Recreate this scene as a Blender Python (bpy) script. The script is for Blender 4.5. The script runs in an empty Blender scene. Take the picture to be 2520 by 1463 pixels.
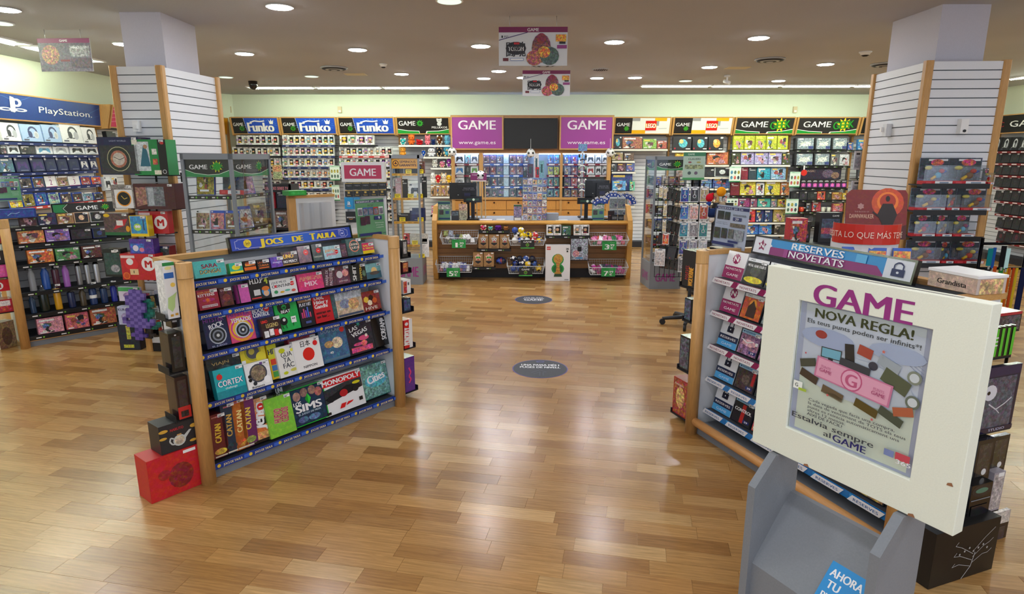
import bpy, math, random
from mathutils import Vector, Matrix
random.seed(7)
R = math.radians
scene = bpy.context.scene
COL = scene.collection
# ---------------------------------------------------------------- camera, world, exposure
F, HC, PITCH = 1527.0, 1.95, R(12.66)
cd = bpy.data.cameras.new('camera'); cam = bpy.data.objects.new('camera', cd); COL.objects.link(cam)
cd.sensor_width = 36; cd.lens = 36 * F / 2520; cd.clip_start = .05
cam.location = (0, 0, HC); cam.rotation_euler = (R(90) - PITCH, 0, 0)
scene.camera = cam
w = bpy.data.worlds.new('world'); scene.world = w; w.use_nodes = True
w.node_tree.nodes['Background'].inputs[0].default_value = (.75, .85, 1, 1)
w.node_tree.nodes['Background'].inputs[1].default_value = 1.1
scene.view_settings.view_transform = 'Standard'; scene.view_settings.look = 'None'
scene.view_settings.gamma = 1; scene.view_settings.use_curve_mapping = False
scene.view_settings.exposure = 0.42
LAMP, STRIP, CASE = 115.0, 130.0, 24.0
CEIL = 3.3
# rays through the photograph's pixels onto real planes (used to read positions off the photo)
_fw = Vector((0, math.cos(PITCH), -math.sin(PITCH))); _up = Vector((0, math.sin(PITCH), math.cos(PITCH)))
def ray(px, py): return _fw * F + Vector((1, 0, 0)) * (px - 1260) - _up * (py - 731.5)
C0 = Vector((0, 0, HC))
def onz(px, py, z=0.0): r = ray(px, py); return C0 + r * ((z - HC) / r.z)
def ony(px, py, Y): r = ray(px, py); return C0 + r * (Y / r.y)
def onx(px, py, X): r = ray(px, py); return C0 + r * (X / r.x)
# ---------------------------------------------------------------- materials
def s2l(c): return c / 12.92 if c <= .04045 else ((c + .055) / 1.055) ** 2.4
_cc = {}
NAMED = dict(k='15151a', w='eeeeee', wood='c8934f', wd='c8985a', grey='85898f', gw='d9dce0', mag='94307f', dk='23242b', navy='1b2a5c',
             red='c4202a', grn='1f8a3c', ylw='f0c419', tag='f4f4f4', slat='dfe1e6', teal='3cb4b8', blue='1f4fb0', pink='e0407f',
             pur='5a2d90', org='e07a26', brn='7a4a2a', lg='b9bcc0', cyan='4fb8e0', lime='7cc03c', beige='d8c8a0', skin='e8b890', mar='6d1f2a')
def C(h, busy=0.0):
    if not isinstance(h, str): return h
    k = (h, busy)
    if k not in _cc:
        x = NAMED.get(h, h)
        _cc[k] = tuple(s2l(int(x[i:i + 2], 16) / 255) for i in (0, 2, 4)) + (busy,)
    return _cc[k]
MATS = {}
def nt(name):
    m = bpy.data.materials.new(name); m.use_nodes = True; t = m.node_tree
    return m, t, t.nodes, t.links, t.nodes['Principled BSDF']
def vc_mat(name, rough, metal=0.0, spec=.5, grain=0.0, coat=0.0, busy_on=True, alpha=None):
    m, t, N, L, P = nt(name)
    a = N.new('ShaderNodeAttribute'); a.attribute_name = 'Col'
    out = a.outputs['Color']
    tc = N.new('ShaderNodeTexCoord'); oi = N.new('ShaderNodeObjectInfo')
    if busy_on:   # printed artwork: blotches of light, dark and shifted hue, in the object's own metres
        vm = N.new('ShaderNodeVectorMath'); vm.operation = 'ADD'
        mu = N.new('ShaderNodeMath'); mu.operation = 'MULTIPLY'; mu.inputs[1].default_value = 40
        L.new(oi.outputs['Random'], mu.inputs[0]); L.new(tc.outputs['Object'], vm.inputs[0]); L.new(mu.outputs[0], vm.inputs[1])
        n1 = N.new('ShaderNodeTexNoise'); n1.inputs['Scale'].default_value = 42; n1.inputs['Detail'].default_value = 4; n1.inputs['Roughness'].default_value = .75
        L.new(vm.outputs[0], n1.inputs['Vector'])
        v = N.new('ShaderNodeTexVoronoi'); v.inputs['Scale'].default_value = 55
        L.new(vm.outputs[0], v.inputs['Vector'])
        hs = N.new('ShaderNodeHueSaturation'); L.new(out, hs.inputs['Color'])
        mr = N.new('ShaderNodeMapRange'); mr.inputs[3].default_value = .45; mr.inputs[4].default_value = .55; mr.inputs[1].default_value = .3; mr.inputs[2].default_value = .7
        sp = N.new('ShaderNodeSeparateColor'); L.new(v.outputs['Color'], sp.inputs[0]); L.new(sp.outputs[0], mr.inputs[0]); L.new(mr.outputs[0], hs.inputs['Hue'])
        cr = N.new('ShaderNodeValToRGB'); e = cr.color_ramp.elements
        e[0].position = .36; e[0].color = (.12, .12, .13, 1); e[1].position = .68; e[1].color = (2.6, 2.5, 2.4, 1)
        x = cr.color_ramp.elements.new(.5); x.color = (.9, .9, .9, 1)
        L.new(n1.outputs[0], cr.inputs[0])
        ml = N.new('ShaderNodeMix'); ml.data_type = 'RGBA'; ml.blend_type = 'MULTIPLY'; ml.inputs[0].default_value = 1
        L.new(hs.outputs[0], ml.inputs[6]); L.new(cr.outputs[0], ml.inputs[7])
        ad = N.new('ShaderNodeMix'); ad.data_type = 'RGBA'; ad.blend_type = 'ADD'; ad.inputs[0].default_value = .05
        L.new(ml.outputs[2], ad.inputs[6]); L.new(v.outputs['Color'], ad.inputs[7])
        mx = N.new('ShaderNodeMix'); mx.data_type = 'RGBA'
        L.new(a.outputs['Alpha'], mx.inputs[0]); L.new(out, mx.inputs[6]); L.new(ad.outputs[2], mx.inputs[7])
        mx.clamp_result = True
        out = mx.outputs[2]
    if grain:     # wood grain along each piece's own z / long axis
        mp = N.new('ShaderNodeMapping'); L.new(tc.outputs['Object'], mp.inputs[0])
        mp.inputs['Scale'].default_value = (grain, grain, 3)
        n = N.new('ShaderNodeTexNoise'); n.inputs['Scale'].default_value = 4; n.inputs['Detail'].default_value = 5; n.inputs['Distortion'].default_value = .6
        L.new(mp.outputs[0], n.inputs['Vector'])
        r2 = N.new('ShaderNodeMapRange'); r2.inputs[3].default_value = .72; r2.inputs[4].default_value = 1.22; L.new(n.outputs[0], r2.inputs[0])
        mx = N.new('ShaderNodeMix'); mx.data_type = 'RGBA'; mx.blend_type = 'MULTIPLY'; mx.inputs[0].default_value = 1
        L.new(out, mx.inputs[6]); L.new(r2.outputs[0], mx.inputs[7]); out = mx.outputs[2]
    L.new(out, P.inputs['Base Color'])
    P.inputs['Roughness'].default_value = rough; P.inputs['Metallic'].default_value = metal
    P.inputs['Specular IOR Level'].default_value = spec; P.inputs['Coat Weight'].default_value = coat; P.inputs['Coat Roughness'].default_value = .12
    MATS[name] = m; return m
vc_mat('print', .38)                      # cardboard and printed film
vc_mat('gloss', .18, coat=.3)
vc_mat('paint', .55, busy_on=False)
vc_mat('metal', .35, metal=.9, busy_on=False)
vc_mat('plush', .95, spec=.1, busy_on=False)
vc_mat('wood', .42, grain=26, busy_on=False)
vc_mat('woodx', .42, grain=26, busy_on=False)
for nd in MATS['woodx'].node_tree.nodes:
    if nd.type == 'MAPPING': nd.inputs['Scale'].default_value = (3, 26, 26)
def speck(name, col, rough, amp=.06, scale=180, bump=.0):
    m, t, N, L, P = nt(name)
    tc = N.new('ShaderNodeTexCoord'); n = N.new('ShaderNodeTexNoise'); n.inputs['Scale'].default_value = scale; n.inputs['Detail'].default_value = 3
    L.new(tc.outputs['Object'], n.inputs['Vector'])
    n2 = N.new('ShaderNodeTexNoise'); n2.inputs['Scale'].default_value = .8; L.new(tc.outputs['Object'], n2.inputs['Vector'])
    s = N.new('ShaderNodeMath'); s.operation = 'ADD'; L.new(n.outputs[0], s.inputs[0]); L.new(n2.outputs[0], s.inputs[1])
    r = N.new('ShaderNodeMapRange'); r.inputs[1].default_value = .6; r.inputs[2].default_value = 1.4; r.inputs[3].default_value = 1 - amp; r.inputs[4].default_value = 1 + amp
    L.new(s.outputs[0], r.inputs[0])
    mx = N.new('ShaderNodeMix'); mx.data_type = 'RGBA'; mx.blend_type = 'MULTIPLY'; mx.inputs[0].default_value = 1
    c = C(col); mx.inputs[6].default_value = (c[0], c[1], c[2], 1); L.new(r.outputs[0], mx.inputs[7])
    L.new(mx.outputs[2], P.inputs['Base Color']); P.inputs['Roughness'].default_value = rough
    if bump:
        b = N.new('ShaderNodeBump'); b.inputs['Strength'].default_value = bump; b.inputs['Distance'].default_value = .002; L.new(n.outputs[0], b.inputs['Height']); L.new(b.outputs[0], P.inputs['Normal'])
    MATS[name] = m
speck('ceiling', 'bcbcc0', .85, .07, 90, .3)
speck('wall', 'e3ead3', .8, .04, 60, .2)
speck('shaft', 'cfccd8', .7, .04, 90, .2)
speck('whitepaint', 'ebeddc', .5, .04, 220, .15)
speck('greypaint', '80848a', .5, .08, 160, .15)
speck('column_board', 'e4e6ec', .45, .03, 160)
def emis(name, col, st):
    m, t, N, L, P = nt(name); c = C(col)
    P.inputs['Base Color'].default_value = (c[0], c[1], c[2], 1); P.inputs['Emission Color'].default_value = (c[0], c[1], c[2], 1); P.inputs['Emission Strength'].default_value = st
    MATS[name] = m
emis('lamp', 'f8faff', LAMP); emis('strip', 'f4ffe6', STRIP); emis('tube', 'b0ccff', CASE); emis('lampoff_glow', 'd8efe0', .8)  # the last one paints a faint glow into diffusers of downlights that are off
def glass(name, rough, tint, mixf):
    m = bpy.data.materials.new(name); m.use_nodes = True; N = m.node_tree.nodes; L = m.node_tree.links; N.clear()
    o = N.new('ShaderNodeOutputMaterial'); tr = N.new('ShaderNodeBsdfTransparent'); gl = N.new('ShaderNodeBsdfGlossy'); mx = N.new('ShaderNodeMixShader'); lw = N.new('ShaderNodeLayerWeight'); fr = N.new('ShaderNodeMath'); fr.operation = 'POWER'; fr.inputs[1].default_value = 4; L.new(lw.outputs['Facing'], fr.inputs[0]); ad = N.new('ShaderNodeMath')
    ad.operation = 'ADD'; ad.inputs[1].default_value = mixf; L.new(fr.outputs[0], ad.inputs[0]); ad.use_clamp = True
    tr.inputs[0].default_value = tint; gl.inputs['Roughness'].default_value = rough
    L.new(ad.outputs[0], mx.inputs[0]); L.new(tr.outputs[0], mx.inputs[1]); L.new(gl.outputs[0], mx.inputs[2]); L.new(mx.outputs[0], o.inputs[0]); MATS[name] = m
glass('glass', .02, (.97, .985, .985, 1), .03)
glass('film', .08, (.95, .96, .98, 1), .07)
def floor_mat():
    m, t, N, L, P = nt('floor_oak')
    a = N.new('ShaderNodeAttribute'); a.attribute_name = 'Col'
    tc = N.new('ShaderNodeTexCoord'); mp = N.new('ShaderNodeMapping'); mp.inputs['Scale'].default_value = (2.2, 26, 1)
    sh = N.new('ShaderNodeVectorMath'); sh.operation = 'ADD'; mu = N.new('ShaderNodeMath'); mu.operation = 'MULTIPLY'; mu.inputs[1].default_value = 61
    L.new(a.outputs['Alpha'], mu.inputs[0]); L.new(tc.outputs['Object'], mp.inputs[0]); L.new(mp.outputs[0], sh.inputs[0]); L.new(mu.outputs[0], sh.inputs[1])
    n = N.new('ShaderNodeTexNoise'); n.inputs['Scale'].default_value = 2.4; n.inputs['Detail'].default_value = 6; n.inputs['Roughness'].default_value = .62; n.inputs['Distortion'].default_value = 1.1
    L.new(sh.outputs[0], n.inputs['Vector'])
    wv = N.new('ShaderNodeTexWave'); wv.wave_type = 'RINGS'; wv.inputs['Scale'].default_value = .55; wv.inputs['Distortion'].default_value = 7; wv.inputs['Detail'].default_value = 2; wv.inputs['Detail Scale'].default_value = 1.2
    L.new(sh.outputs[0], wv.inputs['Vector'])
    r = N.new('ShaderNodeMapRange'); r.inputs[1].default_value = .3; r.inputs[2].default_value = .7; r.inputs[3].default_value = .78; r.inputs[4].default_value = 1.16; L.new(n.outputs[0], r.inputs[0])
    r2 = N.new('ShaderNodeMapRange'); r2.inputs[3].default_value = .92; r2.inputs[4].default_value = 1.05; L.new(wv.outputs['Fac'], r2.inputs[0])
    m1 = N.new('ShaderNodeMath'); m1.operation = 'MULTIPLY'; L.new(r.outputs[0], m1.inputs[0]); L.new(r2.outputs[0], m1.inputs[1])
    mx = N.new('ShaderNodeMix'); mx.data_type = 'RGBA'; mx.blend_type = 'MULTIPLY'; mx.inputs[0].default_value = 1
    L.new(a.outputs['Color'], mx.inputs[6]); L.new(m1.outputs[0], mx.inputs[7]); L.new(mx.outputs[2], P.inputs['Base Color'])
    rr = N.new('ShaderNodeMapRange'); rr.inputs[3].default_value = .17; rr.inputs[4].default_value = .3; L.new(n.outputs[0], rr.inputs[0]); L.new(rr.outputs[0], P.inputs['Roughness'])
    P.inputs['Specular IOR Level'].default_value = .55
    MATS['floor_oak'] = m
floor_mat()
# ---------------------------------------------------------------- text glyphs -> 2D polygons (cached)
_tx = {}
def text2d(s, off=0.0):
    k = (s, off)
    if k in _tx: return _tx[k]
    cu = bpy.data.curves.new('t', 'FONT'); cu.body = s; cu.dimensions = '2D'; cu.fill_mode = 'FRONT'; cu.resolution_u = 6 if len(s) <= 5 else 2; cu.offset = off
    ob = bpy.data.objects.new('t', cu); me = bpy.data.meshes.new_from_object(ob)
    vs = [(v.co.x, v.co.y) for v in me.vertices]; fs = [tuple(p.vertices) for p in me.polygons]
    bpy.data.objects.remove(ob); bpy.data.curves.remove(cu); bpy.data.meshes.remove(me)
    if not vs: vs = [(0, 0)]; fs = []
    x0 = min(v[0] for v in vs); x1 = max(v[0] for v in vs); y0 = min(v[1] for v in vs); y1 = max(v[1] for v in vs)
    _tx[k] = (vs, fs, x0, x1, y0, y1); return _tx[k]
# ---------------------------------------------------------------- mesh builder
class MB:
    def __init__(s): s.v = []; s.f = []; s.c = []; s.m = []; s.sm = []
    def face(s, idx, c, m, sm=False): s.f.append(idx); s.c.append(C(c)); s.m.append(m); s.sm.append(sm)
    def poly(s, pts, c, m='print'):
        b = len(s.v); s.v += [tuple(p) for p in pts]; s.face(tuple(range(b, b + len(pts))), c, m); return s
    def box(s, x0, y0, z0, x1, y1, z1, c='w', m='print', M=None):
        b = len(s.v); P = [(x, y, z) for z in (z0, z1) for y in (y0, y1) for x in (x0, x1)]
        if M is not None: P = [tuple(M @ Vector(p)) for p in P]
        s.v += P
        for q in ((0, 2, 3, 1), (4, 5, 7, 6), (0, 1, 5, 4), (2, 6, 7, 3), (0, 4, 6, 2), (1, 3, 7, 5)): s.face(tuple(b + i for i in q), c, m)
        return s
    def prism(s, poly, a, b_, c, m='print', ax='x'):
        """extrude a closed 2-D polygon from a to b along an axis: 'x' (poly in y,z), 'y' (poly in x,z), 'z' (poly in x,y)"""
        f = {'x': lambda p, t: (t, p[0], p[1]), 'y': lambda p, t: (p[0], t, p[1]), 'z': lambda p, t: (p[0], p[1], t)}[ax]
        b = len(s.v); n = len(poly); s.v += [f(p, a) for p in poly] + [f(p, b_) for p in poly]
        s.face(tuple(b + n - 1 - i for i in range(n)), c, m); s.face(tuple(b + n + i for i in range(n)), c, m)
        for i in range(n): s.face((b + i, b + (i + 1) % n, b + n + (i + 1) % n, b + n + i), c, m)
        return s
    def tube(s, p, q, r, c, m='metal', n=8, r2=None):
        p = Vector(p); q = Vector(q); d = (q - p).normalized(); a = d.orthogonal().normalized(); e = d.cross(a); r2 = r if r2 is None else r2
        b = len(s.v)
        for o, rr in ((p, r), (q, r2)):
            for i in range(n):
                t = 2 * math.pi * i / n; s.v.append(tuple(o + a * (rr * math.cos(t)) + e * (rr * math.sin(t))))
        for i in range(n): s.face((b + i, b + (i + 1) % n, b + n + (i + 1) % n, b + n + i), c, m, n > 5)
        s.face(tuple(b + n - 1 - i for i in range(n)), c, m); s.face(tuple(b + n + i for i in range(n)), c, m)
        return s
    def lathe(s, prof, c, m='paint', n=16, o=(0, 0, 0)):
        """prof: (r, z[, colour]) from bottom to top"""
        b = len(s.v)
        for p in prof:
            for i in range(n):
                t = 2 * math.pi * i / n; s.v.append((o[0] + p[0] * math.cos(t), o[1] + p[0] * math.sin(t), o[2] + p[1]))
        for k in range(len(prof) - 1):
            cc = prof[k][2] if len(prof[k]) > 2 else c
            for i in range(n): s.face((b + k * n + i, b + k * n + (i + 1) % n, b + (k + 1) * n + (i + 1) % n, b + (k + 1) * n + i), cc, m, True)
        s.face(tuple(b + n - 1 - i for i in range(n)), prof[0][2] if len(prof[0]) > 2 else c, m)
        k = (len(prof) - 1) * n; s.face(tuple(b + k + i for i in range(n)), prof[-1][2] if len(prof[-1]) > 2 else c, m)
        return s
    def ball(s, o, r, c, m='paint', n=10, k=6, f=None):
        """ellipsoid; r may be a triple; f(i, j, n, k) may give a face its own colour"""
        if not isinstance(r, tuple): r = (r, r, r)
        b = len(s.v); s.v.append((o[0], o[1], o[2] - r[2]))
        for j in range(1, k):
            a = -math.pi / 2 + math.pi * j / k
            for i in range(n):
                t = 2 * math.pi * i / n; s.v.append((o[0] + r[0] * math.cos(a) * math.cos(t), o[1] + r[1] * math.cos(a) * math.sin(t), o[2] + r[2] * math.sin(a)))
        s.v.append((o[0], o[1], o[2] + r[2])); top = len(s.v) - 1
        g = (lambda i, j: f(i, j)) if f else (lambda i, j: c)
        for i in range(n):
            s.face((b, b + 1 + (i + 1) % n, b + 1 + i), g(i, 0), m, True)
            for j in range(k - 2): s.face((b + 1 + j * n + i, b + 1 + j * n + (i + 1) % n, b + 1 + (j + 1) * n + (i + 1) % n, b + 1 + (j + 1) * n + i), g(i, j + 1), m, True)
            s.face((b + 1 + (k - 2) * n + i, b + 1 + (k - 2) * n + (i + 1) % n, top), g(i, k - 1), m, True)
        return s
    def art(s, w_, h_, prims, O=(0, 0, 0), U=(1, 0, 0), V=(0, 0, 1), lay=.0005, m='print', k0=1):
        """flat print on the plane O + x*U + y*V (x, y in 0..1 of w_, h_); outward normal is U x V"""
        O = Vector(O); U = Vector(U).normalized(); V = Vector(V).normalized(); Nn = U.cross(V)
        k = k0
        def P(x, y): return tuple(O + U * (x * w_) + V * (y * h_) + Nn * (k * lay))
        for p in prims:
            t = p[0]
            if t == 'r': s.poly([P(p[1], p[2]), P(p[3], p[2]), P(p[3], p[4]), P(p[1], p[4])], p[5], m)
            elif t == 'p': s.poly([P(*q) for q in p[1]], p[2], m)
            elif t == 'e':
                n = 14; s.poly([P(p[1] + p[3] * math.cos(2 * math.pi * i / n), p[2] + p[4] * math.sin(2 * math.pi * i / n)) for i in range(n)], p[5], m)
            elif t == 'c':     # circle, radius in units of the height
                n = 18; a = h_ / w_; s.poly([P(p[1] + p[3] * a * math.cos(2 * math.pi * i / n), p[2] + p[3] * math.sin(2 * math.pi * i / n)) for i in range(n)], p[4], m)
            elif t == 's':     # star burst: cx cy r n inner colour
                n = p[4] * 2; a = h_ / w_; s.poly([P(p[1] + (p[3] if i % 2 == 0 else p[3] * p[5]) * a * math.cos(math.pi / 2 + math.pi * 2 * i / n), p[2] + (p[3] if i % 2 == 0 else p[3] * p[5]) * math.sin(math.pi / 2 + math.pi * 2 * i / n)) for i in range(n)], p[6], m)
            elif t == 'l':     # line strip: points, width (of height), colour
                a = h_ / w_
                for (xa, ya), (xb, yb) in zip(p[1], p[1][1:]):
                    dx, dy = (xb - xa) / a, yb - ya; L_ = math.hypot(dx, dy) or 1; nx, ny = -dy / L_ * p[2] / 2, dx / L_ * p[2] / 2
                    s.poly([P(xa + nx * a, ya + ny), P(xa - nx * a, ya - ny), P(xb - nx * a, yb - ny), P(xb + nx * a, yb + ny)][::-1], p[3], m)
            elif t == 't':     # text: string cx cy height colour [maxwidth [bold [rotation deg]]]
                mw = p[6] if len(p) > 6 else None; off = p[7] if len(p) > 7 else .012; rot = R(p[8]) if len(p) > 8 else 0
                vs, fs, x0, x1, y0, y1 = text2d(p[1])
                sc = p[4] * h_ / .72; sx = sc; W = (x1 - x0) * sc
                lim = (mw * (h_ if abs(math.sin(rot)) > .7 else w_)) if mw else None
                if lim: sx = sc * lim / W
                cx_, cy_ = (x0 + x1) / 2, .36
                for dx in ((-off, 0, off) if off > .006 else (0,)):
                    b = len(s.v)
                    for (x, y) in vs:
                        X = (x - cx_) * sx + dx * sc; Y = (y - cy_) * sc
                        X, Y = X * math.cos(rot) - Y * math.sin(rot), X * math.sin(rot) + Y * math.cos(rot)
                        s.v.append(tuple(O + U * (p[2] * w_ + X) + V * (p[3] * h_ + Y) + Nn * ((k + dx * 2) * lay)))
                    for f in fs: s.face(tuple(b + i for i in f), p[5], m)
            k += 1
        return s
    def mesh(s, name):
        me = bpy.data.meshes.new(name); me.from_pydata(s.v, [], s.f)
        keys = list(dict.fromkeys(s.m))
        for q in keys: me.materials.append(MATS[q])
        ix = {q: i for i, q in enumerate(keys)}
        me.polygons.foreach_set('material_index', [ix[q] for q in s.m]); me.polygons.foreach_set('use_smooth', s.sm)
        at = me.color_attributes.new('Col', 'FLOAT_COLOR', 'CORNER'); d = []
        for p, c in zip(me.polygons, s.c): d.extend(c * p.loop_total)
        at.data.foreach_set('color', d); me.update(); return me
    def build(s, name, parent=None, mat=None): return place(s.mesh(name), name, parent, mat)
def place(me, name, parent=None, mat=None):
    o = bpy.data.objects.new(name, me); COL.objects.link(o)
    if parent is not None: o.parent = parent
    if mat is not None: o.matrix_local = mat
    return o
def tag(o, label, cat, group=None):
    o['label'] = label; o['category'] = cat
    if group: o['group'] = group
    return o
def thing(name, label, cat, mat=None, group=None):
    return tag(place(None, name, None, mat), label, cat, group)
def struct(o): o['kind'] = 'structure'; return o
def stuff(o): o['kind'] = 'stuff'; return o
class Fr:
    """a fixture's own frame: u along its face as one looks at it, off outwards (towards the shop), z up"""
    def __init__(s, o, d):
        s.o = Vector((o[0], o[1], 0)); s.d = Vector((d[0], d[1], 0)).normalized(); s.n = Vector((s.d.y, -s.d.x, 0))
    def P(s, u, off, z): p = s.o + s.d * u + s.n * off; p.z = z; return p
    def M(s, u=0, off=0, z=0, lean=0, yaw=0, roll=0):
        """local x along the face, local y INTO the fixture, z up; lean tips the top back"""
        b = Matrix((( s.d.x, -s.n.x, 0), (s.d.y, -s.n.y, 0), (0, 0, 1))).to_4x4()
        return Matrix.Translation(s.P(u, off, z)) @ b @ Matrix.Rotation(yaw, 4, 'Z') @ Matrix.Rotation(-lean, 4, 'X') @ Matrix.Rotation(roll, 4, 'Y')
    def at(s, px, py, off=0.0):
        """(u, z) where the ray through a pixel meets the face plane moved out by off"""
        o = s.o + s.n * off; r = ray(px, py); t = ((o - C0).dot(s.n)) / r.dot(s.n); q = C0 + r * t
        return (q - o).dot(s.d), q.z
    def rect(s, x0, y0, x1, y1, off=0.0, off_top=None):
        xm, ym = (x0 + x1) / 2, (y0 + y1) / 2
        u0 = s.at(x0, ym, off)[0]; u1 = s.at(x1, ym, off)[0]
        zb = s.at(xm, y1, off)[1]; zt = s.at(xm, y0, off if off_top is None else off_top)[1]
        return u0, u1, zb, zt
ORD = 'first second third fourth fifth sixth seventh eighth ninth tenth eleventh twelfth thirteenth fourteenth fifteenth sixteenth seventeenth eighteenth nineteenth twentieth'.split()
def cname(h):
    x = NAMED.get(h, h); r, g, b = (int(x[i:i + 2], 16) / 255 for i in (0, 2, 4))
    mx_, mn = max(r, g, b), min(r, g, b); s_ = (mx_ - mn) / mx_ if mx_ else 0
    if mx_ < .22: return 'black'
    if s_ < .16: return 'white' if mx_ > .84 else ('pale grey' if mx_ > .62 else ('grey' if mx_ > .38 else 'charcoal'))
    import colorsys
    hh = colorsys.rgb_to_hsv(r, g, b)[0] * 360; dark = mx_ < .52
    for lim, nm, dn in ((14, 'red', 'dark red'), (42, 'orange', 'brown'), (68, 'yellow', 'olive'), (160, 'green', 'dark green'), (198, 'teal', 'dark teal'), (255, 'blue', 'navy'), (290, 'purple', 'dark purple'), (338, 'pink', 'plum'), (361, 'red', 'dark red')):
        if hh < lim: return dn if dark else (('beige' if nm in ('orange', 'yellow') and s_ < .4 else ('pale ' + nm if s_ < .35 else nm)))
# ---------------------------------------------------------------- room shell
XL, XR, YB, YF = -6.85, 9.7, 14.2, -2.6
def shell(name, x0, y0, z0, x1, y1, z1, m):
    return struct(MB().box(x0, y0, z0, x1, y1, z1, 'w', m).build(name))
shell('ceiling', XL - .2, YF - .2, CEIL, XR + .2, YB + .2, CEIL + .1, 'ceiling')
shell('wall_back', XL - .2, YB, 0, XR + .2, YB + .15, CEIL, 'wall')
shell('wall_left', XL - .15, YF, 0, XL, YB, CEIL, 'wall')
shell('wall_right', XR, YF, 0, XR + .15, YB, CEIL, 'wall')
struct(MB().box(XL, YF - .15, 2.9, XR, YF, CEIL, 'w', 'wall').box(XL, YF - .15, 0, XL + 1.2, YF, 2.9, 'w', 'wall').box(XR - 1.2, YF - .15, 0, XR, YF, 2.9, 'w', 'wall').build('wall_front'))   # open shopfront, daylight comes in here
struct(MB().prism([(XL, 13.35), (-6.12, YB), (XL, YB)], 0, CEIL, 'w', 'wall', 'z').build('wall_corner'))
floor = struct(MB().box(XL - .2, YF - .2, -.12, XR + .2, YB + .2, -.006, 'wd', 'paint').build('floor'))
def build_floor():
    a = R(-11.4); ex = Vector((math.cos(a), math.sin(a), 0)); ey = Vector((-ex.y, ex.x, 0))
    rng = random.Random(3); W = .112; big = MB(); cand = []
    tones = ['ae834c', 'a87d47', 'a27743', 'b28750', 'b78d56', '9d723e', 'aa804a', '966b38', 'ae824b', 'bd9660']
    rot = Matrix.Rotation(a, 4, 'Z')
    for j in range(-60, 160):
        u = -9 + rng.random() * .4
        tone0 = rng.uniform(.94, 1.05)
        while u < 14:
            L_ = rng.choice((.3, .38, .42, .46, .55))
            c = ex * (u + L_ / 2) + ey * (j * W)
            if XL < c.x < XR and YF + .1 < c.y < YB:
                t = C(rng.choice(tones)); f = tone0 * rng.uniform(.95, 1.05)
                g = .0006 if j % 3 else .0016
                cand.append((u, u + L_, j * W, (j + 1) * W - g, (t[0] * f, t[1] * f, t[2] * f, rng.random()), c))
            u += L_ + .0006
    def seen(c):
        v = c - C0; d = v.dot(_fw)
        if d < .5: return False
        return -60 < 1260 + F * v.x / d < 2580 and 731 - F * v.dot(_up) / d < 1500
    cand.sort(key=lambda q: (not seen(q[5]), q[5].length))
    me0 = None
    for i, (a0, a1, b0, b1, col, c) in enumerate(cand):
        if i < 300:
            m = MB().box(a0, b0, -.005, a1 - .0008, b1, 0, col, 'floor_oak')
            m.build('floor_plank', floor, rot)
        else: big.box(a0, b0, -.005, a1 - .0008, b1, 0, col, 'floor_oak')
    stuff(big.build('floor_plank', floor, rot))
build_floor()
# ---------------------------------------------------------------- ceiling fittings
def downlight(x, y, r, label, on=True):
    t = tag(MB().lathe([(r * 1.16, -.012), (r * 1.16, -.004), (r * .98, 0)], 'w', 'paint', 24, (0, 0, 0)).build('downlight', None, Matrix.Translation((x, y, CEIL))), label, 'ceiling light', 'round ceiling downlights')
    MB().lathe([(r, -.016), (r, -.0121)], 'w', 'lamp' if on else 'lampoff_glow', 24).build('diffuser', t)
    return t
on_px = [(688, 15), (602, 131), (880, 121), (1183, 112), (1512, 102), (1867, 92), (1746, 164), (2032, 157), (1227, 174), (1191, 192), (1288, 190), (988, 181), (1469, 191), (1563, 190), (1916, 198)]
on_lb = ['lit round downlight, largest at the ceiling above the blue-signed board game shelves', 'lit round downlight just beside the slatted column and black camera dome', 'lit round downlight in front of the round vent, between column and hanging posters',
         'lit round downlight beside the larger hanging poster, on its board game side', 'lit round downlight beside the larger hanging poster, on its cashless magenta-sign side', 'lit round downlight in front of the big ring vent near the purple-grey column',
         'lit round downlight between the ring vent and the square access hatch', 'lit round downlight behind the ring vent, closest to the white smoke detector', 'lit round downlight right behind the larger hanging poster',
         'lit round downlight over the counter, lowest beside the smaller hanging poster', 'lit round downlight half hidden behind the smaller hanging poster', 'lit round downlight behind the round vent and small white detector',
         'lit round downlight below the perforated speaker grille', 'lit round downlight over the brick-toy signs, beyond the speaker grille', 'lit round downlight nearest the long lamp troughs by the green signs']
on_lb[8] = 'lit round downlight directly behind the larger hanging poster'; on_lb[4] = 'lit round downlight beside the larger hanging poster, on the speaker grille side'
for (px, py), lb in zip(on_px, on_lb):
    p = onz(px, py, CEIL); downlight(p.x, p.y, .105, lb)
off_lb = ['unlit frosted downlight beside the top of the slatted column', 'unlit frosted downlight between the round vent and ceiling trough', 'unlit frosted downlight over the brick-toy shelves', 'large greenish downlight cut by the top of the picture', 'dim downlight in the corner above the small hanging poster']
for (px, py), lb in zip([(556, 189), (767, 187), (1687, 198), (1106, 0), (0, 55)], off_lb):
    p = onz(px, py, CEIL); downlight(p.x, p.y, .105, lb, False)
p = onz(2165, 199, CEIL); downlight(p.x, p.y, .105, 'lit round downlight half hidden by the slatted column with figures')
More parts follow.
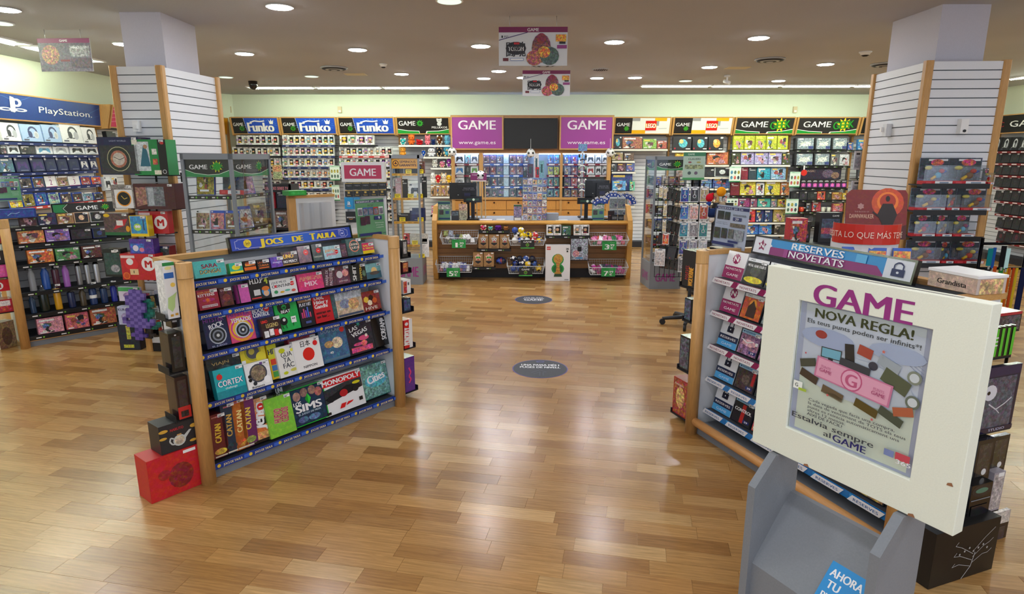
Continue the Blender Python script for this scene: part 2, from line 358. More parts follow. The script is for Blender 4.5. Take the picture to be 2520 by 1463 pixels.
# the same lamps go on over the part of the shop behind the photographer
for x in (-4.6, -2.0, .6, 3.2, 5.8): 
    for y in (3.6, 1.0, -1.4):
        downlight(x, y, .105, 'lit round downlight overhead, outside the picture above the shop entrance')
for x in (-4.7, 6.6):
    for y in (6.2, 8.0): downlight(x, y, .105, 'lit round downlight over the side aisle, hidden above the picture')
def vent(px, py, lb, r=.2):
    p = onz(px, py, CEIL)
    t = tag(MB().lathe([(r, -.02), (r * 1.03, -.012), (r, 0)], 'lg', 'paint', 28).build('ceiling_vent', None, Matrix.Translation(p)), lb, 'air vent', 'round ceiling vents')
    for k, q in enumerate((.82, .62, .42, .22)):
        MB().lathe([(r * q, -.034 - k * .004), (r * (q + .1), -.026), (r * (q + .06), -.0205)], 'dk' if k % 2 == 0 else 'lg', 'paint', 24).build('vent_ring', t)
for a in ((822, 166, 'round ring vent between two lit downlights, near the black camera dome'), (1895, 145, 'wide round ring vent over the aisle before the second column'), (1337, 156, 'round ring vent half hidden under the larger hanging poster'), (2180, 157, 'dark ring vent peeping out beside the second column shaft')): vent(*a)
p = onz(1478, 170, CEIL); t = tag(MB().lathe([(.13, -.015), (.14, 0)], 'lg', 'paint', 24).build('speaker_grille', None, Matrix.Translation(p)), 'round perforated speaker grille over a lit downlight near the hanging posters', 'speaker')
b = MB()
for i in range(-3, 4):
    for j in range(-3, 4):
        if i * i + j * j < 11: b.box(i * .032 - .011, j * .032 - .011, -.018, i * .032 + .011, j * .032 + .011, -.0155, 'k', 'paint')
stuff(b.build('grille_hole', t))
def detector(px, py, lb, r=.05):
    p = onz(px, py, CEIL); t = tag(MB().lathe([(r * .5, -.055, 'k'), (r * .75, -.045), (r, -.02), (r * 1.2, -.012), (r * 1.2, 0)], 'w', 'paint', 18).build('smoke_detector', None, Matrix.Translation(p)), lb, 'smoke detector', 'ceiling detectors')
    MB().lathe([(r * .45, -.06), (r * .45, -.0555)], 'dk', 'paint', 12).build('sensor', t)
detector(943, 157, 'small white smoke detector behind the round vent'); detector(2130, 127, 'white smoke detector on ceiling beside the second column', .065)
p = onz(622, 200, CEIL); t = tag(MB().lathe([(.02, -.15), (.06, -.12), (.075, -.07), (.075, -.06), (.08, 0)], 'k', 'gloss', 18).build('camera_dome', None, Matrix.Translation(p)), 'black dome security camera under the ceiling near the long lamp trough', 'camera')
p = onz(1790, 185, CEIL); t = tag(MB().lathe([(.05, -.03), (.05, 0)], 'w', 'paint', 14).build('security_camera', None, Matrix.Translation(p)), 'small white security camera hanging from ceiling before the green signs', 'camera')
MB().tube((0, 0, -.03), (0, 0, -.09), .015, 'w', 'paint').build('stem', t); MB().tube((-.03, .05, -.09), (.03, -.05, -.13), .03, 'w', 'paint', 10).build('camera_body', t)
for px, py, lb in ((875, 183, 'small square white access hatch beside an unlit downlight'), (1815, 167, 'pale square access hatch beside the wide ring vent')):
    p = onz(px, py, CEIL); tag(MB().box(-.17, -.12, -.006, .17, .12, 0, 'beige', 'paint').build('access_hatch', None, Matrix.Translation(p)), lb, 'ceiling hatch')
def trough(x0, x1, y, lb, axis='x'):
    """recessed lamp trough: a white box profile with a tube along one side"""
    L_ = x1 - x0; t = thing('lamp_trough', lb, 'ceiling light', Matrix.Translation((x0, y, CEIL)) if axis == 'x' else Matrix.Translation((y, x0, CEIL)) @ Matrix.Rotation(R(90), 4, 'Z'), 'long lamp troughs')
    MB().box(0, -.13, -.02, L_, -.11, 0, 'w', 'paint').box(0, .11, -.02, L_, .13, 0, 'w', 'paint').box(0, -.11, -.02, .02, .11, 0, 'w', 'paint').box(L_ - .02, -.11, -.02, L_, .11, 0, 'w', 'paint').build('frame', t)
    MB().box(.02, -.11, -.004, L_ - .02, .11, 0, '55585c', 'paint').build('reflector', t)
    MB().tube((.04, .07, -.022), (L_ - .04, .07, -.022), .011, 'w', 'strip', 8).build('tube_lamp', t)
    MB().box(.02, -.06, -.012, .1, .05, -.004, 'w', 'paint').build('lamp_holder', t)
for i, (a, b_) in enumerate(((-5.15, -3.86), (-3.84, -2.55), (-2.53, -1.22))): trough(a, b_, 12.7, ORD[i] + ' lamp trough from the corner, before the blue header signs')
for i, (a, b_) in enumerate(((2.45, 3.78), (3.8, 5.12), (5.14, 6.5), (6.52, 7.8))): trough(a, b_, 12.4, ORD[i] + ' lamp trough counting from the hanging posters, before the green signs')
for i, (a, b_) in enumerate(((5.4, 6.7), (6.75, 8.0), (8.1, 9.4))): trough(a, b_, -5.93, ORD[i] + ' lamp trough down the side wall with the large blue sign', 'y')
for i, (a, b_) in enumerate(((10.2, 11.4), (8.9, 10.1))): trough(a, b_, 8.75, ORD[i] + ' lamp trough beyond the second column, along the side wall', 'y')
def hang_poster(x0, x1, y, zt, h, rz, lb, dark=False):
    t = thing('hanging_poster', lb, 'poster', Matrix.Translation(((x0 + x1) / 2, y, zt - h)) @ Matrix.Rotation(rz, 4, 'Z'), 'posters hung from the ceiling'); W = x1 - x0
    b = MB().box(-W / 2, 0, 0, W / 2, .006, h, 'gw', 'print')
    if dark:
        pr = [('r', 0, 0, 1, .86, C('5c5560', .5)), ('r', 0, .86, 1, 1, '7d1f55'), ('t', 'GAME', .5, .93, .07, 'w'), ('e', .22, .5, .17, .3, C('9a6a50', .9)), ('r', .6, .45, .97, .78, C('888888', .8)), ('t', 'MARZO 27', .78, .72, .06, 'w', .3), ('r', .4, .3, .58, .36, 'mar'), ('r', .6, .1, .98, .4, C('4a3844', .7))]
    else:
        pr = [('r', 0, .86, 1, 1, '7d1f55'), ('t', 'GAME', .5, .93, .085, 'w'), ('l', [(0, .66), (.42, .86)], .02, '4c3a6e'), ('r', .04, .72, .06, .78, 'k'), ('t', 'PS5', .11, .75, .06, '555566'),
              ('e', .25, .45, .15, .17, C('25222a', .35)), ('t', '\u95d8\u9b42', .25, .42, .3, '201c22', .28), ('t', 'TOKON', .25, .44, .11, 'f2f2f2', .22, .03), ('t', 'TOKON', .25, .445, .095, '1a1a1a', .2, .015), ('r', .22, .55, .3, .6, 'red'),
              ('r', .17, .13, .36, .2, '3a66b0'), ('r', .175, .14, .355, .19, 'w'), ('r', .06, .12, .14, .2, 'mar'),
              ('e', .62, .45, .14, .38, C('7a2f3a', .9)), ('e', .52, .2, .12, .2, C('b04a40', .9)), ('e', .74, .25, .14, .24, C('3c5a50', .9)), ('e', .62, .7, .07, .14, C('8a1f38', .4)), ('e', .66, .35, .09, .15, C('e0902a', .8)),
              ('r', .83, .62, .98, .8, C('e8a02a', .6)), ('r', .88, .56, .97, .62, 'k'), ('r', .85, .44, .99, .53, 'mag')]
    b.art(W, h, pr, (-W / 2, 0, 0)); b.build('poster_board', t)
    for s_ in (-1, 1):
        MB().tube((s_ * W * .34, .003, h - .02), (s_ * W * .34, .003, CEIL - (zt - h)), .0025, 'lg', 'metal', 6).build('hanging_wire', t)
p = onz(1227, 70, 3.2)
hang_poster(-.13, .545, 6.5, 3.2, .36, R(-1), 'larger white hanging poster with a fighter crowd, nearer to the entrance')
hang_poster(.155, .855, 9.6, 3.2, .36, R(0), 'smaller looking white hanging poster, second one further inside the shop')
hang_poster(-5.14, -4.56, 7.15, 3.21, .34, R(-2), 'dark hanging poster with red top strip near the big blue sign', True)
# ---------------------------------------------------------------- slatted columns
def column(name, A, B, Cc, H_, shaft, lb, dirs):
    """B is the front corner, A and Cc the ends of its two visible faces (plan points)"""
    A, B, Cc = (Vector((q[0], q[1], 0)) for q in (A, B, Cc)); D = A + Cc - B
    t = thing(name, lb, 'column'); sx0, sy0, sx1, sy1 = shaft
    MB().box(sx0, sy0, H_ - .3, sx1, sy1, CEIL, 'w', 'shaft').build('shaft', t)
    core = MB().prism([(q.x, q.y) for q in (A, B, Cc, D)], .0, H_ - .01, '777b82', 'paint', 'z')
    cen = (A + Cc) / 2
    n = int((H_ - .09) / .0785); pitch = (H_ - .09) / n
    sink = [cen + (q - cen) * .955 for q in (A, B, Cc, D)]
    MB().prism([(q.x, q.y) for q in sink], 0, H_ - .02, '6b7078', 'paint', 'z').build('core', t)
    MB().prism([(q.x, q.y) for q in (A, B, Cc, D)], 0, .085, 'k', 'paint', 'z').build('plinth', t)
    for (p, q) in ((A, B), (B, Cc), (Cc, D), (D, A)):
        if (p, q) in (): continue
        f = Fr(p, q - p); W = (q - p).length
        seen_ = (p is A) or (p is B)
        bb = MB() if not seen_ else None
        for k in range(n):
            z = .09 + k * pitch
            m = MB() if seen_ else bb
            m.box(.04, 0.001, z, W - .04, .016, z + pitch - .009, 'w', 'column_board')
            if seen_: m.build('slat', t, f.M())
        if bb: stuff(bb.build('slat', t, f.M()))
    for q in (A, B, Cc, D):
        v = (q - cen).normalized(); a = Fr(A, B - A)
        M_ = Matrix.Translation(q - v * .022) @ Matrix(((a.d.x, -a.n.x, 0), (a.d.y, -a.n.y, 0), (0, 0, 1))).to_4x4()
        MB().prism([(-.034, -.024), (-.024, -.034), (.024, -.034), (.034, -.024), (.034, .024), (.024, .034), (-.024, .034), (-.034, .024)], 0, H_, 'wd', 'wood', 'z').build('corner_post', t, M_)
    return t
LA, LB, LC = (-3.745, 6.13), (-3.28, 6.10), (-3.165, 7.02)
RA, RB, RC = (3.79, 6.85), (3.73, 5.88), (4.42, 5.84)
column('slatwall_column', LA, LB, LC, 2.79, (-3.73, 6.34, -3.34, 7.0), 'white slatted column with oak corner posts behind the board game shelves', 0)
column('slatwall_column', RA, RB, RC, 2.80, (3.88, 6.03, 4.32, 6.78), 'white slatted column with oak corner posts hung with figure packs', 0)
def wall_box(fr, u, off, z, w_, h_, d_, name, lb, cat, col='w', extra=None):
    t = tag(MB().box(-w_ / 2, -d_, 0, w_ / 2, 0, h_, col, 'paint').build(name, None, fr.M(u, off, z)), lb, cat)
    if extra: extra(t)
    return t
FLf = Fr(LA, (LB[0] - LA[0], LB[1] - LA[1])); FLs = Fr(LB, (LC[0] - LB[0], LC[1] - LB[1]))
FRf = Fr(RB, (RC[0] - RB[0], RC[1] - RB[1])); FRs = Fr(RA, (RB[0] - RA[0], RB[1] - RA[1]))
u, z = FLf.at(343, 325); wall_box(FLf, u, 0, z, .055, .1, .05, 'alarm_sensor', 'small white alarm sensor on the column above the navy and green boxes', 'sensor', 'w', lambda t: MB().box(.0, -.075, .025, .03, -.04, .065, 'w', 'paint').build('sensor_arm', t))
u, z = FRs.at(2187, 336); wall_box(FRs, u, 0, z, .075, .12, .05, 'alarm_sensor', 'plain white alarm sensor on the shaded face of the second column', 'sensor', 'gw', lambda t: MB().box(-.05, -.07, .045, -.02, -.01, .09, 'w', 'paint').build('sensor_arm', t))
u, z = FRf.at(2361, 330); wall_box(FRf, u, 0, z, .065, .13, .06, 'motion_camera', 'white motion camera with dark lens above the hanging figure packs', 'sensor', 'w', lambda t: MB().tube((.0, -.07, .025), (.0, -.055, .025), .013, 'k', 'gloss').build('lens', t))
WB = Fr((0, YB), (1, 0))
for px, lb in ((567, 'small beige alarm box on the wall by the room corner'), (837, 'small beige alarm box high on wall over the blue signs'), (1955, 'white alarm box high on wall over the green signs')):
    p = ony(px, 272, YB); wall_box(WB, p.x, 0, p.z - .05, .08, .13, .05, 'alarm_box', lb, 'sensor', 'beige', lambda t: MB().box(-.025, -.056, .015, .025, -.05, .05, 'w', 'paint').build('sensor_window', t))
# ---------------------------------------------------------------- goods: each kind drawn once, copied with its own tag
RNG = random.Random(11)
FIGC = 'f0c419 c4202a 3c7ad0 e8e8e8 2a8a4a 7a4a2a e07a26 222222 8a4ab0 60b0d0 b0a080 e890b0 506030 903040'.split()
ACC = 'c8b890 a04038 4868a0 d8d8d0 3c7850 6a5040 c08848 2a2a30 705a90 78a0b0 988c78 b88898 485838 683848 e0d8c0 202428'.split()
def figure(b, w, h, y, s, hair, body):
    """little big-headed toy figure standing in a box window"""
    b.ball((0, y, h * .34 + s * .42), (s * .36, s * .28, s * .32), 'e8b890', 'paint', 8, 5)
    b.ball((0, y + s * .05, h * .34 + s * .55), (s * .4, s * .3, s * .3), hair, 'paint', 8, 5)
    b.ball((0, y, h * .22), (s * .2, s * .16, s * .3), body, 'paint', 8, 5)
    b.box(-s * .4, y - .01, h * .24, -s * .16, y + .01, h * .32, body, 'paint'); b.box(s * .16, y - .01, h * .24, s * .4, y + .01, h * .32, body, 'paint')
def st_pop(w, h, t, col, r):
    b = MB(); W = w / 2
    win = 'dfe3e8' if r.random() < .15 else '1c1c20'
    b.box(-W, t * .55, 0, W, t, h, 'f2f2f0').box(-W, 0, 0, W, t * .55, h * .2, 'f4f4f2').box(-W, 0, h * .84, W, t * .55, h, 'f4f4f2')
    b.box(-W, 0, h * .2, -W + w * .2, t * .55, h * .84, 'f0f0ee').box(W - w * .07, 0, h * .2, W, t * .55, h * .84, 'f4f4f2')
    b.box(-W + w * .2, t * .5, h * .2, W - w * .07, t * .549, h * .84, win)
    figure(b, w, h, t * .25, w * .62, col, FIGC[r.randrange(len(FIGC))])
    b.art(w, h, [('t', 'POP', .2, .92, .07, 'k'), ('r', .1, .06, .62, .13, col), ('e', .1, .5, .08, .14, C(col, .6)), ('r', .7, .88, .95, .95, '555555')], (-W, 0, 0))
    return b
def shards(r, n, cols):
    """jagged overlapping patches standing for printed figures and scenery"""
    out = []
    for i in range(n):
        cx, cy = .5 + r.gauss(0, .15), .42 + r.gauss(0, .14); k = r.randrange(3, 6); a0 = r.random() * 6.28; s_ = r.uniform(.08, .22)
        pts = [(min(.96, max(.04, cx + s_ * r.uniform(.5, 1.2) * math.cos(a0 + 6.283 * j / k))), min(.85, max(.04, cy + s_ * 1.2 * r.uniform(.5, 1.2) * math.sin(a0 + 6.283 * j / k)))) for j in range(k)]
        out.append(('p', pts, C(r.choice((*cols, '17181c', 'e4e0d4', r.choice(ACC))), r.uniform(.2, .9))))
    return out
def st_case(w, h, t, col, r, band=None, txt=None):
    b = MB(); W = w / 2; band = band or ('2a55c0' if r.random() < .6 else 'f0f0f0')
    b.box(-W, 0, 0, W, t, h, band, 'gloss')
    ac = ACC[r.randrange(len(ACC))]
    pr = [('r', .02, .02, .98, .86, C(col, .75)), *shards(r, 7, (col, ac, ac)), ('r', .08, .9, .2, .96, 'w' if band != 'f0f0f0' else 'k'),
          ('r', .2, .14, .2 + r.uniform(.3, .6), .22, r.choice(('f0f0f0', 'e8d8a0', 'd0d8f0')))]
    return b.art(w, h, pr, (-W, 0, 0), m='gloss')
def st_box(w, h, t, col, r, pr=None):
    b = MB(); W = w / 2; b.box(-W, 0, 0, W, t, h, C(col, .15))
    if pr is None:
        ac = ACC[r.randrange(len(ACC))]; a2 = ACC[r.randrange(len(ACC))]
        pr = [('r', .03, .03, .97, .97, C(col, .6)), *shards(r, 9, (col, ac, a2)),
              ('r', .08, .78, .08 + r.uniform(.3, .7), .9, C(r.choice(('f0f0f0', 'f0d060', '202020')), .3)), ('r', .06, .05, .3, .12, 'eeeeee')]
    return b.art(w, h, pr, (-W, 0, 0))
def P_head(bg, c1, c2='9aa0aa'):    # headset drawn on a box
    return [('r', .02, .02, .98, .98, C(bg, .04)), ('e', .56, .56, .24, .34, c1), ('e', .56, .53, .17, .26, C(bg)), ('e', .42, .42, .1, .2, c1), ('e', .7, .4, .12, .22, c2), ('e', .7, .4, .07, .13, 'lg'), ('l', [(.4, .3), (.2, .2)], .03, c1), ('r', .06, .06, .3, .14, '555566')]
def P_ctrl(bg, c1, c2='e8e8e8', busy=0.04):
    return [('r', .02, .02, .98, .98, C(bg, busy)), ('r', .28, .42, .72, .68, c1), ('e', .27, .48, .12, .22, c1), ('e', .73, .48, .12, .22, c1), ('p', [(.17, .45), (.13, .2), (.2, .16), (.36, .42)], c1), ('p', [(.64, .42), (.8, .16), (.87, .2), (.83, .45)], c1),
            ('r', .4, .54, .6, .66, c2), ('c', .38, .46, .035, '303038'), ('c', .62, .46, .035, '303038'), ('r', .06, .84, .24, .94, c2), ('r', .3, .08, .85, .12, '9098b0')]
def st_head(w, h, t, col, r): return st_box(w, h, t, col, r, P_head(col, '2a3a70' if 'b' in cname(col) and cname(col) != 'black' else '303238', 'd0d4dc'))
def st_headk(w, h, t, col, r): return st_box(w, h, t, col, r, P_head(col, *(('2c3038', 'b8bcc4') if 'white' in cname(col) else ('c8ccd0', '888c94'))))
def st_ctrl(w, h, t, col, r): return st_box(w, h, t, 'e8ecf0', r, P_ctrl('e8ecf0', col, '606878'))
def st_ctrlk(w, h, t, col, r): return st_box(w, h, t, '1c2450', r, [*P_ctrl('222c5c', col, '404868'), ('r', 0, .8, .16, 1, 'e8e8ee'), ('r', 0, .06, .1, .7, '15204a')])
def st_mug(w, h, t, col, r):
    b = MB(); rr = min(w * .36, h * .5)
    b.lathe([(rr * .96, 0), (rr, h * .04), (rr, h), (rr * .9, h), (rr * .88, h * .1)], col, 'gloss', 14, (0, rr, 0))
    for i in range(5):
        a = R(-70 + 35 * i); a2 = R(-70 + 35 * (i + 1))
        b.tube((rr * .9 + rr * .5 * math.cos(a), rr, h * .5 + h * .3 * math.sin(a)), (rr * .9 + rr * .5 * math.cos(a2), rr, h * .5 + h * .3 * math.sin(a2)), rr * .1, col, 'gloss', 6)
    return b
def st_plush(w, h, t, col, r):
    """seated soft toy: round belly, big head, ears, arms and feet"""
    b = MB(); c2 = r.choice(('f4f0e8', col, col, '303030', 'f0d0a0')); s = min(w, h)
    b.ball((0, w * .3, h * .27), (w * .3, w * .26, h * .27), col, 'plush', 10, 7)
    b.ball((0, w * .28, h * .64), (w * .42, w * .34, h * .31), col, 'plush', 12, 8)
    k = r.random()
    for s_ in (-1, 1):
        if k < .4: b.ball((s_ * w * .3, w * .3, h * .9), (w * .14, w * .1, h * .14), c2, 'plush', 8, 5)
        elif k < .7: b.tube((s_ * w * .2, w * .3, h * .82), (s_ * w * .32, w * .3, h * 1.02), w * .1, c2, 'plush', 7, w * .02)
        b.ball((s_ * w * .34, w * .2, h * .3), (w * .12, w * .12, h * .12), c2, 'plush', 8, 5)
        b.ball((s_ * w * .2, w * .08, h * .08), (w * .13, w * .15, h * .09), c2, 'plush', 8, 5)
        b.ball((s_ * w * .15, -w * .035, h * .66), (w * .045, w * .02, h * .055), '101012', 'gloss', 6, 5)
    b.ball((0, -w * .05, h * .55), (w * .12, w * .08, h * .07), c2, 'plush', 8, 5)
    return b
def st_bubble(w, h, t, col, r):
    """carded figure under a clear bubble"""
    b = MB(); W = w / 2
    b.box(-W, t - .004, 0, W, t, h, C('6a7688', .5)); b.art(w, h, [('r', .02, .66, .98, .98, C('242c3a', .4)), ('r', .3, .88, .95, .95, 'd8d8dc'), ('r', .04, .2, .3, .64, C('404a58', .6)), ('e', .6, .82, .22, .13, C('c03040', .8)), ('r', 0, 0, .35, .13, 'c4202a'), ('r', .35, 0, 1, .13, 'e8e8e8')], (-W, t - .004, 0))
    b.box(-W, 0, 0, W, t - .004, h * .13, 'c8202c'); b.art(w, h, [('r', .4, .01, .98, .12, 'e8e8e8'), ('r', .1, .03, .28, .1, 'd84850'), ('r', .55, .04, .85, .09, '7888a0')], (-W, 0, 0))
    c2 = FIGC[r.randrange(len(FIGC))]
    b.ball((w * .08, t * .5, h * .33), (w * .12, t * .2, h * .13), c2, 'paint', 8, 5); b.ball((w * .18, t * .5, h * .5), (w * .1, t * .2, h * .09), col, 'paint', 8, 5)
    b.tube((0, t * .5, h * .3), (-w * .14, t * .5, h * .18), w * .05, 'f0c419', 'paint', 6); b.tube((w * .2, t * .5, h * .42), (w * .34, t * .5, h * .5), w * .035, '3050b0', 'paint', 6)
    b.ball((-w * .25, t * .6, h * .62), (w * .13, t * .2, h * .08), 'd8cc50', 'paint', 8, 5)
    return b
def st_flat(w, h, t, col, r):
    b = MB(); W = w / 2; b.box(-W, 0, 0, W, t, h, C(col, .08))
    return b.art(w, h, [('r', .04, .04, .96, .96, C(col, .3)), ('r', .15, .75, .85, .8, C('c8c8c8', .2)), ('r', .08, .85, .3, .93, 'd8d8d8')], (-W, 0, 0))
def st_dark(w, h, t, col, r):
    b = MB(); W = w / 2; b.box(-W, 0, 0, W, t, h, col)
    return b.art(w, h, [('r', .05, .05, .95, .95, C('202024', .5)), ('e', .5, .5, .2, .25, C(col, .6)), ('r', .7, .82, .95, .95, 'd8d8d8')], (-W, 0, 0))
def st_topcard(txt): 
    def f(w, h, t, col, r): return MB().box(-w / 2, 0, 0, w / 2, t, h, 'f2f2f2').art(w, h, [('t', 'TOP', .5, .88, .14, 'mag'), ('t', txt, .5, .45, .5, 'mag'), ('r', 0, 0, 1, .06, 'mag')], (-w / 2, 0, 0))
    return f
def st_star(w, h, t, col, r):     # wide grey-blue model box with a pale craft
    return st_box(w, h, t, '1c2028', r, [('r', .02, .04, .98, .96, C('8a9aa4', .7)), ('e', .55, .48, .3, .2, C('e0e6d8', .6)), ('l', [(.2, .25), (.85, .75)], .07, C('e8ece0', .4)), ('l', [(.25, .75), (.85, .25)], .07, C('c8d0d0', .4)), ('r', .02, .04, .1, .96, '15161c'), ('r', .2, .84, .42, .96, 'e8e8e8'), ('r', .7, .06, .97, .3, C('2a3a80', .4))])
def st_pose(w, h, t, col, r): return st_box(w, h, t, col, r, [('r', .02, .02, .98, .98, C(col, .1)), ('e', .55, .5, .24, .32, C(r.choice(('e8a030', '50b8c8', 'c87838')), .7)), ('e', .45, .65, .12, .16, C('f0d080', .5)), ('r', .06, .06, .14, .18, 'red'), ('r', .7, .06, .94, .13, 'e0e0e0'), ('r', .8, .86, .96, .96, 'f4f4f4')])
def st_smallk(w, h, t, col, r): return st_box(w, h, t, '141216', r, [('r', .1, .1, .9, .55, C(col, .55)), ('e', .5, .35, .26, .22, C('f070c0', .4)), ('r', .15, .72, .85, .8, 'c8c8d0'), ('r', .25, .84, .75, .89, 'c8c8d0')])
def st_disc(w, h, t, col, r): return st_box(w, h, t, '1a1a1e', r, [('r', .03, .03, .97, .97, C('2a3038', .3)), ('c', .5, .5, .38, col), ('c', .5, .5, .3, C('8a8a88', .4)), ('c', .5, .5, .14, 'd0d0d0')])
STY = dict(pop=st_pop, case=st_case, box=st_box, head=st_head, headk=st_headk, ctrl=st_ctrl, ctrlk=st_ctrlk, mug=st_mug, plush=st_plush, bubble=st_bubble, flat=st_flat, dark=st_dark, top2=st_topcard('2'), top3=st_topcard('3'), star=st_star, pose=st_pose, smallk=st_smallk, disc=st_disc)
THK = dict(pop=.09, case=.014, box=.07, head=.1, headk=.1, ctrl=.07, ctrlk=.06, mug=.09, plush=.1, bubble=.06, flat=.04, dark=.07, top2=.004, top3=.004, star=.12, pose=.09, smallk=.06, disc=.05)
WHAT = dict(pop='window box with {}-topped figure', case='{} game case', box='{} retail box', head='{} headset box', headk='{} headset box', ctrl='white {} controller box', ctrlk='navy box with {} controller', mug='{} mug', plush='{} plush toy', bubble='carded {} figure pack',
            flat='{} plain-fronted box', dark='{} dark window box', top2='white card numbered two', top3='white card numbered three', star='grey-blue model box', pose='{} creature toy box', smallk='small black-and-{} box', disc='{} clock box')
NAME = dict(pop='figure_box', case='game_case', box='game_box', head='headset_box', headk='headset_box', ctrl='controller_box', ctrlk='controller_box', mug='mug', plush='plush_toy', bubble='figure_pack', flat='cardboard_box', dark='toy_box', top2='number_card', top3='number_card', star='model_box', pose='toy_box', smallk='card_box', disc='clock_box')
CAT = dict(pop='toy box', case='video game', box='box', head='headset box', headk='headset box', ctrl='controller box', ctrlk='controller box', mug='mug', plush='plush toy', bubble='figure pack', flat='box', dark='box', top2='card', top3='card', star='model box', pose='toy box', smallk='box', disc='clock box')
_mc = {}
def goods(style, w, h, col, seed=None, t=None):
    w = round(w, 3); h = round(h, 3); t = t or THK[style]
    if style == 'mug': t = w * .7
    seed = RNG.randrange(6) if seed is None else seed
    k = (style, w, h, col, seed, t)
    if k not in _mc: _mc[k] = STY[style](w, h, t, col, random.Random(seed * 31 + 5)).mesh(NAME[style])
    return _mc[k]
_tagm = MB().box(-.022, 0, 0, .022, .0012, .02, 'tag').art(.044, .02, [('r', .08, .6, .9, .8, '9a9a9a'), ('r', .08, .15, .5, .45, '555555')], (-.022, 0, 0)).mesh('price_tag')
def put(fr, style, u, z, w, h, col, off, lb, group=None, lean=0, tagged=False, seed=None, t=None, yaw=0, mesh=None, name=None, cat=None, roll=0):
    tt = t or THK.get(style, .05)
    o = place(mesh or goods(style, w, h, col, seed, t), name or NAME[style], None, fr.M(u, off, z + .002 + tt * math.sin(lean), lean, yaw, roll))
    tag(o, lb, cat or CAT[style], group)
    if tagged: place(_tagm, 'price_tag', o, Matrix.Translation((w / 2 - .028, -.0045, h - .024)))
    return o
def shelf_mesh(w, d, c='k', strip='k', marks='gw'):
    return MB().box(0, -d, -.012, w, 0, 0, c, 'paint')
def strip_mesh(w, c, kind):
    b = MB().box(0, -.004, -.034, w, 0, .004, c, 'print'); n = max(2, int(w / .2)); H_ = .038
    pr = []
    for i in range(n):
        x = (i + .5) / n; k = .3 / n
        if kind == 'geek': pr += [('r', x - k * .8, .35, x - k * .1, .65, 'e8e8e8'), ('s', x + k * .2, .5, .3, 8, .5, 'lime')]
        elif kind == 'navy': pr += [('r', x - k * .5, .3, x + k * .5, .6, 'd8dce8')]
        elif kind == 'magred': pr += [('r', x - k, .15, x + k, .85, C('f0f0f0', .1))]
        elif kind == 'blue': pr += [('r', x - k, .15, x + k, .85, C('f0f4ff', .1))]
        elif kind == 'redw': pr += [('r', x - k * .9, .25, x + k * .9, .75, 'f0f0f0')]
        elif kind == 'red2': pr += [('r', x - k * .9, .3, x + k * .9, .75, 'e8e8e8')]
    return b.art(w, H_, pr, (0, -.004, -.034))
STRIPC = dict(geek='141416', navy='1b2c68', plain='e9e6d8', magred='8a1f3a', blue='2a62c8', redw='c43a3a', red2='7a1620', black='17181c', white='f0f0ea')
def header(fr, t, u0, u1, z0, z1, off0, off1, prims, end=True):
    """tilted framed sign: bottom at off0, top leaning out to off1"""
    ln = -math.atan2(off1 - off0, z1 - z0); H_ = math.hypot(off1 - off0, z1 - z0); W = u1 - u0
    M_ = fr.M(u0, off0, z0, ln)
    b = MB().box(0, 0, 0, W, .03, .018, 'wd', 'woodx').box(0, 0, H_ - .018, W, .03, H_, 'wd', 'woodx').box(0, 0, .018, .014, .03, H_ - .018, 'wd', 'wood').box(W - .014, 0, .018, W, .03, H_ - .018, 'wd', 'wood')
    b.build('sign_frame', t, M_)
    w_, h_ = W - .028, H_ - .036
    MB().box(.014, .006, .018, W - .014, .02, H_ - .018, 'k', 'print').art(w_, h_, prims, (.014, .006, .018)).build('header_sign', t, M_)
def P_geek(cx, cy, r_, txt=True):
    p = [('s', cx, cy, r_, 9, .55, 'e8d820'), ('s', cx, cy, r_ * .78, 11, .72, '1f9a2a')]
    if txt: p += [('t', 'GEEK', cx, cy, r_ * .7, '0c3a12', None, .03, 8), ('t', 'GEEK', cx - .004, cy + .01, r_ * .7, '25a832', None, .0, 8)]
    return p
def S_geek(): return [('r', 0, 0, 1, 1, '2a2a2c'), ('p', [(0, .28), (.2, .16), (.43, .12), (.43, 0), (0, 0)], 'f0f0f0'), ('p', [(0, .24), (.2, .12), (.42, .08), (.42, 0), (0, 0)], '1f9a3c'), ('p', [(.56, .12), (.8, .16), (1, .3), (1, 0), (.54, 0)], 'f0f0f0'), ('p', [(.58, .08), (.8, .12), (1, .25), (1, 0), (.57, 0)], '1f9a3c'),
                      ('t', 'GAME', .32, .6, .38, 'f8f8f8', .46, .015), ('s', .77, .55, .5, 9, .5, 'f0dc28'), ('t', 'GEEK', .77, .56, .5, '0d3a14', .36, .05, 6), ('t', 'GEEK', .765, .575, .5, '2aa036', .34, .01, 6)]
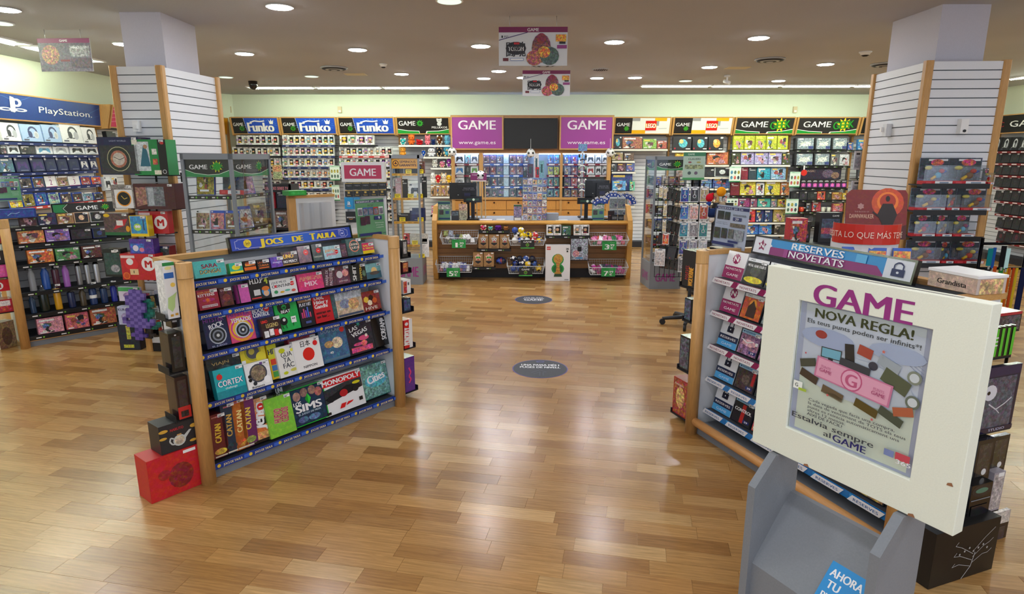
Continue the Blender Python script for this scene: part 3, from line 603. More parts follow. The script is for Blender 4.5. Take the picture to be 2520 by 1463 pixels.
def S_funko(me=False): return [('r', 0, 0, 1, 1, '1c1c1e'), ('p', [(.31, 0), (1, 0), (1, 1), (.26, 1)], '1d4fc0')] + [('p', [(.62, .5), (.62 + 2 * math.cos(a) , .5 + 2 * math.sin(a)), (.62 + 2 * math.cos(a + .05), .5 + 2 * math.sin(a + .05))], '2a66d8') for a in ()] + \
    [('p', [(.62 + .2 * math.cos(a), .5 + .3 * math.sin(a)), (.62 + .36 * math.cos(a - .03), .5 + .46 * math.sin(a - .03)), (.62 + .36 * math.cos(a + .03), .5 + .46 * math.sin(a + .03))], '4a86e8') for a in [i * .26 for i in range(24)]] + \
    [('l', [(.265, 1), (.315, 0)], .02, 'e8e8f0'), ('t', 'GAME', .135, .6, .22, 'f4f4f4', .22, .015), ('s', .2, .33, .2, 9, .55, '3a9a2a'), ('s', .2, .33, .12, 9, .6, '1a5a14'),
     ('t', 'Funko', .62, .44, .6, 'f8f8f8', .56, .045), ('l', [(.4, .72), (.5, .82), (.62, .78), (.72, .82)], .08, 'f8f8f8'), ('p', [(.83, .62), (.81, .9), (.845, .78), (.865, .94), (.885, .78), (.92, .9), (.9, .62)], 'f8f8f8')]
def S_lego(): return [('r', 0, 0, 1, 1, 'eeeeea'), ('r', 0, 0, .31, 1, '1e1e20'), ('t', 'GAME', .15, .58, .22, 'f4f4f4', .24, .015), ('s', .21, .32, .2, 9, .55, '3a9a2a'), ('r', .31, .8, .45, 1, '9a9a9e'), ('r', .31, 0, .56, .22, 'f0b41a'), ('r', .72, .8, .94, 1, 'f0b41a'), ('r', .72, .5, .8, .8, 'a0a4a8'),
                      ('r', .555, .2, .755, .82, 'd81e18'), ('t', 'LEGO', .655, .51, .3, 'f8d820', .18, .06), ('t', 'LEGO', .655, .51, .28, 'ffffff', .165, .03), ('l', [(.8, .32), (.95, .34)], .02, '9aa0a8')]
def S_pelux(): return [('r', 0, 0, 1, 1, '1e1e20'), ('p', [(0, .3), (.2, .2), (.42, .17), (.43, 0), (0, 0)], 'f0f0f0'), ('p', [(0, .26), (.2, .16), (.41, .13), (.42, 0), (0, 0)], '1f9a3c'), ('p', [(.56, .16), (.8, .18), (1, .3), (1, 0), (.54, 0)], 'f0f0f0'), ('p', [(.58, .12), (.8, .14), (1, .26), (1, 0), (.57, 0)], '1f9a3c'),
                       ('t', 'GAME', .19, .66, .3, 'f4f4f4', .32, .015), ('s', .44, .66, .24, 10, .5, '3cb03a'), ('s', .44, .66, .13, 10, .6, '145a1a'), ('e', .82, .62, .045, .13, 'd8d8d8'), ('e', .82, .83, .05, .12, 'd8d8d8'), ('e', .785, .92, .02, .05, 'd8d8d8'), ('e', .855, .92, .02, .05, 'd8d8d8'), ('e', .805, .84, .008, .02, 'k'), ('e', .835, .84, .008, .02, 'k'), ('t', 'PELUIXOS', .82, .4, .13, 'f4f4f4', .3, .02)]
def S_ps(): return [('r', 0, 0, 1, 1, C('123c86', .06)), ('l', [(0, .92), (.1, .9), (.2, .72), (.27, .85), (.33, 1)], .02, '3a6cb4'), ('l', [(.62, 0), (.8, .2), (.9, .6), (1, .85)], .02, '3a6cb4'), ('l', [(.8, 0), (.88, .3), (1, .5)], .015, '2c5ca8'),
                    ('p', [(.155, .3), (.185, .27), (.185, .88), (.155, .92)], 'f4f4f4'), ('e', .205, .68, .04, .17, 'f4f4f4'), ('e', .202, .68, .017, .09, '123c86'), ('e', .11, .39, .055, .07, 'f4f4f4'), ('e', .23, .39, .055, .07, 'f4f4f4'), ('e', .115, .39, .03, .03, '123c86'), ('e', .23, .39, .03, .03, '123c86'), ('r', .15, .3, .19, .85, 'f4f4f4'),
                    ('t', 'PlayStation.', .645, .5, .27, 'f4f4f4', .52, .012)]
def slat_back(fr, t, u0, u1, z0, z1, c='slat', off=.02):
    n = int((z1 - z0) / .08); b = MB().box(u0, .012, z0, u1, .03, z1, '8a8e94', 'paint')
    for k in range(n): b.box(u0, 0, z0 + k * .08, u1, .012, z0 + k * .08 + .07, c, 'paint')
    b.build('slatwall_panel', t, fr.M(0, off, 0))
CUR = [None]
def bay(fr, u0, u1, lb, hdr=None, z0h=2.44, z1h=2.79, offs=(.36, .46), depth=.38, upright=True, zt=2.46, post=None):
    t = thing('shelving_bay', lb, 'shelving'); CUR[0] = (u0 + .002, u1 - .002)
    slat_back(fr, t, u0, u1, .1, zt, off=.07 if depth > .3 else .03)
    if upright:
        for q in (u0 + .022,) if upright == 1 else (u0 + .022, u1 - .022):
            MB().box(-.02, 0, 0, .02, .09, z0h + .1, 'wd', 'wood').build('upright', t, fr.M(q, .12, 0))
    MB().box(u0, 0, 0, u1, .3, .12, 'dk', 'paint').build('plinth', t, fr.M(0, .34, 0))
    if hdr:
        header(fr, t, u0 + .027, u1 - .027, z0h, z1h, offs[0], offs[1], hdr)
        MB().prism([(0, z0h - .05), (-.36, z0h - .02), (-.46, z1h), (0, z1h)], -.012, .012, 'wd', 'wood').build('sign_bracket', t, fr.M(u0 + .013, 0, 0))
        MB().prism([(0, z0h - .05), (-.36, z0h - .02), (-.46, z1h), (0, z1h)], -.012, .012, 'wd', 'wood').build('sign_bracket', t, fr.M(u1 - .013, 0, 0))
    return t
def add_shelf(t, fr, u0, u1, z, off, strip='geek', depth=.3, c='k'):
    s = shelf_mesh(u1 - u0, depth, c).build('shelf', t, fr.M(u0, off - depth, z))
    strip_mesh(u1 - u0, STRIPC[strip], strip).build('price_strip', s, Matrix.Translation((0, -depth, -.006)))
    return s
def row(t, fr, off, place_, nrow, yb, items, strip='geek', frm='from corner', lean=R(6), tagp=.25, shelf=True, z=None, urng=None, deep=.3, ang=None):
    """items: (x0, x1, ytop, style, colour[, own label]) in photo pixels; all stand on the shelf whose front edge shows at pixel row yb"""
    xm = (items[0][0] + items[-1][1]) / 2
    z = fr.at(xm, yb, off)[1] if z is None else z
    if urng is None: urng = (min(fr.at(i[0], yb, off)[0] for i in items) - .02, max(fr.at(i[1], yb, off)[0] for i in items) + .02)
    if CUR[0]: urng = (max(urng[0], CUR[0][0]), min(urng[1], CUR[0][1]))
    if shelf: add_shelf(t, fr, urng[0], urng[1], z, off, strip, deep)
    for i, it in enumerate(items):
        x0, x1, yt, st, col = it[:5]
        ym = (yt + yb) / 2; a = fr.at(x0, ym, off - .03)[0]; b = fr.at(x1, ym, off - .03)[0]
        h = fr.at((x0 + x1) / 2, yt, off - .04)[1] - z; w_ = b - a
        if st == 'mug': h = min(h, .1)
        lb = it[5] if len(it) > 5 else None
        if lb is None:
            lb = '{}, {} {}, {} shelf {}'.format(WHAT[st].format(cname(col)), ORD[i % 20], frm, ORD[nrow], place_)
        put(fr, st, (a + b) / 2, z, w_ * (.995 if st == 'pop' else .97), max(h, .03), col, off - .02, lb, '{} shelf {}'.format(ORD[nrow], place_)[:60], lean if st not in ('mug', 'plush') else 0, RNG.random() < tagp)
    return z
def fill(x0, x1, n, yt, st, cols, gap=0, jit=0):
    w_ = (x1 - x0) / n; return [(x0 + i * w_ + gap / 2, x0 + (i + 1) * w_ - gap / 2, yt + RNG.uniform(-jit, jit), st if isinstance(st, str) else st[i % len(st)], cols[i % len(cols)] if isinstance(cols, (list, tuple)) else RNG.choice(FIGC)) for i in range(n)]
# ---------------------------------------------------------------- back wall bays
BW = Fr((0, 14.12), (1, 0)); SO = .4      # shelf fronts stand .4 m out from the wall panels
def bu(px, off=.4, y=320): return BW.at(px, y, off)[0]
WOODB = []
fun_lab = ['bay under the first blue sign', 'bay under the second blue sign', 'bay under the third blue sign']
rowsY = [(357, 334), (384, 363), (411, 390), (438, 417), (465, 445), (492, 473), (518, 499), (545, 526)]
for k, (a, b_) in enumerate(((569, 690), (691, 830), (831, 973))):
    t = bay(BW, bu(a), bu(b_), 'slatted %s, packed with white figure boxes' % fun_lab[k].replace('under the', 'beneath the'), S_funko())
    for j, (yb, yt) in enumerate(rowsY):
        if k == 0 and j > 4: continue
        if k == 2 and j in (4, 5, 6, 7): n0, n1, n = 945, 968, 2
        elif k == 2 and j == 0: n0, n1, n = 836, 921, 4
        elif k == 0: n0, n1, n = (582, 684, 7) if j == 0 else ((572, 688, 8) if j == 1 else (648, 690, 3))
        elif k == 1 and j >= 4: n0, n1, n = ((712, 822, 7) if j < 6 else (752, 822, 5))
        else: n0, n1, n = a + 4, b_ - 8, 9
        its = fill(n0, n1, n, yt, 'pop', None, .8, .6)
        st = 'navy' if k == 1 else ('redw' if (k, j) == (2, 1) else ('black' if k != 1 else 'navy'))
        row(t, BW, SO, ('under first blue sign', 'under second blue sign', 'under third blue sign')[k], j, yb, its, st, 'from corner', R(2), .1)
def gposter(fr, x0, x1, y0, y1, off, lb, kind=0):
    """pale green price poster of small pictures, clipped to a shelf"""
    u0, u1, zb, zt = fr.rect(x0, y0, x1, y1, off); w_, h_ = u1 - u0, zt - zb
    pr = [('r', 0, .9, 1, 1, 'b8dcc4'), ('t', 'GAME', .3, .95, .04, '2a6a4a'), ('r', 0, 0, 1, .06, '2f8a50')]
    for i in range(3):
        for j in range(2): pr.append(('e', .2 + .3 * i, .28 + .34 * j, .1, .12, C(RNG.choice(('3a4048', '507060', 'c04a50', '4a90b0', 'b0a040')), .6)))
    o = tag(MB().box(0, 0, 0, w_, .003, h_, 'e4f2e8').art(w_, h_, pr, (0, 0, 0)).build('price_poster', None, fr.M(u0, off, zb)), lb, 'poster', 'pale green posters clipped to wall shelves')
    for k in (.2, .8): MB().tube((w_ * .5, .003, h_ * k), (w_ * .5, off - .08, h_ * k), .004, 'w', 'paint', 5).build('poster_clip', o)
    return o
gposter(BW, 812, 836, 408, 444, .46, 'pale green poster clipped beside the second blue-signed bay, upper one'); gposter(BW, 817, 836, 456, 494, .46, 'pale green poster clipped beside the second blue-signed bay, lower one')
u0, u1, zb, zt = BW.rect(671, 406, 694, 442, .46)
tag(MB().box(0, 0, 0, u1 - u0, .02, zt - zb, C('c8b89a', .8)).art(u1 - u0, zt - zb, [('r', .05, .55, .95, .97, C('d8a070', .9)), ('r', .05, .05, .95, .5, C('98a880', .9))], (0, 0, 0)).build('sticker_sheet', None, BW.M(u0, .46, zb)), 'busy coloured sheet of cards hanging between first and second blue bays', 'poster')
# soft toy bay
PW = 'under teddy sign'
t = bay(BW, bu(974), bu(1109), 'slatted bay of soft toys under the black sign with a teddy', S_pelux())
row(t, BW, SO, PW, 0, 357, [(983, 1000, 341, 'plush', 'teal'), (1002, 1022, 330, 'plush', 'e07030', 'green-shirted plush figure with orange hair on top plush shelf'), (1022, 1042, 343, 'plush', 'red'), (1044, 1060, 333, 'plush', 'f08090'), (1060, 1072, 343, 'plush', '203060'), (1073, 1090, 334, 'plush', '6a4020'), (1092, 1108, 332, 'plush', '70b8d8')], 'white')
row(t, BW, SO, PW, 1, 386, [(983, 1000, 358, 'plush', 'e8a040'), (1036, 1048, 370, 'plush', 'blue'), (1050, 1073, 362, 'plush', 'f0f0f4'), (1074, 1088, 364, 'plush', '202024'), (1089, 1111, 357, 'plush', '50b0d8')], 'white')
row(t, BW, SO, PW, 2, 413, [(1062, 1078, 391, 'plush', 'd8d8d0'), (1080, 1096, 396, 'plush', 'e080a0'), (1097, 1112, 390, 'plush', '9040a0')], 'white')
row(t, BW, SO, PW, 3, 452, [(1058, 1072, 424, 'plush', 'f0f0f0'), (1070, 1086, 430, 'plush', 'd02830'), (1084, 1100, 426, 'plush', 'ece4d4'), (1096, 1114, 430, 'plush', 'f0c030')], 'white', shelf=False)
row(t, BW, SO, PW, 4, 484, fill(1060, 1112, 4, 456, 'box', ['a07848', 'b08858']), 'white')
row(t, BW, SO, PW, 5, 530, fill(1062, 1082, 2, 508, 'box', ['c04050', '5060c0']), 'black')
# brick toy bays
LG = 'under first red-square sign'
t = bay(BW, bu(1509), bu(1652), 'bay of brick toy boxes under the first red-square sign', S_lego())
row(t, BW, SO, LG, 0, 367, [(1509, 1530, 337, 'pose', '18181c'), (1531, 1581, 338, 'box', 'a06048'), (1582, 1616, 343, 'box', '8ab050'), (1617, 1641, 348, 'box', 'b05040')], 'plain', 'from purple panel')
row(t, BW, SO, LG, 1, 396, [(1505, 1533, 376, 'box', 'a09060'), (1535, 1560, 378, 'box', '705848')], 'plain', 'from purple panel')
row(t, BW, SO, LG, 2, 423, [(1504, 1518, 404, 'box', '404850'), (1519, 1539, 403, 'box', '583038'), (1541, 1562, 403, 'box', '5060a0')], 'plain', 'from purple panel')
row(t, BW, SO, LG, 3, 471, [(1504, 1557, 428, 'box', '2a3f80', 'tall navy brick toy box behind two smaller blue ones')], 'plain', 'from purple panel')
row(t, BW, SO + .14, LG, 3, 470, [(1507, 1540, 446, 'box', '60a8d8', 'sky-blue box with orange scene in front of the tall navy box'), (1550, 1562, 448, 'box', '58b890', 'small green-blue box beside the sky-blue one before the navy box')], 'plain', shelf=False)
row(t, BW, SO, LG, 4, 507, fill(1509, 1560, 3, 488, 'box', ['c05040', '605850', '889098']), 'plain', 'from purple panel')
L2 = 'under second red-square sign'
t = bay(BW, bu(1654), bu(1804), 'bay of brick toy boxes under the second red-square sign', S_lego())
row(t, BW, SO, L2, 0, 371, [(1656, 1702, 338, 'pose', '1c1c20'), (1704, 1742, 338, 'pose', '15171c'), (1743, 1781, 338, 'pose', '1a1a1a')], 'plain', 'from purple panel')
row(t, BW, SO, L2, 1, 406, [(1662, 1683, 378, 'box', 'd0a820'), (1740, 1792, 376, 'box', 'c06a3a')], 'plain', 'from purple panel')
row(t, BW, SO, L2, 2, 436, [(1664, 1682, 418, 'box', 'b09090'), (1732, 1757, 418, 'dark', '2a2c30'), (1758, 1797, 413, 'dark', 'd0d8d8')], 'plain', 'from purple panel')
row(t, BW, SO, L2, 3, 464, [(1664, 1700, 445, 'box', 'b8bcc0'), (1720, 1752, 441, 'box', '6080b0'), (1754, 1796, 440, 'box', '4060a0')], 'plain', 'from purple panel')
row(t, BW, SO, L2, 4, 500, fill(1664, 1796, 5, 476, 'box', ['a04030', '407050', '303a60', '907040', '8a8a90']), 'plain', 'from purple panel')
# two green-signed bays
G1 = 'under first star sign'
t = bay(BW, bu(1806), bu(1956), 'bay of board games under the first green star sign', S_geek()); fm = 'from brick toys'
st_yg = lambda c: C(c, .8)
row(t, BW, SO, G1, 0, 369, fill(1804, 1940, 5, 335, 'box', ['b8c020'], 1), 'white', fm)
row(t, BW, SO, G1, 1, 406, [(1801, 1822, 377, 'box', '404820'), (1823, 1856, 376, 'box', 'a8a0d0'), (1857, 1890, 376, 'box', 'a8a0d0'), (1891, 1924, 376, 'box', 'a8a0d0'), (1925, 1943, 378, 'box', '404820')], 'white', fm)
row(t, BW, SO, G1, 2, 443, [(1824, 1841, 413, 'flat', '8a2438'), (1842, 1862, 413, 'flat', '30404c'), (1863, 1896, 413, 'box', '2aa0b8'), (1897, 1934, 413, 'box', '8ab0d0')], 'white', fm)
row(t, BW, SO, G1, 3, 482, [(1798, 1820, 451, 'flat', '7a1a28'), (1821, 1860, 446, 'box', 'd0c040'), (1861, 1881, 451, 'box', 'd8dce0'), (1883, 1920, 446, 'box', 'd0c040'), (1921, 1943, 450, 'box', 'c07848')], 'geek', fm)
row(t, BW, SO, G1, 4, 511, [(1816, 1845, 489, 'box', '903870'), (1846, 1863, 490, 'box', '8a4a6a'), (1864, 1896, 490, 'box', '40a8a0'), (1897, 1912, 490, 'box', '707880'), (1913, 1936, 491, 'box', 'a09030')], 'white', fm)
row(t, BW, SO, G1, 5, 548, [(1838, 1859, 515, 'box', 'd02020'), (1860, 1880, 517, 'box', '203a70'), (1881, 1901, 517, 'box', '203a70'), (1903, 1932, 515, 'box', 'b0a060')], 'white', fm)
row(t, BW, SO, G1, 6, 578, [(1836, 1866, 551, 'box', '3878c8'), (1867, 1899, 551, 'box', '3878c8'), (1904, 1931, 553, 'box', '40382c')], 'white', fm)
for i, (x0, x1, y0, y1) in enumerate(((1795, 1823, 410, 448), (1788, 1816, 489, 508))):
    gposter(BW, x0, x1, y0, y1, .5, 'pale poster of small figures clipped at the edge of first green-star bay, %s one' % ('upper', 'lower')[i])
G2 = 'under second star sign'
t = bay(BW, bu(1958), bu(2113), 'bay of toys and mugs under the second green star sign', S_geek()); fm = 'from board games'
row(t, BW, SO, G2, 0, 370, [(1957, 2004, 341, 'star', 'grey'), (2005, 2045, 341, 'star', 'grey'), (2046, 2085, 341, 'star', 'grey'), (2086, 2100, 352, 'box', '3050a0')], 'geek', fm)
row(t, BW, SO, G2, 1, 409, [(1955, 2001, 379, 'star', 'grey'), (2002, 2042, 379, 'star', 'grey'), (2044, 2065, 379, 'box', '606468'), (2066, 2090, 381, 'box', 'c8ccd4')], 'geek', fm)
z = BW.at(2020, 442, .38)[1]
u0, u1, zb, zt = BW.rect(1968, 413, 2070, 442, .36)
tag(MB().box(0, 0, 0, u1 - u0, .06, zt - zb, '1c1428').art(u1 - u0, zt - zb, [('r', .02, .04, .98, .96, C('241a38', .5)), ('t', 'MAGIC', .24, .72, .16, 'c8a890', .26), ('e', .68, .5, .14, .36, C('60506a', .9)), ('e', .86, .35, .1, .28, C('886858', .9))], (0, 0, 0)).build('game_box', None, BW.M(u0, .36, zb)), 'wide dark purple card game box with hooded figure, second green-star bay', 'box')
row(t, BW, SO, G2, 2, 464, fill(1970, 2084, 8, 443, 'smallk', ['a03898', '8030a0']), 'geek', fm)
row(t, BW, SO, G2, 3, 493, [(1946, 1966, 473, 'dark', '303038'), (1967, 1986, 473, 'dark', '383048'), (1987, 2010, 474, 'dark', '303838'), (2011, 2031, 472, 'box', 'd04828'), (2032, 2046, 474, 'dark', '404838'), (2047, 2072, 474, 'box', 'a06a3a'), (2073, 2088, 476, 'box', 'c0a030')], 'geek', fm)
row(t, BW, SO, G2, 4, 522, [(1966, 1982, 503, 'mug', 'd84020'), (1983, 1997, 500, 'box', '303034'), (1998, 2020, 497, 'box', 'b02838'), (2021, 2034, 499, 'mug', 'd8d8c8'), (2035, 2048, 499, 'mug', 'd8d8c8'), (2049, 2074, 502, 'box', 'c05a60')], 'geek', fm)
row(t, BW, SO, G2, 5, 558, [(1946, 1970, 535, 'box', 'b03030'), (1978, 2012, 524, 'dark', '404048'), (2026, 2038, 530, 'box', 'c03038'), (2039, 2050, 530, 'box', '4060a0'), (2051, 2064, 533, 'dark', '505058')], 'geek', fm)
gposter(BW, 1943, 1969, 423, 461, .5, 'pale poster clipped between the two green-star bays, upper one'); gposter(BW, 1934, 1964, 490, 527, .5, 'pale poster clipped between the two green-star bays, lower one')
u0, u1, zb, zt = BW.rect(1972, 412, 1986, 432, .5); q = tag(MB().tube(((u1 - u0) / 2, 0, (zt - zb) / 2), ((u1 - u0) / 2, -.004, (zt - zb) / 2), .065, 'd82a20', 'print', 18).box(.04, 0, .15, .07, .003, .24, 'w').build('round_tag', None, BW.M(u0, .5, zb - .03)), 'round red price tag on a white stem by the purple box', 'price tag'); MB().tube((.055, 0, .235), (.055, .14, .235), .004, 'w', 'paint', 5).build('tag_clip', q)
t = bay(BW, bu(2116), bu(2260), 'bay with a plain black header sign beside the second column', [('r', 0, 0, 1, 1, '161618')])
row(t, BW, SO, 'under plain black sign', 0, 370, [(2111, 2132, 344, 'box', '3a80c0')], 'geek', 'from column')
row(t, BW, SO, 'under plain black sign', 2, 440, [(2111, 2132, 410, 'box', '404048')], 'geek', 'from column')
# corner panel seen past the first column
CF = Fr((-6.83, 13.42), (.66, .79))
CUR[0] = None
t = thing('corner_panel', 'oak and slat panel in the room corner with orange header', 'shelving')
header(CF, t, .1, .85, 2.44, 2.79, .1, .18, [('r', 0, 0, 1, 1, 'd89a20'), ('t', 'GAME', .5, .5, .5, 'mag', .8, .03)])
slat_back(CF, t, .08, .86, .1, 2.44)
for q in (.08, .88): MB().box(-.025, 0, 0, .025, .08, 2.8, 'wd', 'wood').build('upright', t, CF.M(q, .07, 0))
put(CF, 'box', .62, 1.975, .2, .26, 'd02828', .2, 'small red and yellow box in the corner beside the first column', None, 0, seed=3)
add_shelf(t, CF, .15, .8, 1.975, .24)
# ---------------------------------------------------------------- centre of the back wall: purple signs, screen, lit display
def S_game(): return [('r', 0, 0, 1, 1, '9c3a94'), ('t', 'GAME', .5, .76, .3, 'f6eef6', .74, .02), ('t', 'www.game.es', .5, .2, .125, 'f6eef6', .74, .0)]
def flat_sign(fr, x0, x1, y0, y1, off, pr, name, lb, cat, fc='wd', fm_='woodx', border=.03, th=.05, body='k'):
    u0, u1, zb, zt = fr.rect(x0, y0, x1, y1, off); w_, h_ = u1 - u0, zt - zb; B = border
    t = thing(name, lb, cat, fr.M(u0, off, zb))
    MB().box(0, 0, 0, w_, th, B, fc, fm_).box(0, 0, h_ - B, w_, th, h_, fc, fm_).box(0, 0, B, B, th, h_ - B, fc, 'wood' if fm_ == 'woodx' else fm_).box(w_ - B, 0, B, w_, th, h_ - B, fc, 'wood' if fm_ == 'woodx' else fm_).build('frame', t)
    MB().box(B, .012, B, w_ - B, th, h_ - B, body, 'print' if pr else 'paint').art(w_ - 2 * B, h_ - 2 * B, pr or [], (B, .012, B)).build('sign_panel' if pr else 'screen', t)
    return t
flat_sign(BW, 1109, 1239, 285, 369, .52, S_game(), 'purple_sign', 'purple framed shop sign between the plush bay and the screen', 'sign')
flat_sign(BW, 1377, 1510, 285, 369, .52, S_game(), 'purple_sign', 'purple framed shop sign between the screen and brick-toy bays', 'sign')
flat_sign(BW, 1241, 1372, 291, 366, .54, None, 'wall_screen', 'switched-off black flat screen between two purple signs', 'screen', 'k', 'paint', .012, .06, '040405')
CUR[0] = None
tc = thing('display_wall', 'oak display wall with lit game cases behind glass and drawers below', 'display case')
ua, ub = bu(1110, .35), bu(1510, .35)
def bz(y, off=.35): return BW.at(1300, y, off)[1]
MB().box(ua, 0, bz(378), ub, .03, bz(285, .52) + .02, 'b07c46', 'woodx').build('back_panel', tc, BW.M(0, .4, 0))
MB().box(ua, 0, bz(492), ub, .02, bz(376), '9ab4cc', 'paint').build('back_board', tc, BW.M(0, .05, 0))
zsill = bz(486, .4)
MB().box(ua, 0, zsill - .05, ub, .42, zsill, 'wd', 'woodx').build('ledge', tc, BW.M(0, .44, 0))
for a, b_ in ((1109, 1117), (1178, 1188), (1380, 1386), (1497, 1506)):
    MB().box(bu(a, .4), 0, 0, bu(b_, .4), .4, bz(376), 'wd', 'wood').build('upright', tc, BW.M(0, .42, 0))
MB().box(ua, 0, 0, ub, .36, zsill - .05, 'wd', 'wood').build('drawer_carcass', tc, BW.M(0, .38, 0))
xs = [1114, 1152, 1184, 1246, 1306, 1371, 1434, 1500]
for i in range(len(xs) - 1):
    for (ya, yb_) in ((494, 517), (518, 545)):
        a, b_ = bu(xs[i], .4) + .006, bu(xs[i + 1], .4) - .006
        d_ = MB().box(a, 0, bz(yb_, .4) + .006, b_, .02, bz(ya, .4) - .004, 'd0944a', 'wood').build('drawer', tc, BW.M(0, .405, 0))
        MB().tube(((a + b_) / 2, -.022, bz(yb_, .4) + (bz(ya, .4) - bz(yb_, .4)) * .78), ((a + b_) / 2, 0, bz(yb_, .4) + (bz(ya, .4) - bz(yb_, .4)) * .78), .02, '5a4030', 'metal', 10).build('knob', d_)
for a, b_ in ((1120, 1177), (1190, 1300), (1310, 1379), (1387, 1496)):
    MB().tube((bu(a), -.01, 0), (bu(b_), -.01, 0), .012, 'w', 'tube', 8).build('display_tube', tc, BW.M(0, .3, bz(376) - .02))
    MB().box(bu(a) - .02, 0, zsill + .005, bu(b_) + .02, .006, bz(378), 'w', 'glass').build('glass_door', tc, BW.M(0, .41, 0))
lines = [403, 431, 459, 485]; tops = [379, 407, 434, 463]
def drow(j, items, strip, frm, nm): row(tc, BW, .3, nm, j, lines[j], items, strip, frm, R(4), .0, deep=.22)
DW = 'in the lit display'
for j in range(4):
    if j < 3: drow(j, [[(1119, 1143, 379, 'ctrl', '202428'), (1145, 1157, 381, 'box', '80b8d0'), (1158, 1177, 379, 'ctrl', '404a58')], [(1119, 1143, 407, 'ctrl', '3080c8'), (1145, 1157, 405, 'dark', '606870'), (1158, 1177, 407, 'ctrl', '60a838')], [(1119, 1143, 436, 'ctrl', 'a0a4a8'), (1145, 1157, 434, 'dark', '505050')]][j], 'magred', 'from plush bay', DW)
    a = 'case'; cc = ['6a4a5a', '6a4a5a', '5a6478'] if j < 2 else ['405058', '405058', '404c54']
    x0 = 1189 if j < 2 else 1192
    its = [(x0 + i * 16.5, x0 + i * 16.5 + 15.5, tops[j], a, cc[i % 3]) for i in range(3)] + [(1239, 1252, tops[j] + 1, 'flat', 'b8d4e8', 'pale reservation card with padlock, %s shelf of the lit display' % ORD[j])] + [(1254 + i * 17, 1270 + i * 17, tops[j], a, cc[i % 3]) for i in range(3)]
    drow(j, its, 'blue', 'from oak post', DW)
    cs = (['4a80c8', '4898d0', '3a70b8', '5050b0', '4aa0d8'], ['a8b848', 'b8c848', '7888a8', '705060', 'a84830'], ['5a9098', '5a9898', '6a6a70', 'a86068', '806070'], ['589098', '60a0a8', '7a7a80', '84705a', '703038'])[j]
    drow(j, [(1348 + i * 14.5, 1361 + i * 14.5, tops[j] + 1, 'case', cs[i]) for i in range(2)] + [(1388 + i * 17, 1404 + i * 17, tops[j] + 1, 'case', cs[2 + i]) for i in range(3)], 'magred', 'past counter card rack', DW)
    if j < 2: drow(j, [(1444, 1463, tops[j] + 2, 'ctrl', ('404850', 'b03840')[j]), (1465, 1480, tops[j] + 2, 'ctrl', ('506068', '303438')[j]), (1482, 1497, tops[j] + 3, 'ctrl', ('3a4a58', '303034')[j])], 'magred', 'past headset stand', DW)
# ---------------------------------------------------------------- board game gondola (near, oak posts)
def gondola(name, lb, fr, L_, H_, shelves, strip, back=-.44, rail=False, color='gw'):
    t = thing(name, lb, 'display shelf', Matrix.Translation(fr.P(0, 0, 0)))
    inv = t.matrix_basis.inverted() if False else Matrix.Translation(-fr.P(0, 0, 0))
    B = lambda u, off, z=0, lean=0: inv @ fr.M(u, off, z, lean)
    for u_ in (0, L_):
        MB().tube((0, 0, 0), (0, 0, H_ - .09), .043, 'wd', 'wood', 18).prism([(.043 * math.cos(R(a)), .043 * math.sin(R(a))) for a in range(0, 360, 20)], H_ - .088, H_, 'd8aa6c', 'wood', 'z').build('post', t, B(u_, 0))
        s_ = 1 if u_ == 0 else -1
        MB().box(-.016, .02, .03, .016, -back + .02, H_ - .03, color, 'paint').box(-.024, .02, H_ - .03, .024, -back + .04, H_, 'wd', 'woodx').build('end_panel', t, B(u_ + (0 if u_ == 0 else 0), 0))
    n = int((H_ - .16) / .11); b = MB().box(.02, .006, .1, L_ - .02, .03, H_ - .03, '8a8e94', 'paint')
    for k in range(n): b.box(.02, -.004, .1 + k * .11, L_ - .02, .006, .1 + k * .11 + .1, 'e2e4ea', 'paint')
    b.build('back_panel', t, B(0, back))
    MB().box(.02, -.01, H_ - .03, L_ - .02, .05, H_, 'wd', 'woodx').build('top_rail', t, B(0, back))
    MB().box(.03, 0, 0, L_ - .03, -back - .02, .075, 'greyp' if False else '7c8086', 'paint').build('plinth', t, B(0, -.03))
    if rail: MB().tube((.04, 0, .1), (L_ - .04, 0, .1), .03, 'd49a5c', 'woodx', 14).build('bumper_rail', t, B(0, .0))
    else: MB().box(.03, -.012, .058, L_ - .03, .02, .075, 'wd', 'woodx').build('bumper_rail', t, B(0, -.03))
    for j, (z, off, st) in enumerate(shelves):
        d_ = -back + off; s = MB().box(0, -d_, -.012, L_ - .09, 0, 0, '3a3d44' if rail else '26282e', 'paint').build('shelf', t, B(.045, off - d_, z))
        strip(L_ - .09, st).build('price_strip', s, Matrix.Translation((0, -d_, -.004)))
        for q in (.12, L_ - .22): MB().prism([(0, -.013), (-d_ * .8, -.013), (0, -.1)], 0, .012, 'dk', 'paint').build('bracket', s, Matrix.Translation((q, 0, 0)))
    return t
def strip_jocs(w_, st):
    b = MB().box(0, -.004, -.03, w_, 0, .008, '1f3f96', 'gloss'); n = 7; pr = []
    for i in range(n):
        x = (i + .45) / n; pr += [('c', x - .042, .5, .3, 'f0d040'), ('t', 'JOCS DE TAULA', x + .02, .46, .42, 'e8dca0', .085, .03), ('r', x + .07, .2, x + .1, .8, '3a6ad0')]
    return b.art(w_, .038, pr, (0, -.004, -.03))
GL = Fr((-1.86, 3.47), (.62, .784)); LG_ = 1.55
SH1 = [(1.225, -.12, ''), (1.03, -.10, ''), (.785, -.075, ''), (.483, -.05, ''), (.09, -.02, '')]
gondola('game_gondola', 'oak-posted shelf unit of board games under the blue and yellow sign', GL, LG_, 1.37, SH1, strip_jocs, back=-.31)
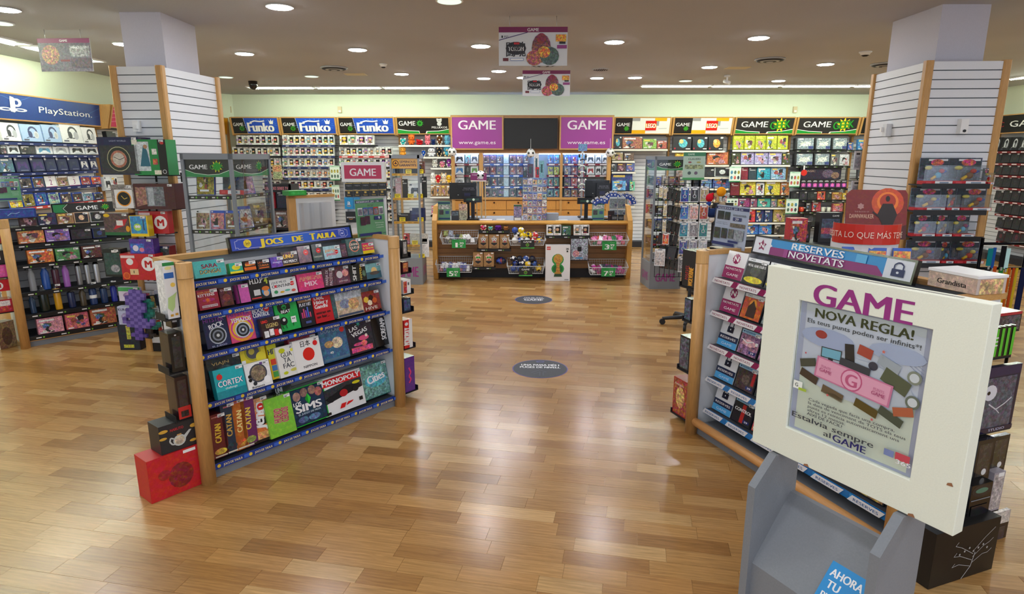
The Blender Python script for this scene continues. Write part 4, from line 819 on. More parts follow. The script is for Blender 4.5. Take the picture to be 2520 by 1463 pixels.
# items: row, zoomed box (x0, x1, ytop, ybot), thickness, colours/art, label
def g1(rw, x0, x1, y0, y1, t_, col, pr, lb, front=0.0, name='game_box', lean=R(13), zlift=0, tagx=True, side=None, cat='board game'):
    k = 640 / 1338.; off = SH1[rw][1] - .035 + front
    X0, X1, Y0, Y1 = 420 + x0 * k, 420 + x1 * k, 560 + y0 * k, 560 + y1 * k
    z0 = SH1[rw][0] + .002 + zlift; h0 = .2; Y0 += (.15, .2, .24, .3, .36)[rw] * (X1 - X0) / 2
    ym = (Y0 + Y1) / 2
    for _ in range(3):
        o2 = off - math.sin(lean) * h0; zt = GL.at((X0 + X1) / 2, Y0, o2)[1]; h0 = max(.03, (zt - z0) / math.cos(lean))
    om = off - math.sin(lean) * h0 / 2
    u0 = GL.at(X0, ym, om)[0]; u1 = GL.at(X1, ym, om)[0]
    w_ = u1 - u0 - .003
    b = MB().box(-w_ / 2, 0, 0, w_ / 2, t_, h0, col, 'gloss').art(w_, h0, pr, (-w_ / 2, 0, 0), m='gloss')
    z0 += t_ * math.sin(lean)
    o = tag(b.build(name, None, GL.M((u0 + u1) / 2, off, z0, lean)), lb, cat, 'board games on the near oak gondola')
    if tagx and w_ > .07: place(_tagm, 'price_tag', o, Matrix.Translation((w_ / 2 - .026, -.005, h0 - .024)))
    return o
T = lambda s, x, y, h, c='f4f4f4', w=None, b=.012, r=0: ('t', s, x, y, h, c, w, b, r)
STK = lambda x, y, r=.1: [('c', x, y, r, 'e02828'), ('r', x - .08, y - .015, x + .08, y + .015, 'f4f4f4')]
g1(0, 118, 283, 165, 262, .05, '52b8b4', [('r', 0, 0, 1, 1, C('52b8b4', .1)), T('SARA', .5, .66, .24, 'e85a40', .5, .04), T('DONGA!', .5, .33, .24, 'f0c840', .66, .04), T('SARA', .49, .68, .24, '303a60', .5, .0), T('DONGA!', .49, .35, .24, '303a60', .66, .0)], 'teal party game box with jumbled colourful letters beside the near post')
g1(0, 302, 372, 183, 240, .04, '3aa04a', [('r', 0, .2, 1, 1, '38b898'), ('e', .5, .55, .32, .25, 'f0e030'), ('r', 0, 0, 1, .2, 'f0e030')], 'small green and yellow game box on top shelf')
g1(0, 373, 442, 172, 232, .04, '201818', [('r', .05, .1, .95, .4, 'e8702a'), ('r', .15, .5, .9, .75, C('e88030', .4)), T('CORTOS', .5, .83, .1, 'e8702a', .6)], 'small black box with broad orange band, top shelf')
g1(0, 444, 511, 165, 224, .04, '201818', [T('LA OCA', .45, .7, .2, 'e86a2a', .7), T('CUBAIA', .5, .4, .2, 'f08a3a', .8), ('r', .1, .1, .9, .2, 'e8702a')], 'small black box with orange lettering, top shelf')
g1(0, 514, 583, 152, 206, .04, '5a3aa0', [('r', 0, 0, 1, 1, C('6a3ab0', .4)), T('magic', .5, .5, .2, 'e0d0f8', .7)], 'small violet card game box on top shelf')
g1(0, 571, 656, 125, 200, .05, '2a1418', [('e', .5, .75, .4, .2, C('602028', .5)), T('UNO', .42, .66, .3, 'f0c040', .6, .05), T('NO MERCY', .5, .28, .2, 'f4f4f4', .84, .03), ('r', 0, 0, 1, .08, 'b08030')], 'dark maroon card game box with yellow and white capitals, top shelf')
g1(0, 655, 722, 98, 190, .05, '5c4a58', [('r', 0, 0, 1, 1, C('7a5a6a', .5)), *STK(.62, .6, .17)], 'mauve patterned card pack with red dot, top shelf')
g1(0, 728, 783, 88, 178, .05, '2c3838', [('r', 0, 0, 1, 1, C('3a4a4a', .5)), T('VANGUARD', .5, .25, .1, 'd8d8c8', .8), *STK(.6, .6, .15)], 'dark slate card pack with red dot, top shelf')
g1(0, 787, 875, 95, 172, .05, 'a8c8d0', [('r', 0, 0, 1, 1, C('a8d0d8', .2)), T('party', .4, .7, .25, 'e8a060', .6, .03), T('panda', .45, .4, .25, 'e07080', .6, .03), *STK(.75, .5, .15)], 'pastel blue party game box with pink lettering and red dot')
g1(0, 873, 907, 86, 158, .04, '4a3040', [('r', .1, .1, .9, .9, C('6a4a5a', .6)), ], 'narrow dark plum game box on top shelf', tagx=False)
g1(0, 905, 985, 58, 152, .05, '3a5458', [('r', 0, 0, 1, 1, C('4a6a6a', .4)), ('c', .5, .56, .36, 'e88a70'), ('c', .5, .56, .3, '3a5a5a'), T('GRAND', .5, .66, .14, 'f0d8c8', .6, .03), T('QUEUE', .5, .46, .14, 'f0d8c8', .6, .03)], 'grey-green box with salmon circle and rounded letters, top shelf')
g1(0, 985, 1046, 82, 135, .05, 'f0d020', [('r', 0, .3, 1, 1, 'd8306a'), T('SALVA', .5, .76, .2, 'f0e040', .8, .03), T('AL TERRESTRE', .5, .5, .16, 'f0e040', .9, .03)], 'small pink and yellow game box at the far end of top shelf')
g1(1, 140, 250, 315, 430, .05, 'a01c34', [('r', 0, .15, 1, 1, C('a8203c', .15)), T('EXPLODING', .42, .86, .11, 'f0a050', .74, .02), T('KITTENS', .42, .72, .14, 'f4f4f4', .8, .03), ('e', .5, .46, .3, .08, C('c03080', .3)), ('s', .45, .46, .14, 7, .5, 'e87030'), ('r', .12, .1, .88, .22, 'd8c8d0'), T('GRAB & GAME', .5, .16, .07, 'a01c34', .7)], 'crimson box with white capitals and cartoon explosion, second shelf')
g1(1, 252, 322, 308, 415, .045, '4a1820', [('r', .05, .05, .95, .95, C('5a2028', .6)), ('e', .5, .45, .3, .2, C('803038', .4)), T('EVIL', .4, .85, .1, 'd0b0b0', .5)], 'dark red grim card box beside the crimson one')
g1(1, 345, 407, 293, 388, .05, 'c850a0', [('r', 0, 0, 1, 1, C('d460b0', .12)), ('r', 0, 0, .12, 1, '3a2038')], 'narrow plain pink box on second shelf')
g1(1, 400, 513, 246, 378, .06, '222026', [T('H.D.P', .4, .8, .24, 'f4f4f4', .6, .03), T('4', .84, .76, .3, 'c8d840', .14, .05), ('r', .2, .18, .5, .42, 'd8d8d8'), ('e', .76, .3, .2, .22, '3a90d0'), ('e', .76, .22, .13, .13, 'e8b890'), ('e', .76, .42, .18, .1, 'e07830'), ('r', .05, .05, .5, .1, 'e04040')], 'black game box with white initials and blue-capped cartoon face')
g1(1, 508, 650, 256, 360, .055, 'ececea', [T('\u00bfQU\u00c9 ME ES', .36, .8, .13, '404048', .56), T('CONTAIN', .45, .58, .18, '303038', .72, .02), ('e', .22, .58, .05, .08, 'e04050'), *STK(.84, .62, .13), ('e', .2, .25, .07, .1, '3a9a60'), ('e', .42, .2, .08, .06, 'e0b030'), ('e', .62, .26, .1, .06, '60b8a0'), ('e', .84, .2, .08, .08, 'e06050')], 'white box about contained words with small creatures, second shelf')
g1(1, 653, 785, 228, 328, .055, 'd83070', [('r', 0, 0, 1, 1, C('e03878', .15)), T('AMIGAS', .5, .7, .26, 'f8e8a0', .85, .05), T('AMIGAS', .5, .7, .26, 'd02860', .85, .0), T('MIX', .5, .38, .28, 'f8c8d8', .5, .05)], 'hot pink party game box on second shelf')
g1(1, 781, 850, 208, 300, .05, '4a2838', [('r', .05, .05, .95, .95, C('5a3040', .5)), T('PAREJA DE', .3, .5, .16, 'e0c8d0', .8, .01, 80), T('PACOTILLA', .62, .5, .18, 'e8d0d8', .9, .01, 80)], 'dark plum box with upright lettering, second shelf')
g1(1, 846, 921, 198, 290, .05, '5a2c40', [('r', .05, .05, .95, .95, C('6a3448', .6)), ('c', .3, .55, .2, 'd8d0d0'), ('c', .7, .6, .2, C('e89090', .4)), T('pareja', .5, .2, .1, 'e8d0d8', .6)], 'mauve box with two pale round heads, second shelf')
g1(1, 920, 1006, 188, 272, .055, '1c1c1a', [T('SHIT', .28, .5, .26, 'f0f0e8', .84, .04, 82), T('HAPPENS', .66, .5, .16, 'e0c040', .9, .02, 82), ('e', .85, .4, .1, .2, C('507050', .5))], 'black box with big slanting upright letters, second shelf')
g1(1, 1003, 1088, 182, 250, .05, '4a8090', [('r', 0, 0, 1, .45, '3a6878'), ('r', 0, .45, 1, 1, C('80b8b8', .2)), ('c', .5, .5, .24, 'f0c880'), ('e', .5, .35, .3, .12, '5a5048')], 'blue-green box with setting sun, far end of second shelf')
g1(2, 170, 300, 443, 613, .06, '10183c', [('r', .02, .02, .98, .98, C('152050', .2)), T('HITSTER', .46, .86, .13, 'a040c0', .84, .0), T('ROCK', .52, .68, .15, 'f4f4ff', .6, .03, 10), ('c', .52, .36, .27, 'b8c0d0'), ('c', .52, .36, .23, '20242c'), ('c', .52, .36, .17, '8890a0'), ('c', .52, .36, .12, '30343c'), ('c', .52, .36, .05, 'd8dce0'), T('EL JUEGO', .5, .05, .05, 'c0c8f0', .6)], 'navy music game box with big loudspeaker, third shelf near post')
g1(2, 297, 429, 415, 593, .06, 'd83a60', [('r', .02, .02, .98, .98, C('d84a80', .1)), ('e', .5, .4, .5, .4, 'f0a030'), ('e', .5, .42, .44, .33, 'd83a9a'), ('e', .5, .4, .38, .28, 'f0c040'), T('HITSTER', .48, .87, .13, '6a2ab0', .84, .0), T('TEMAZOS', .52, .69, .14, 'f8f8ff', .8, .03), ('c', .52, .36, .25, 'd0d4dc'), ('c', .52, .36, .21, '20242c'), ('c', .52, .36, .15, '9098a8'), ('c', .52, .36, .1, '30343c'), ('c', .52, .36, .04, 'e8e8e8'), ('e', .84, .28, .08, .06, '4a90d0')], 'pink-orange music game box with big loudspeaker, third shelf')
g1(2, 424, 537, 392, 566, .06, '1e2c60', [('r', 0, .02, 1, .98, C('24347a', .3)), T('BOOGIE', .42, .84, .14, 'f0f0f4', .76, .03), T('CONTROL', .42, .7, .14, 'f0f0f4', .76, .03), *STK(.7, .86, .1), ('e', .6, .3, .3, .2, C('6a40a0', .5))], 'blue music game box with white letters behind the small card game')
g1(2, 464, 570, 452, 556, .03, '2a1210', [('r', .02, .02, .98, .98, C('301814', .25)), T('UNO', .2, .82, .14, 'e83028', .3, .04), T('LEGEND', .55, .6, .2, 'd0b870', .6, .02), ('r', .1, .05, .32, .36, C('e8e8e8', .2)), ('r', .36, .1, .58, .42, C('e8e0e0', .3)), ('r', .6, .05, .8, .36, 'd82828'), ('e', .88, .2, .08, .14, 'f0f0f0')], 'small dark card game pack standing in front, third shelf', front=.045)
g1(2, 538, 658, 363, 530, .06, '22b04c', [('r', 0, 0, 1, 1, C('20b450', .08)), ('c', .42, .76, .23, '101810'), ('c', .42, .76, .08, '20b450'), T('MATCH', .42, .9, .1, 'f0f0f0', .5, .03), T('BEAT', .46, .62, .1, 'f0f0f0', .4, .03), T('my', .42, .76, .09, '101010', .12, .03), ('c', .3, .32, .13, '0c120c'), ('c', .32, .36, .05, 'f0f0f0'), ('r', .62, .22, .84, .42, 'f0f4f0'), ('r', .68, .33, .72, .37, 'k'), ('r', .75, .33, .79, .37, 'k'), ('l', [(.2, .2), (.24, .08)], .02, 'k'), ('l', [(.36, .2), (.38, .08)], .02, 'k'), ('l', [(.68, .22), (.67, .12)], .02, 'k')], 'bright green music game box with black record')
g1(2, 662, 735, 358, 512, .05, '1c1e24', [('r', 0, .84, 1, 1, 'b08868'), T('PLAY HIT', .5, .76, .12, 'e8e8f0', .84, .03), ('r', .12, .3, .22, .5, 'd04080'), ('r', .26, .3, .36, .62, 'd05070'), ('r', .4, .3, .5, .56, '9050c0'), ('r', .54, .3, .64, .66, '5070d0'), ('r', .68, .3, .78, .48, 'd05070'), ('r', .3, .1, .7, .18, '5060a0')], 'slim black box with equaliser bars, third shelf')
g1(2, 735, 833, 330, 498, .06, 'cc1c26', [T('Dios,', .36, .84, .13, 'f4f4f4', .5, .03), T('Hitler y', .44, .69, .13, 'f4f4f4', .74, .03), T('Gandhi', .4, .55, .13, 'f4f4f4', .68, .03), T('entran en', .46, .34, .1, '101010', .76, .03), T('un bar...', .42, .21, .1, '101010', .66, .03)], 'red game box with white and black lettering about a bar')
g1(2, 829, 852, 345, 465, .08, '28484c', [('r', .1, .05, .9, .95, C('3a6468', .5))], 'narrow dark teal box edge between red box and parachute box', tagx=False)
g1(2, 844, 988, 298, 470, .06, 'b8a890', [('r', .02, .02, .98, .98, C('c8b498', .4)), ('r', .02, .6, .98, .98, C('b8c0c8', .4)), T('CAT CARNIVAL', .5, .9, .12, '3a3030', .9, .02), ('e', .35, .45, .2, .16, C('8a94b0', .5)), ('e', .65, .4, .2, .2, C('d0a870', .5)), T('40', .16, .3, .08, 'f0f0f0', .12, .02), ('r', .05, .03, .95, .1, '40506a')], 'tall sandy scenic game box with animals, third shelf')
g1(2, 975, 1078, 322, 432, .055, '8a2820', [('r', .03, .03, .97, .97, C('8a2a20', .25)), ('s', .3, .6, .16, 6, .88, 'e8c040'), ('s', .55, .66, .15, 6, .88, '301818'), ('s', .46, .42, .15, 6, .88, 'f0e0c0'), ('s', .72, .5, .15, 6, .88, 'd06030'), T('HIVE', .5, .16, .16, 'f0e0d0', .6, .02)], 'dark red box with hexagon tiles, third shelf far end')
g1(3, 195, 375, 640, 882, .06, '1c2226', [('r', .02, .02, .98, .98, C('242c30', .35)), ('e', .36, .83, .24, .06, '2a3238'), T('VIAJN', .4, .83, .08, 'c8a868', .5, .02), ('e', .5, .55, .3, .2, C('3a4a50', .7))], 'large dark fantasy box behind the teal one')
g1(3, 226, 384, 702, 865, .05, '1ea8b4', [('r', .01, .01, .99, .99, C('24aeb8', .08)), ('r', 0, 0, 1, .25, C('188a98', .15)), ('c', .18, .74, .1, 'd82828'), ('p', [(.16, .86), (.2, .82), (.24, .87)], '2a9a30'), T('CORTEX', .5, .5, .2, '20408a', .84, .06), T('CORTEX', .5, .5, .2, 'f4f4f4', .82, .02), T('challenge', .5, .32, .07, 'e8f4f4', .4)], 'teal brain game box with strawberry, in front on fourth shelf', front=.065)
g1(3, 368, 500, 592, 810, .06, 'e8d030', [('r', 0, .5, 1, 1, 'e8d438'), ('c', .5, .82, .22, 'b8b030'), ('c', .5, .82, .17, '5a5a60'), ('c', .78, .66, .13, 'f0e040'), ('e', .45, .84, .12, .08, 'c8b850'), ('r', 0, .55, .16, .66, 'f4f4f4')], 'yellow and grey spotting game box behind the white one')
g1(3, 385, 517, 678, 815, .05, 'ececec', [('r', .02, .02, .98, .98, C('ececec', .05)), ('c', .5, .56, .36, '4a4c56'), ('c', .5, .56, .3, C('8a7a60', .6)), ('c', .14, .5, .07, '202020'), ('c', .14, .36, .07, '202020'), ('c', .3, .2, .08, '30343c'), ('c', .8, .24, .14, 'f8f8f8'), T('Bonanza', .4, .07, .08, '202020', .5, .02), ('r', .6, .86, .95, .95, '6a4a8a')], 'white spotting game box with grey circle, fourth shelf', front=.06)
g1(3, 506, 556, 600, 755, .05, 'e8c828', [('r', 0, .6, 1, 1, 'd0d030'), T('HIT', .5, .8, .16, '2a2a5a', .9, .03), ('r', .15, .42, .85, .58, 'd84830'), ('r', .15, .24, .85, .4, '4a80c0'), ('r', .15, .06, .85, .22, '50a850')], 'narrow multicoloured box beside the white letters box')
g1(3, 550, 652, 598, 768, .05, 'ecebe4', [T('GUA', .5, .72, .16, '3a4048', .56), T('TA', .48, .54, .16, '3a4048', .36), T('FAC', .52, .36, .16, '3a4048', .56), ('e', .3, .86, .16, .08, 'c8d020'), ('e', .75, .18, .2, .05, 'd8d060'), ('e', .3, .13, .12, .05, 'c8d020'), ('e', .8, .82, .08, .05, 'e8e050')], 'white game box with thin grey letters and yellow birds', front=.02)
g1(3, 615, 760, 545, 700, .05, '8a1c30', [('r', 0, 0, 1, 1, C('902038', .3)), T('CODIGO SECRETO', .5, .9, .07, 'f0d8d8', .8)], 'dark red box hidden behind the white sun box')
g1(3, 637, 777, 560, 742, .075, 'f0efec', [('c', .52, .5, .21, 'e02818'), T('\u65e5\u672c', .46, .85, .15, '1c1c20', .36, .01), T('NIPPON', .5, .13, .08, '303034', .5, .015), ('c', .82, .8, .085, 'e02828')], 'white box with plain red sun disc', front=.03)
g1(3, 768, 914, 490, 692, .06, '2c5878', [('r', .02, .02, .98, .98, C('3a6a90', .35)), T('DOG CRIME', .5, .88, .1, 'a0b8d0', .8, .0), ('e', .6, .5, .2, .16, C('d8c8a8', .6)), ('e', .3, .5, .16, .1, C('b89060', .5)), ('c', .84, .84, .08, 'e02828'), T('40', .34, .26, .07, 'f0f0f0', .12, .02), ('r', .04, .04, .96, .1, '5a7a90')], 'blue scenic game box with animals, fourth shelf')
g1(3, 905, 1043, 468, 668, .06, '1c1220', [('r', .02, .02, .98, .98, C('221428', .25)), T('LAS', .3, .8, .13, 'f0f0f0', .3, .03, 12), T('VEGAS', .5, .66, .14, 'f0f0f0', .6, .03, 12), ('e', .62, .46, .2, .08, 'e05080'), ('e', .4, .3, .2, .05, C('e04880', .4)), ('e', .6, .3, .12, .08, C('f07050', .5)), ('s', .5, .92, .1, 6, .3, '3ab0a0'), ('r', .1, .06, .9, .22, C('e04880', .5)), ('c', .72, .52, .05, 'f0e0d0')], 'black and pink neon city game box, fourth shelf')
g1(3, 1040, 1132, 448, 615, .1, '14161a', [('r', .4, .05, .98, .95, '181b20'), T('SCREAM', .56, .5, .2, 'e8e8e8', .62, .03, 86), ('e', .56, .85, .1, .05, 'd8d8d8')], 'black box with white upright letters, fourth shelf far end')
def spine(x0, x1, y0, y1, col, txt, tc, lb, b2='c8a030', dep=.2): g1(4, x0, x1, y0, y1, dep, col, [('r', .04, .02, .96, .98, C(col, .12)), T(txt, .46, .56, .4 * (x1 - x0) / (y1 - y0), tc, .42, .04, 86), ('e', .5, .14, .36, .07, C(b2, .5)), ('r', .15, .02, .85, .05, 'e0d8c0'), ('r', .2, .92, .8, .95, C('b06060', .5))], lb, lean=R(4))
spine(203, 297, 950, 1222, '6a1f24', 'CATAN', 'e8c040', 'maroon strategy game standing on edge, first on the bottom shelf', 'd8b040')
spine(268, 345, 897, 1180, '20344a', 'CATAN', 'd0a850', 'navy strategy game standing on edge beside the maroon one', '203040')
spine(322, 395, 875, 1160, 'b8642a', 'CATAN', 'f0dc90', 'orange strategy game standing on edge, bottom shelf', 'c87830')
spine(366, 441, 862, 1142, '6a2a62', 'CATAN', 'e8c850', 'purple strategy game standing on edge, bottom shelf', '8a9a4a')
g1(4, 405, 517, 862, 1122, .07, '2a1c14', [('r', 0, .02, 1, .98, C('e0783a', .2)), ('p', [(0, .62), (1, .75), (1, .98), (0, .98)], C('e8b078', .4)), ('p', [(0, .3), (1, .4), (1, .55), (0, .48)], '201814'), ('r', .05, .02, .95, .22, C('d8a060', .5)), T('Jenga', .42, .6, .3, 'f4f4f4', .6, .04, 78), *STK(.62, .78, .08), ('r', 0, 0, 1, .06, '201814')], 'orange wooden block tower game box with slanting white letters')
g1(4, 540, 625, 802, 862, .05, '1c2422', [('r', 0, 0, 1, 1, C('24302c', .3)), T('UNI', .2, .7, .4, 'f0f0f0', .4, .03)], 'dark green box peeping over the lime box', front=-.12, zlift=.2, tagx=False)
g1(4, 495, 634, 850, 1085, .07, '86c83a', [('r', .02, .02, .98, .98, C('84c83c', .12)), T('HUEVO', .38, .52, .2, 'f08898', .34, .05, 82), T('CERDOS', .66, .5, .2, 'f08898', .36, .05, 82), T('HUEVO', .38, .52, .2, 'a04050', .34, .0, 82), T('CERDOS', .66, .5, .2, 'a04050', .36, .0, 82)], 'lime green game box with pink chunky letters, bottom shelf', front=.02)
g1(4, 608, 803, 786, 1030, .07, '1fae3a', [('r', .03, .025, .97, .975, '0c2036'), ('r', .05, .04, .95, .96, C('16324e', .35)), ('e', .24, .78, .1, .12, C('b08878', .4)), ('e', .44, .84, .1, .12, C('8a6a60', .4)), ('e', .66, .85, .1, .12, C('a07868', .4)), ('e', .82, .76, .1, .12, C('b0605a', .4)), ('p', [(.52, .8), (.6, .66), (.52, .5), (.44, .66)], '3ad040'), ('p', [(.52, .8), (.52, .5), (.44, .66)], '1f9a30'), T('LOS', .22, .6, .1, 'f4f4f4', .2, .04), T('SIMS', .5, .46, .2, 'f4f4f4', .68, .06), T('EL JUEGO DE MESA', .5, .31, .05, 'c8e0f0', .6, .015), ('e', .3, .16, .14, .08, C('4a6a90', .6)), ('e', .6, .16, .16, .08, C('5a80a8', .6))], 'dark blue game box with green edge and green crystal')
g1(4, 780, 992, 720, 965, .06, 'f0f0f0', [('r', .01, .01, .99, .99, 'ececec'), ('p', [(.01, .3), (.99, .5), (.99, .82), (.01, .68)], C('2a2c30', .4)), ('r', .01, .76, .99, .96, 'd41c22'), T('MONOPOLY', .5, .86, .13, 'f8f8f8', .92, .05), ('p', [(.04, .44), (.6, .66), (.9, .62), (.96, .5), (.5, .4), (.2, .36)], '15161a'), ('e', .5, .48, .1, .1, 'b81c20'), ('e', .84, .66, .1, .04, 'd8d020'), ('e', .18, .42, .09, .09, '1c1c1e'), ('e', .8, .5, .08, .08, '1c1c1e'), ('p', [(.34, .1), (.4, .22), (.52, .22), (.46, .1)], 'd81c1c'), ('p', [(.5, .14), (.56, .22), (.7, .22), (.66, .18), (.54, .14)], 'd81c1c'), ('r', .84, .14, .93, .24, '202020'), ('r', .03, .03, .12, .1, '202020')], 'white property trading box with red banner and racing car')
g1(4, 985, 1120, 680, 882, .06, '3a7a78', [('r', .02, .02, .98, .98, C('70a8a0', .75)), ('e', .5, .5, .42, .2, C('50b0c0', .5)), T('Cities', .52, .58, .24, 'f4f4f8', .66, .04, 8)], 'busy illustrated town game box at the far end, bottom shelf', front=-.03)
# brackets closing the far ends of two shelves
for rw in (2, 3): MB().prism([(0, 0), (-.16, 0), (0, .1)], 0, .006, 'k', 'paint').build('shelf_stop', bpy.data.objects['game_gondola'], Matrix.Translation(-GL.P(0, 0, 0)) @ GL.M(1.48, SH1[rw][1] - .16, SH1[rw][0]))
def top_sign(fr, px, off, dep, prims, name, lb, bot_extra=0):
    """long printed board in a black frame on top of a gondola, tipped back a little"""
    (xl, ylt, ylb), (xr, yrt, yrb) = px
    u0 = fr.at(xl, (ylt + ylb) / 2, off)[0]; u1 = fr.at(xr, (yrt + yrb) / 2, off)[0]
    zt = (fr.at(xl, ylt, off)[1] + fr.at(xr, yrt, off)[1]) / 2; zb = (fr.at(xl, ylb, off)[1] + fr.at(xr, yrb, off)[1]) / 2
    w_, h_ = u1 - u0, zt - zb
    t = thing(name, lb, 'sign', fr.M(u0, off, zb, R(12)))
    MB().box(0, 0, 0, w_, .03, .014, 'k', 'gloss').box(0, 0, h_ - .012, w_, .03, h_, 'k', 'gloss').box(0, 0, .014, .012, .03, h_ - .012, 'k', 'gloss').box(w_ - .012, 0, .014, w_, .03, h_ - .012, 'k', 'gloss').build('frame', t)
    MB().box(.012, .004, .014, w_ - .012, .026, h_ - .012, '2040b0', 'gloss').art(w_ - .024, h_ - .026, prims, (.012, .004, .014)).build('sign_panel', t)
    return t
JT = [('r', 0, 0, 1, 1, '2a48b4'), ('r', .3, 0, .7, 1, '2a62cc'), ('l', [(.03, .12), (.03, .74), (.05, .78), (.05, .88), (.95, .88), (.95, .78), (.97, .74), (.97, .26), (.95, .22), (.95, .1), (.05, .1), (.05, .2), (.03, .24)], .035, 'c8c8e0'),
      ('s', .12, .5, .36, 6, .93, 'f0d428'), ('l', [(.12, .86), (.092, .34), (.15, .34), (.12, .86)], .02, '8a6a10'), T('20', .12, .5, .17, '5a4408', .03, .03),
      T('J', .225, .48, .62, 'f4d830', .034, .08), T('OCS', .325, .46, .5, 'f4d830', .13, .08), T('DE', .515, .46, .5, 'f4d830', .085, .08), T('T', .645, .48, .62, 'f4d830', .04, .08), T('AULA', .765, .46, .5, 'f4d830', .17, .08),
      ('l', [(.885, .3), (.885, .8), (.91, .8), (.91, .74)], .035, 'd8d8f0'), ('l', [(.9, .22), (.895, .7), (.93, .72), (.935, .24), (.9, .22)], .035, 'e8e8ff'), ('e', .915, .47, .008, .08, 'e8e8ff')]
top_sign(GL, ((566, 588, 621), (868, 551, 592)), -.26, 0, JT, 'game_sign', 'long blue sign with yellow letters on top of the board game unit')
# acrylic poster stand on the far end of the gondola
def ad_poster(fr, x0, x1, y0, y1, off, bg, lb, price='9', kind=0, lean=R(4), name='poster_stand'):
    u0, u1, zb, zt = fr.rect(x0, y0, x1, y1, off); w_, h_ = u1 - u0, zt - zb
    M_ = fr.M(u0, off, zb, lean); t = thing(name, lb, 'poster', M_)
    pr = [('r', 0, 0, 1, 1, C(bg, .04)), ('r', 0, .9, .7, .97, '26306a'), T("RESERVA'L JA!", .35, .935, .05, 'f0f0f8', .6, .02), ('r', .72, .9, 1, .97, '26306a'), T('26', .78, .935, .045, 'f0f0f8', .08, .02)]
    if kind == 0:
        pr += [T('FC27', .52, .83, .05, '14301a', .2, .01)] + [x for i in range(5) for x in (('r', .06 + i * .18, .58, .22 + i * .18, .78, ('f0f0f0', '3060c0', '3060c0', 'd02828', 'f0f0f0')[i]), ('r', .07 + i * .18, .59, .21 + i * .18, .75, C('707080', .8)))]
        pr += [('r', .12, .32, .28, .54, C('38142a', .4)), ('r', .27, .34, .44, .56, C('401830', .4)), ('r', .6, .44, .86, .54, '26306a'), T(price, .76, .49, .07, 'f4f4f4', .06, .02), T('Reserva ara', .76, .36, .025, 'e8f0e8', .3), T('el teu joc', .76, .3, .025, 'e8f0e8', .26), T('i emporta', .76, .24, .025, 'e8f0e8', .26), ('r', .04, .04, .8, .11, '26306a'), T('GAME', .9, .075, .03, '26306a', .1)]
    else:
        pr += [('r', .06, .66, .27, .86, C('202228', .4)), ('r', .29, .66, .46, .85, C('202228', .4)), T('WARHAMMER', .74, .79, .05, '707880', .4, .03), ('r', .56, .66, .82, .74, '26306a'), T('29', .68, .7, .06, 'f4f4f4', .1, .02), T('Inclou edicio', .24, .6, .02, '404858', .3), T('limitada i figures', .24, .56, .02, '404858', .36), ('r', .5, .51, .95, .6, C('60584a', .6)),
               ('r', .03, .2, .22, .46, C('303428', .8)), ('r', .26, .22, .44, .46, C('242420', .8)), ('r', .48, .24, .64, .46, C('5a5a58', .8)), ('r', .66, .22, .94, .46, C('8a9098', .5)), ('r', .5, .14, .8, .19, '26306a'), ('r', 0, .05, .7, .12, '26306a'), T('GAME', .88, .07, .035, '505868', .14)]
    MB().box(0, 0, 0, w_, .003, h_, bg).art(w_, h_, pr, (0, 0, 0)).build('poster_sheet', t)
    MB().box(-.008, -.006, -.01, w_ + .008, -.003, h_ + .008, 'w', 'film').build('acrylic_front', t)
    MB().box(-.01, -.02, -.014, w_ + .01, .07, -.01, 'w', 'film').build('acrylic_base', t, Matrix.Rotation(lean, 4, 'X'))
    return t
ad_poster(GL, 879, 949, 490, 583, -.22, '5aa870', 'green reservation poster in clear stand on the board game unit')
# shelves and boxes on the near end panel (seen edge on) ----------------------------------------------------
GE = Fr(GL.P(0, -.33, 0)[:2], (GL.n.x, GL.n.y))        # end face frame: u runs from the back to the post, off points away from the unit
def end_tray(fr, u, z, w_, lb_parent): 
    MB().box(-w_ / 2, -.11, 0, w_ / 2, 0, .006, 'k', 'paint').box(-w_ / 2, -.114, 0, w_ / 2, -.108, .035, 'k', 'paint').box(-w_ / 2, -.01, 0, w_ / 2, 0, .12, 'k', 'paint').build('end_tray', lb_parent[0], lb_parent[1] @ fr.M(u, .012, z))
gl = bpy.data.objects['game_gondola']; gi = Matrix.Translation(-GL.P(0, 0, 0))
def eb(fr, par, u, z, w_, h_, t_, col, pr, lb, name='game_box', tray=True, off=.017, cat='box', side=None, lean=R(3)):
    if tray: end_tray(fr, u, z, w_ + .02, par)
    b = MB().box(-w_ / 2, -t_, 0, w_ / 2, 0, h_, col, 'gloss').art(w_, h_, pr, (-w_ / 2, -t_, 0), m='gloss')
    if side: b.art(t_, h_, side, (w_ / 2, -t_, 0), (0, 1, 0), m='gloss'); b.art(t_, h_, side, (-w_ / 2, 0, 0), (0, -1, 0), m='gloss')
    return tag(b.build(name, None, fr.M(u, off, z + .008, lean)), lb, cat, None)
par = (gl, gi)
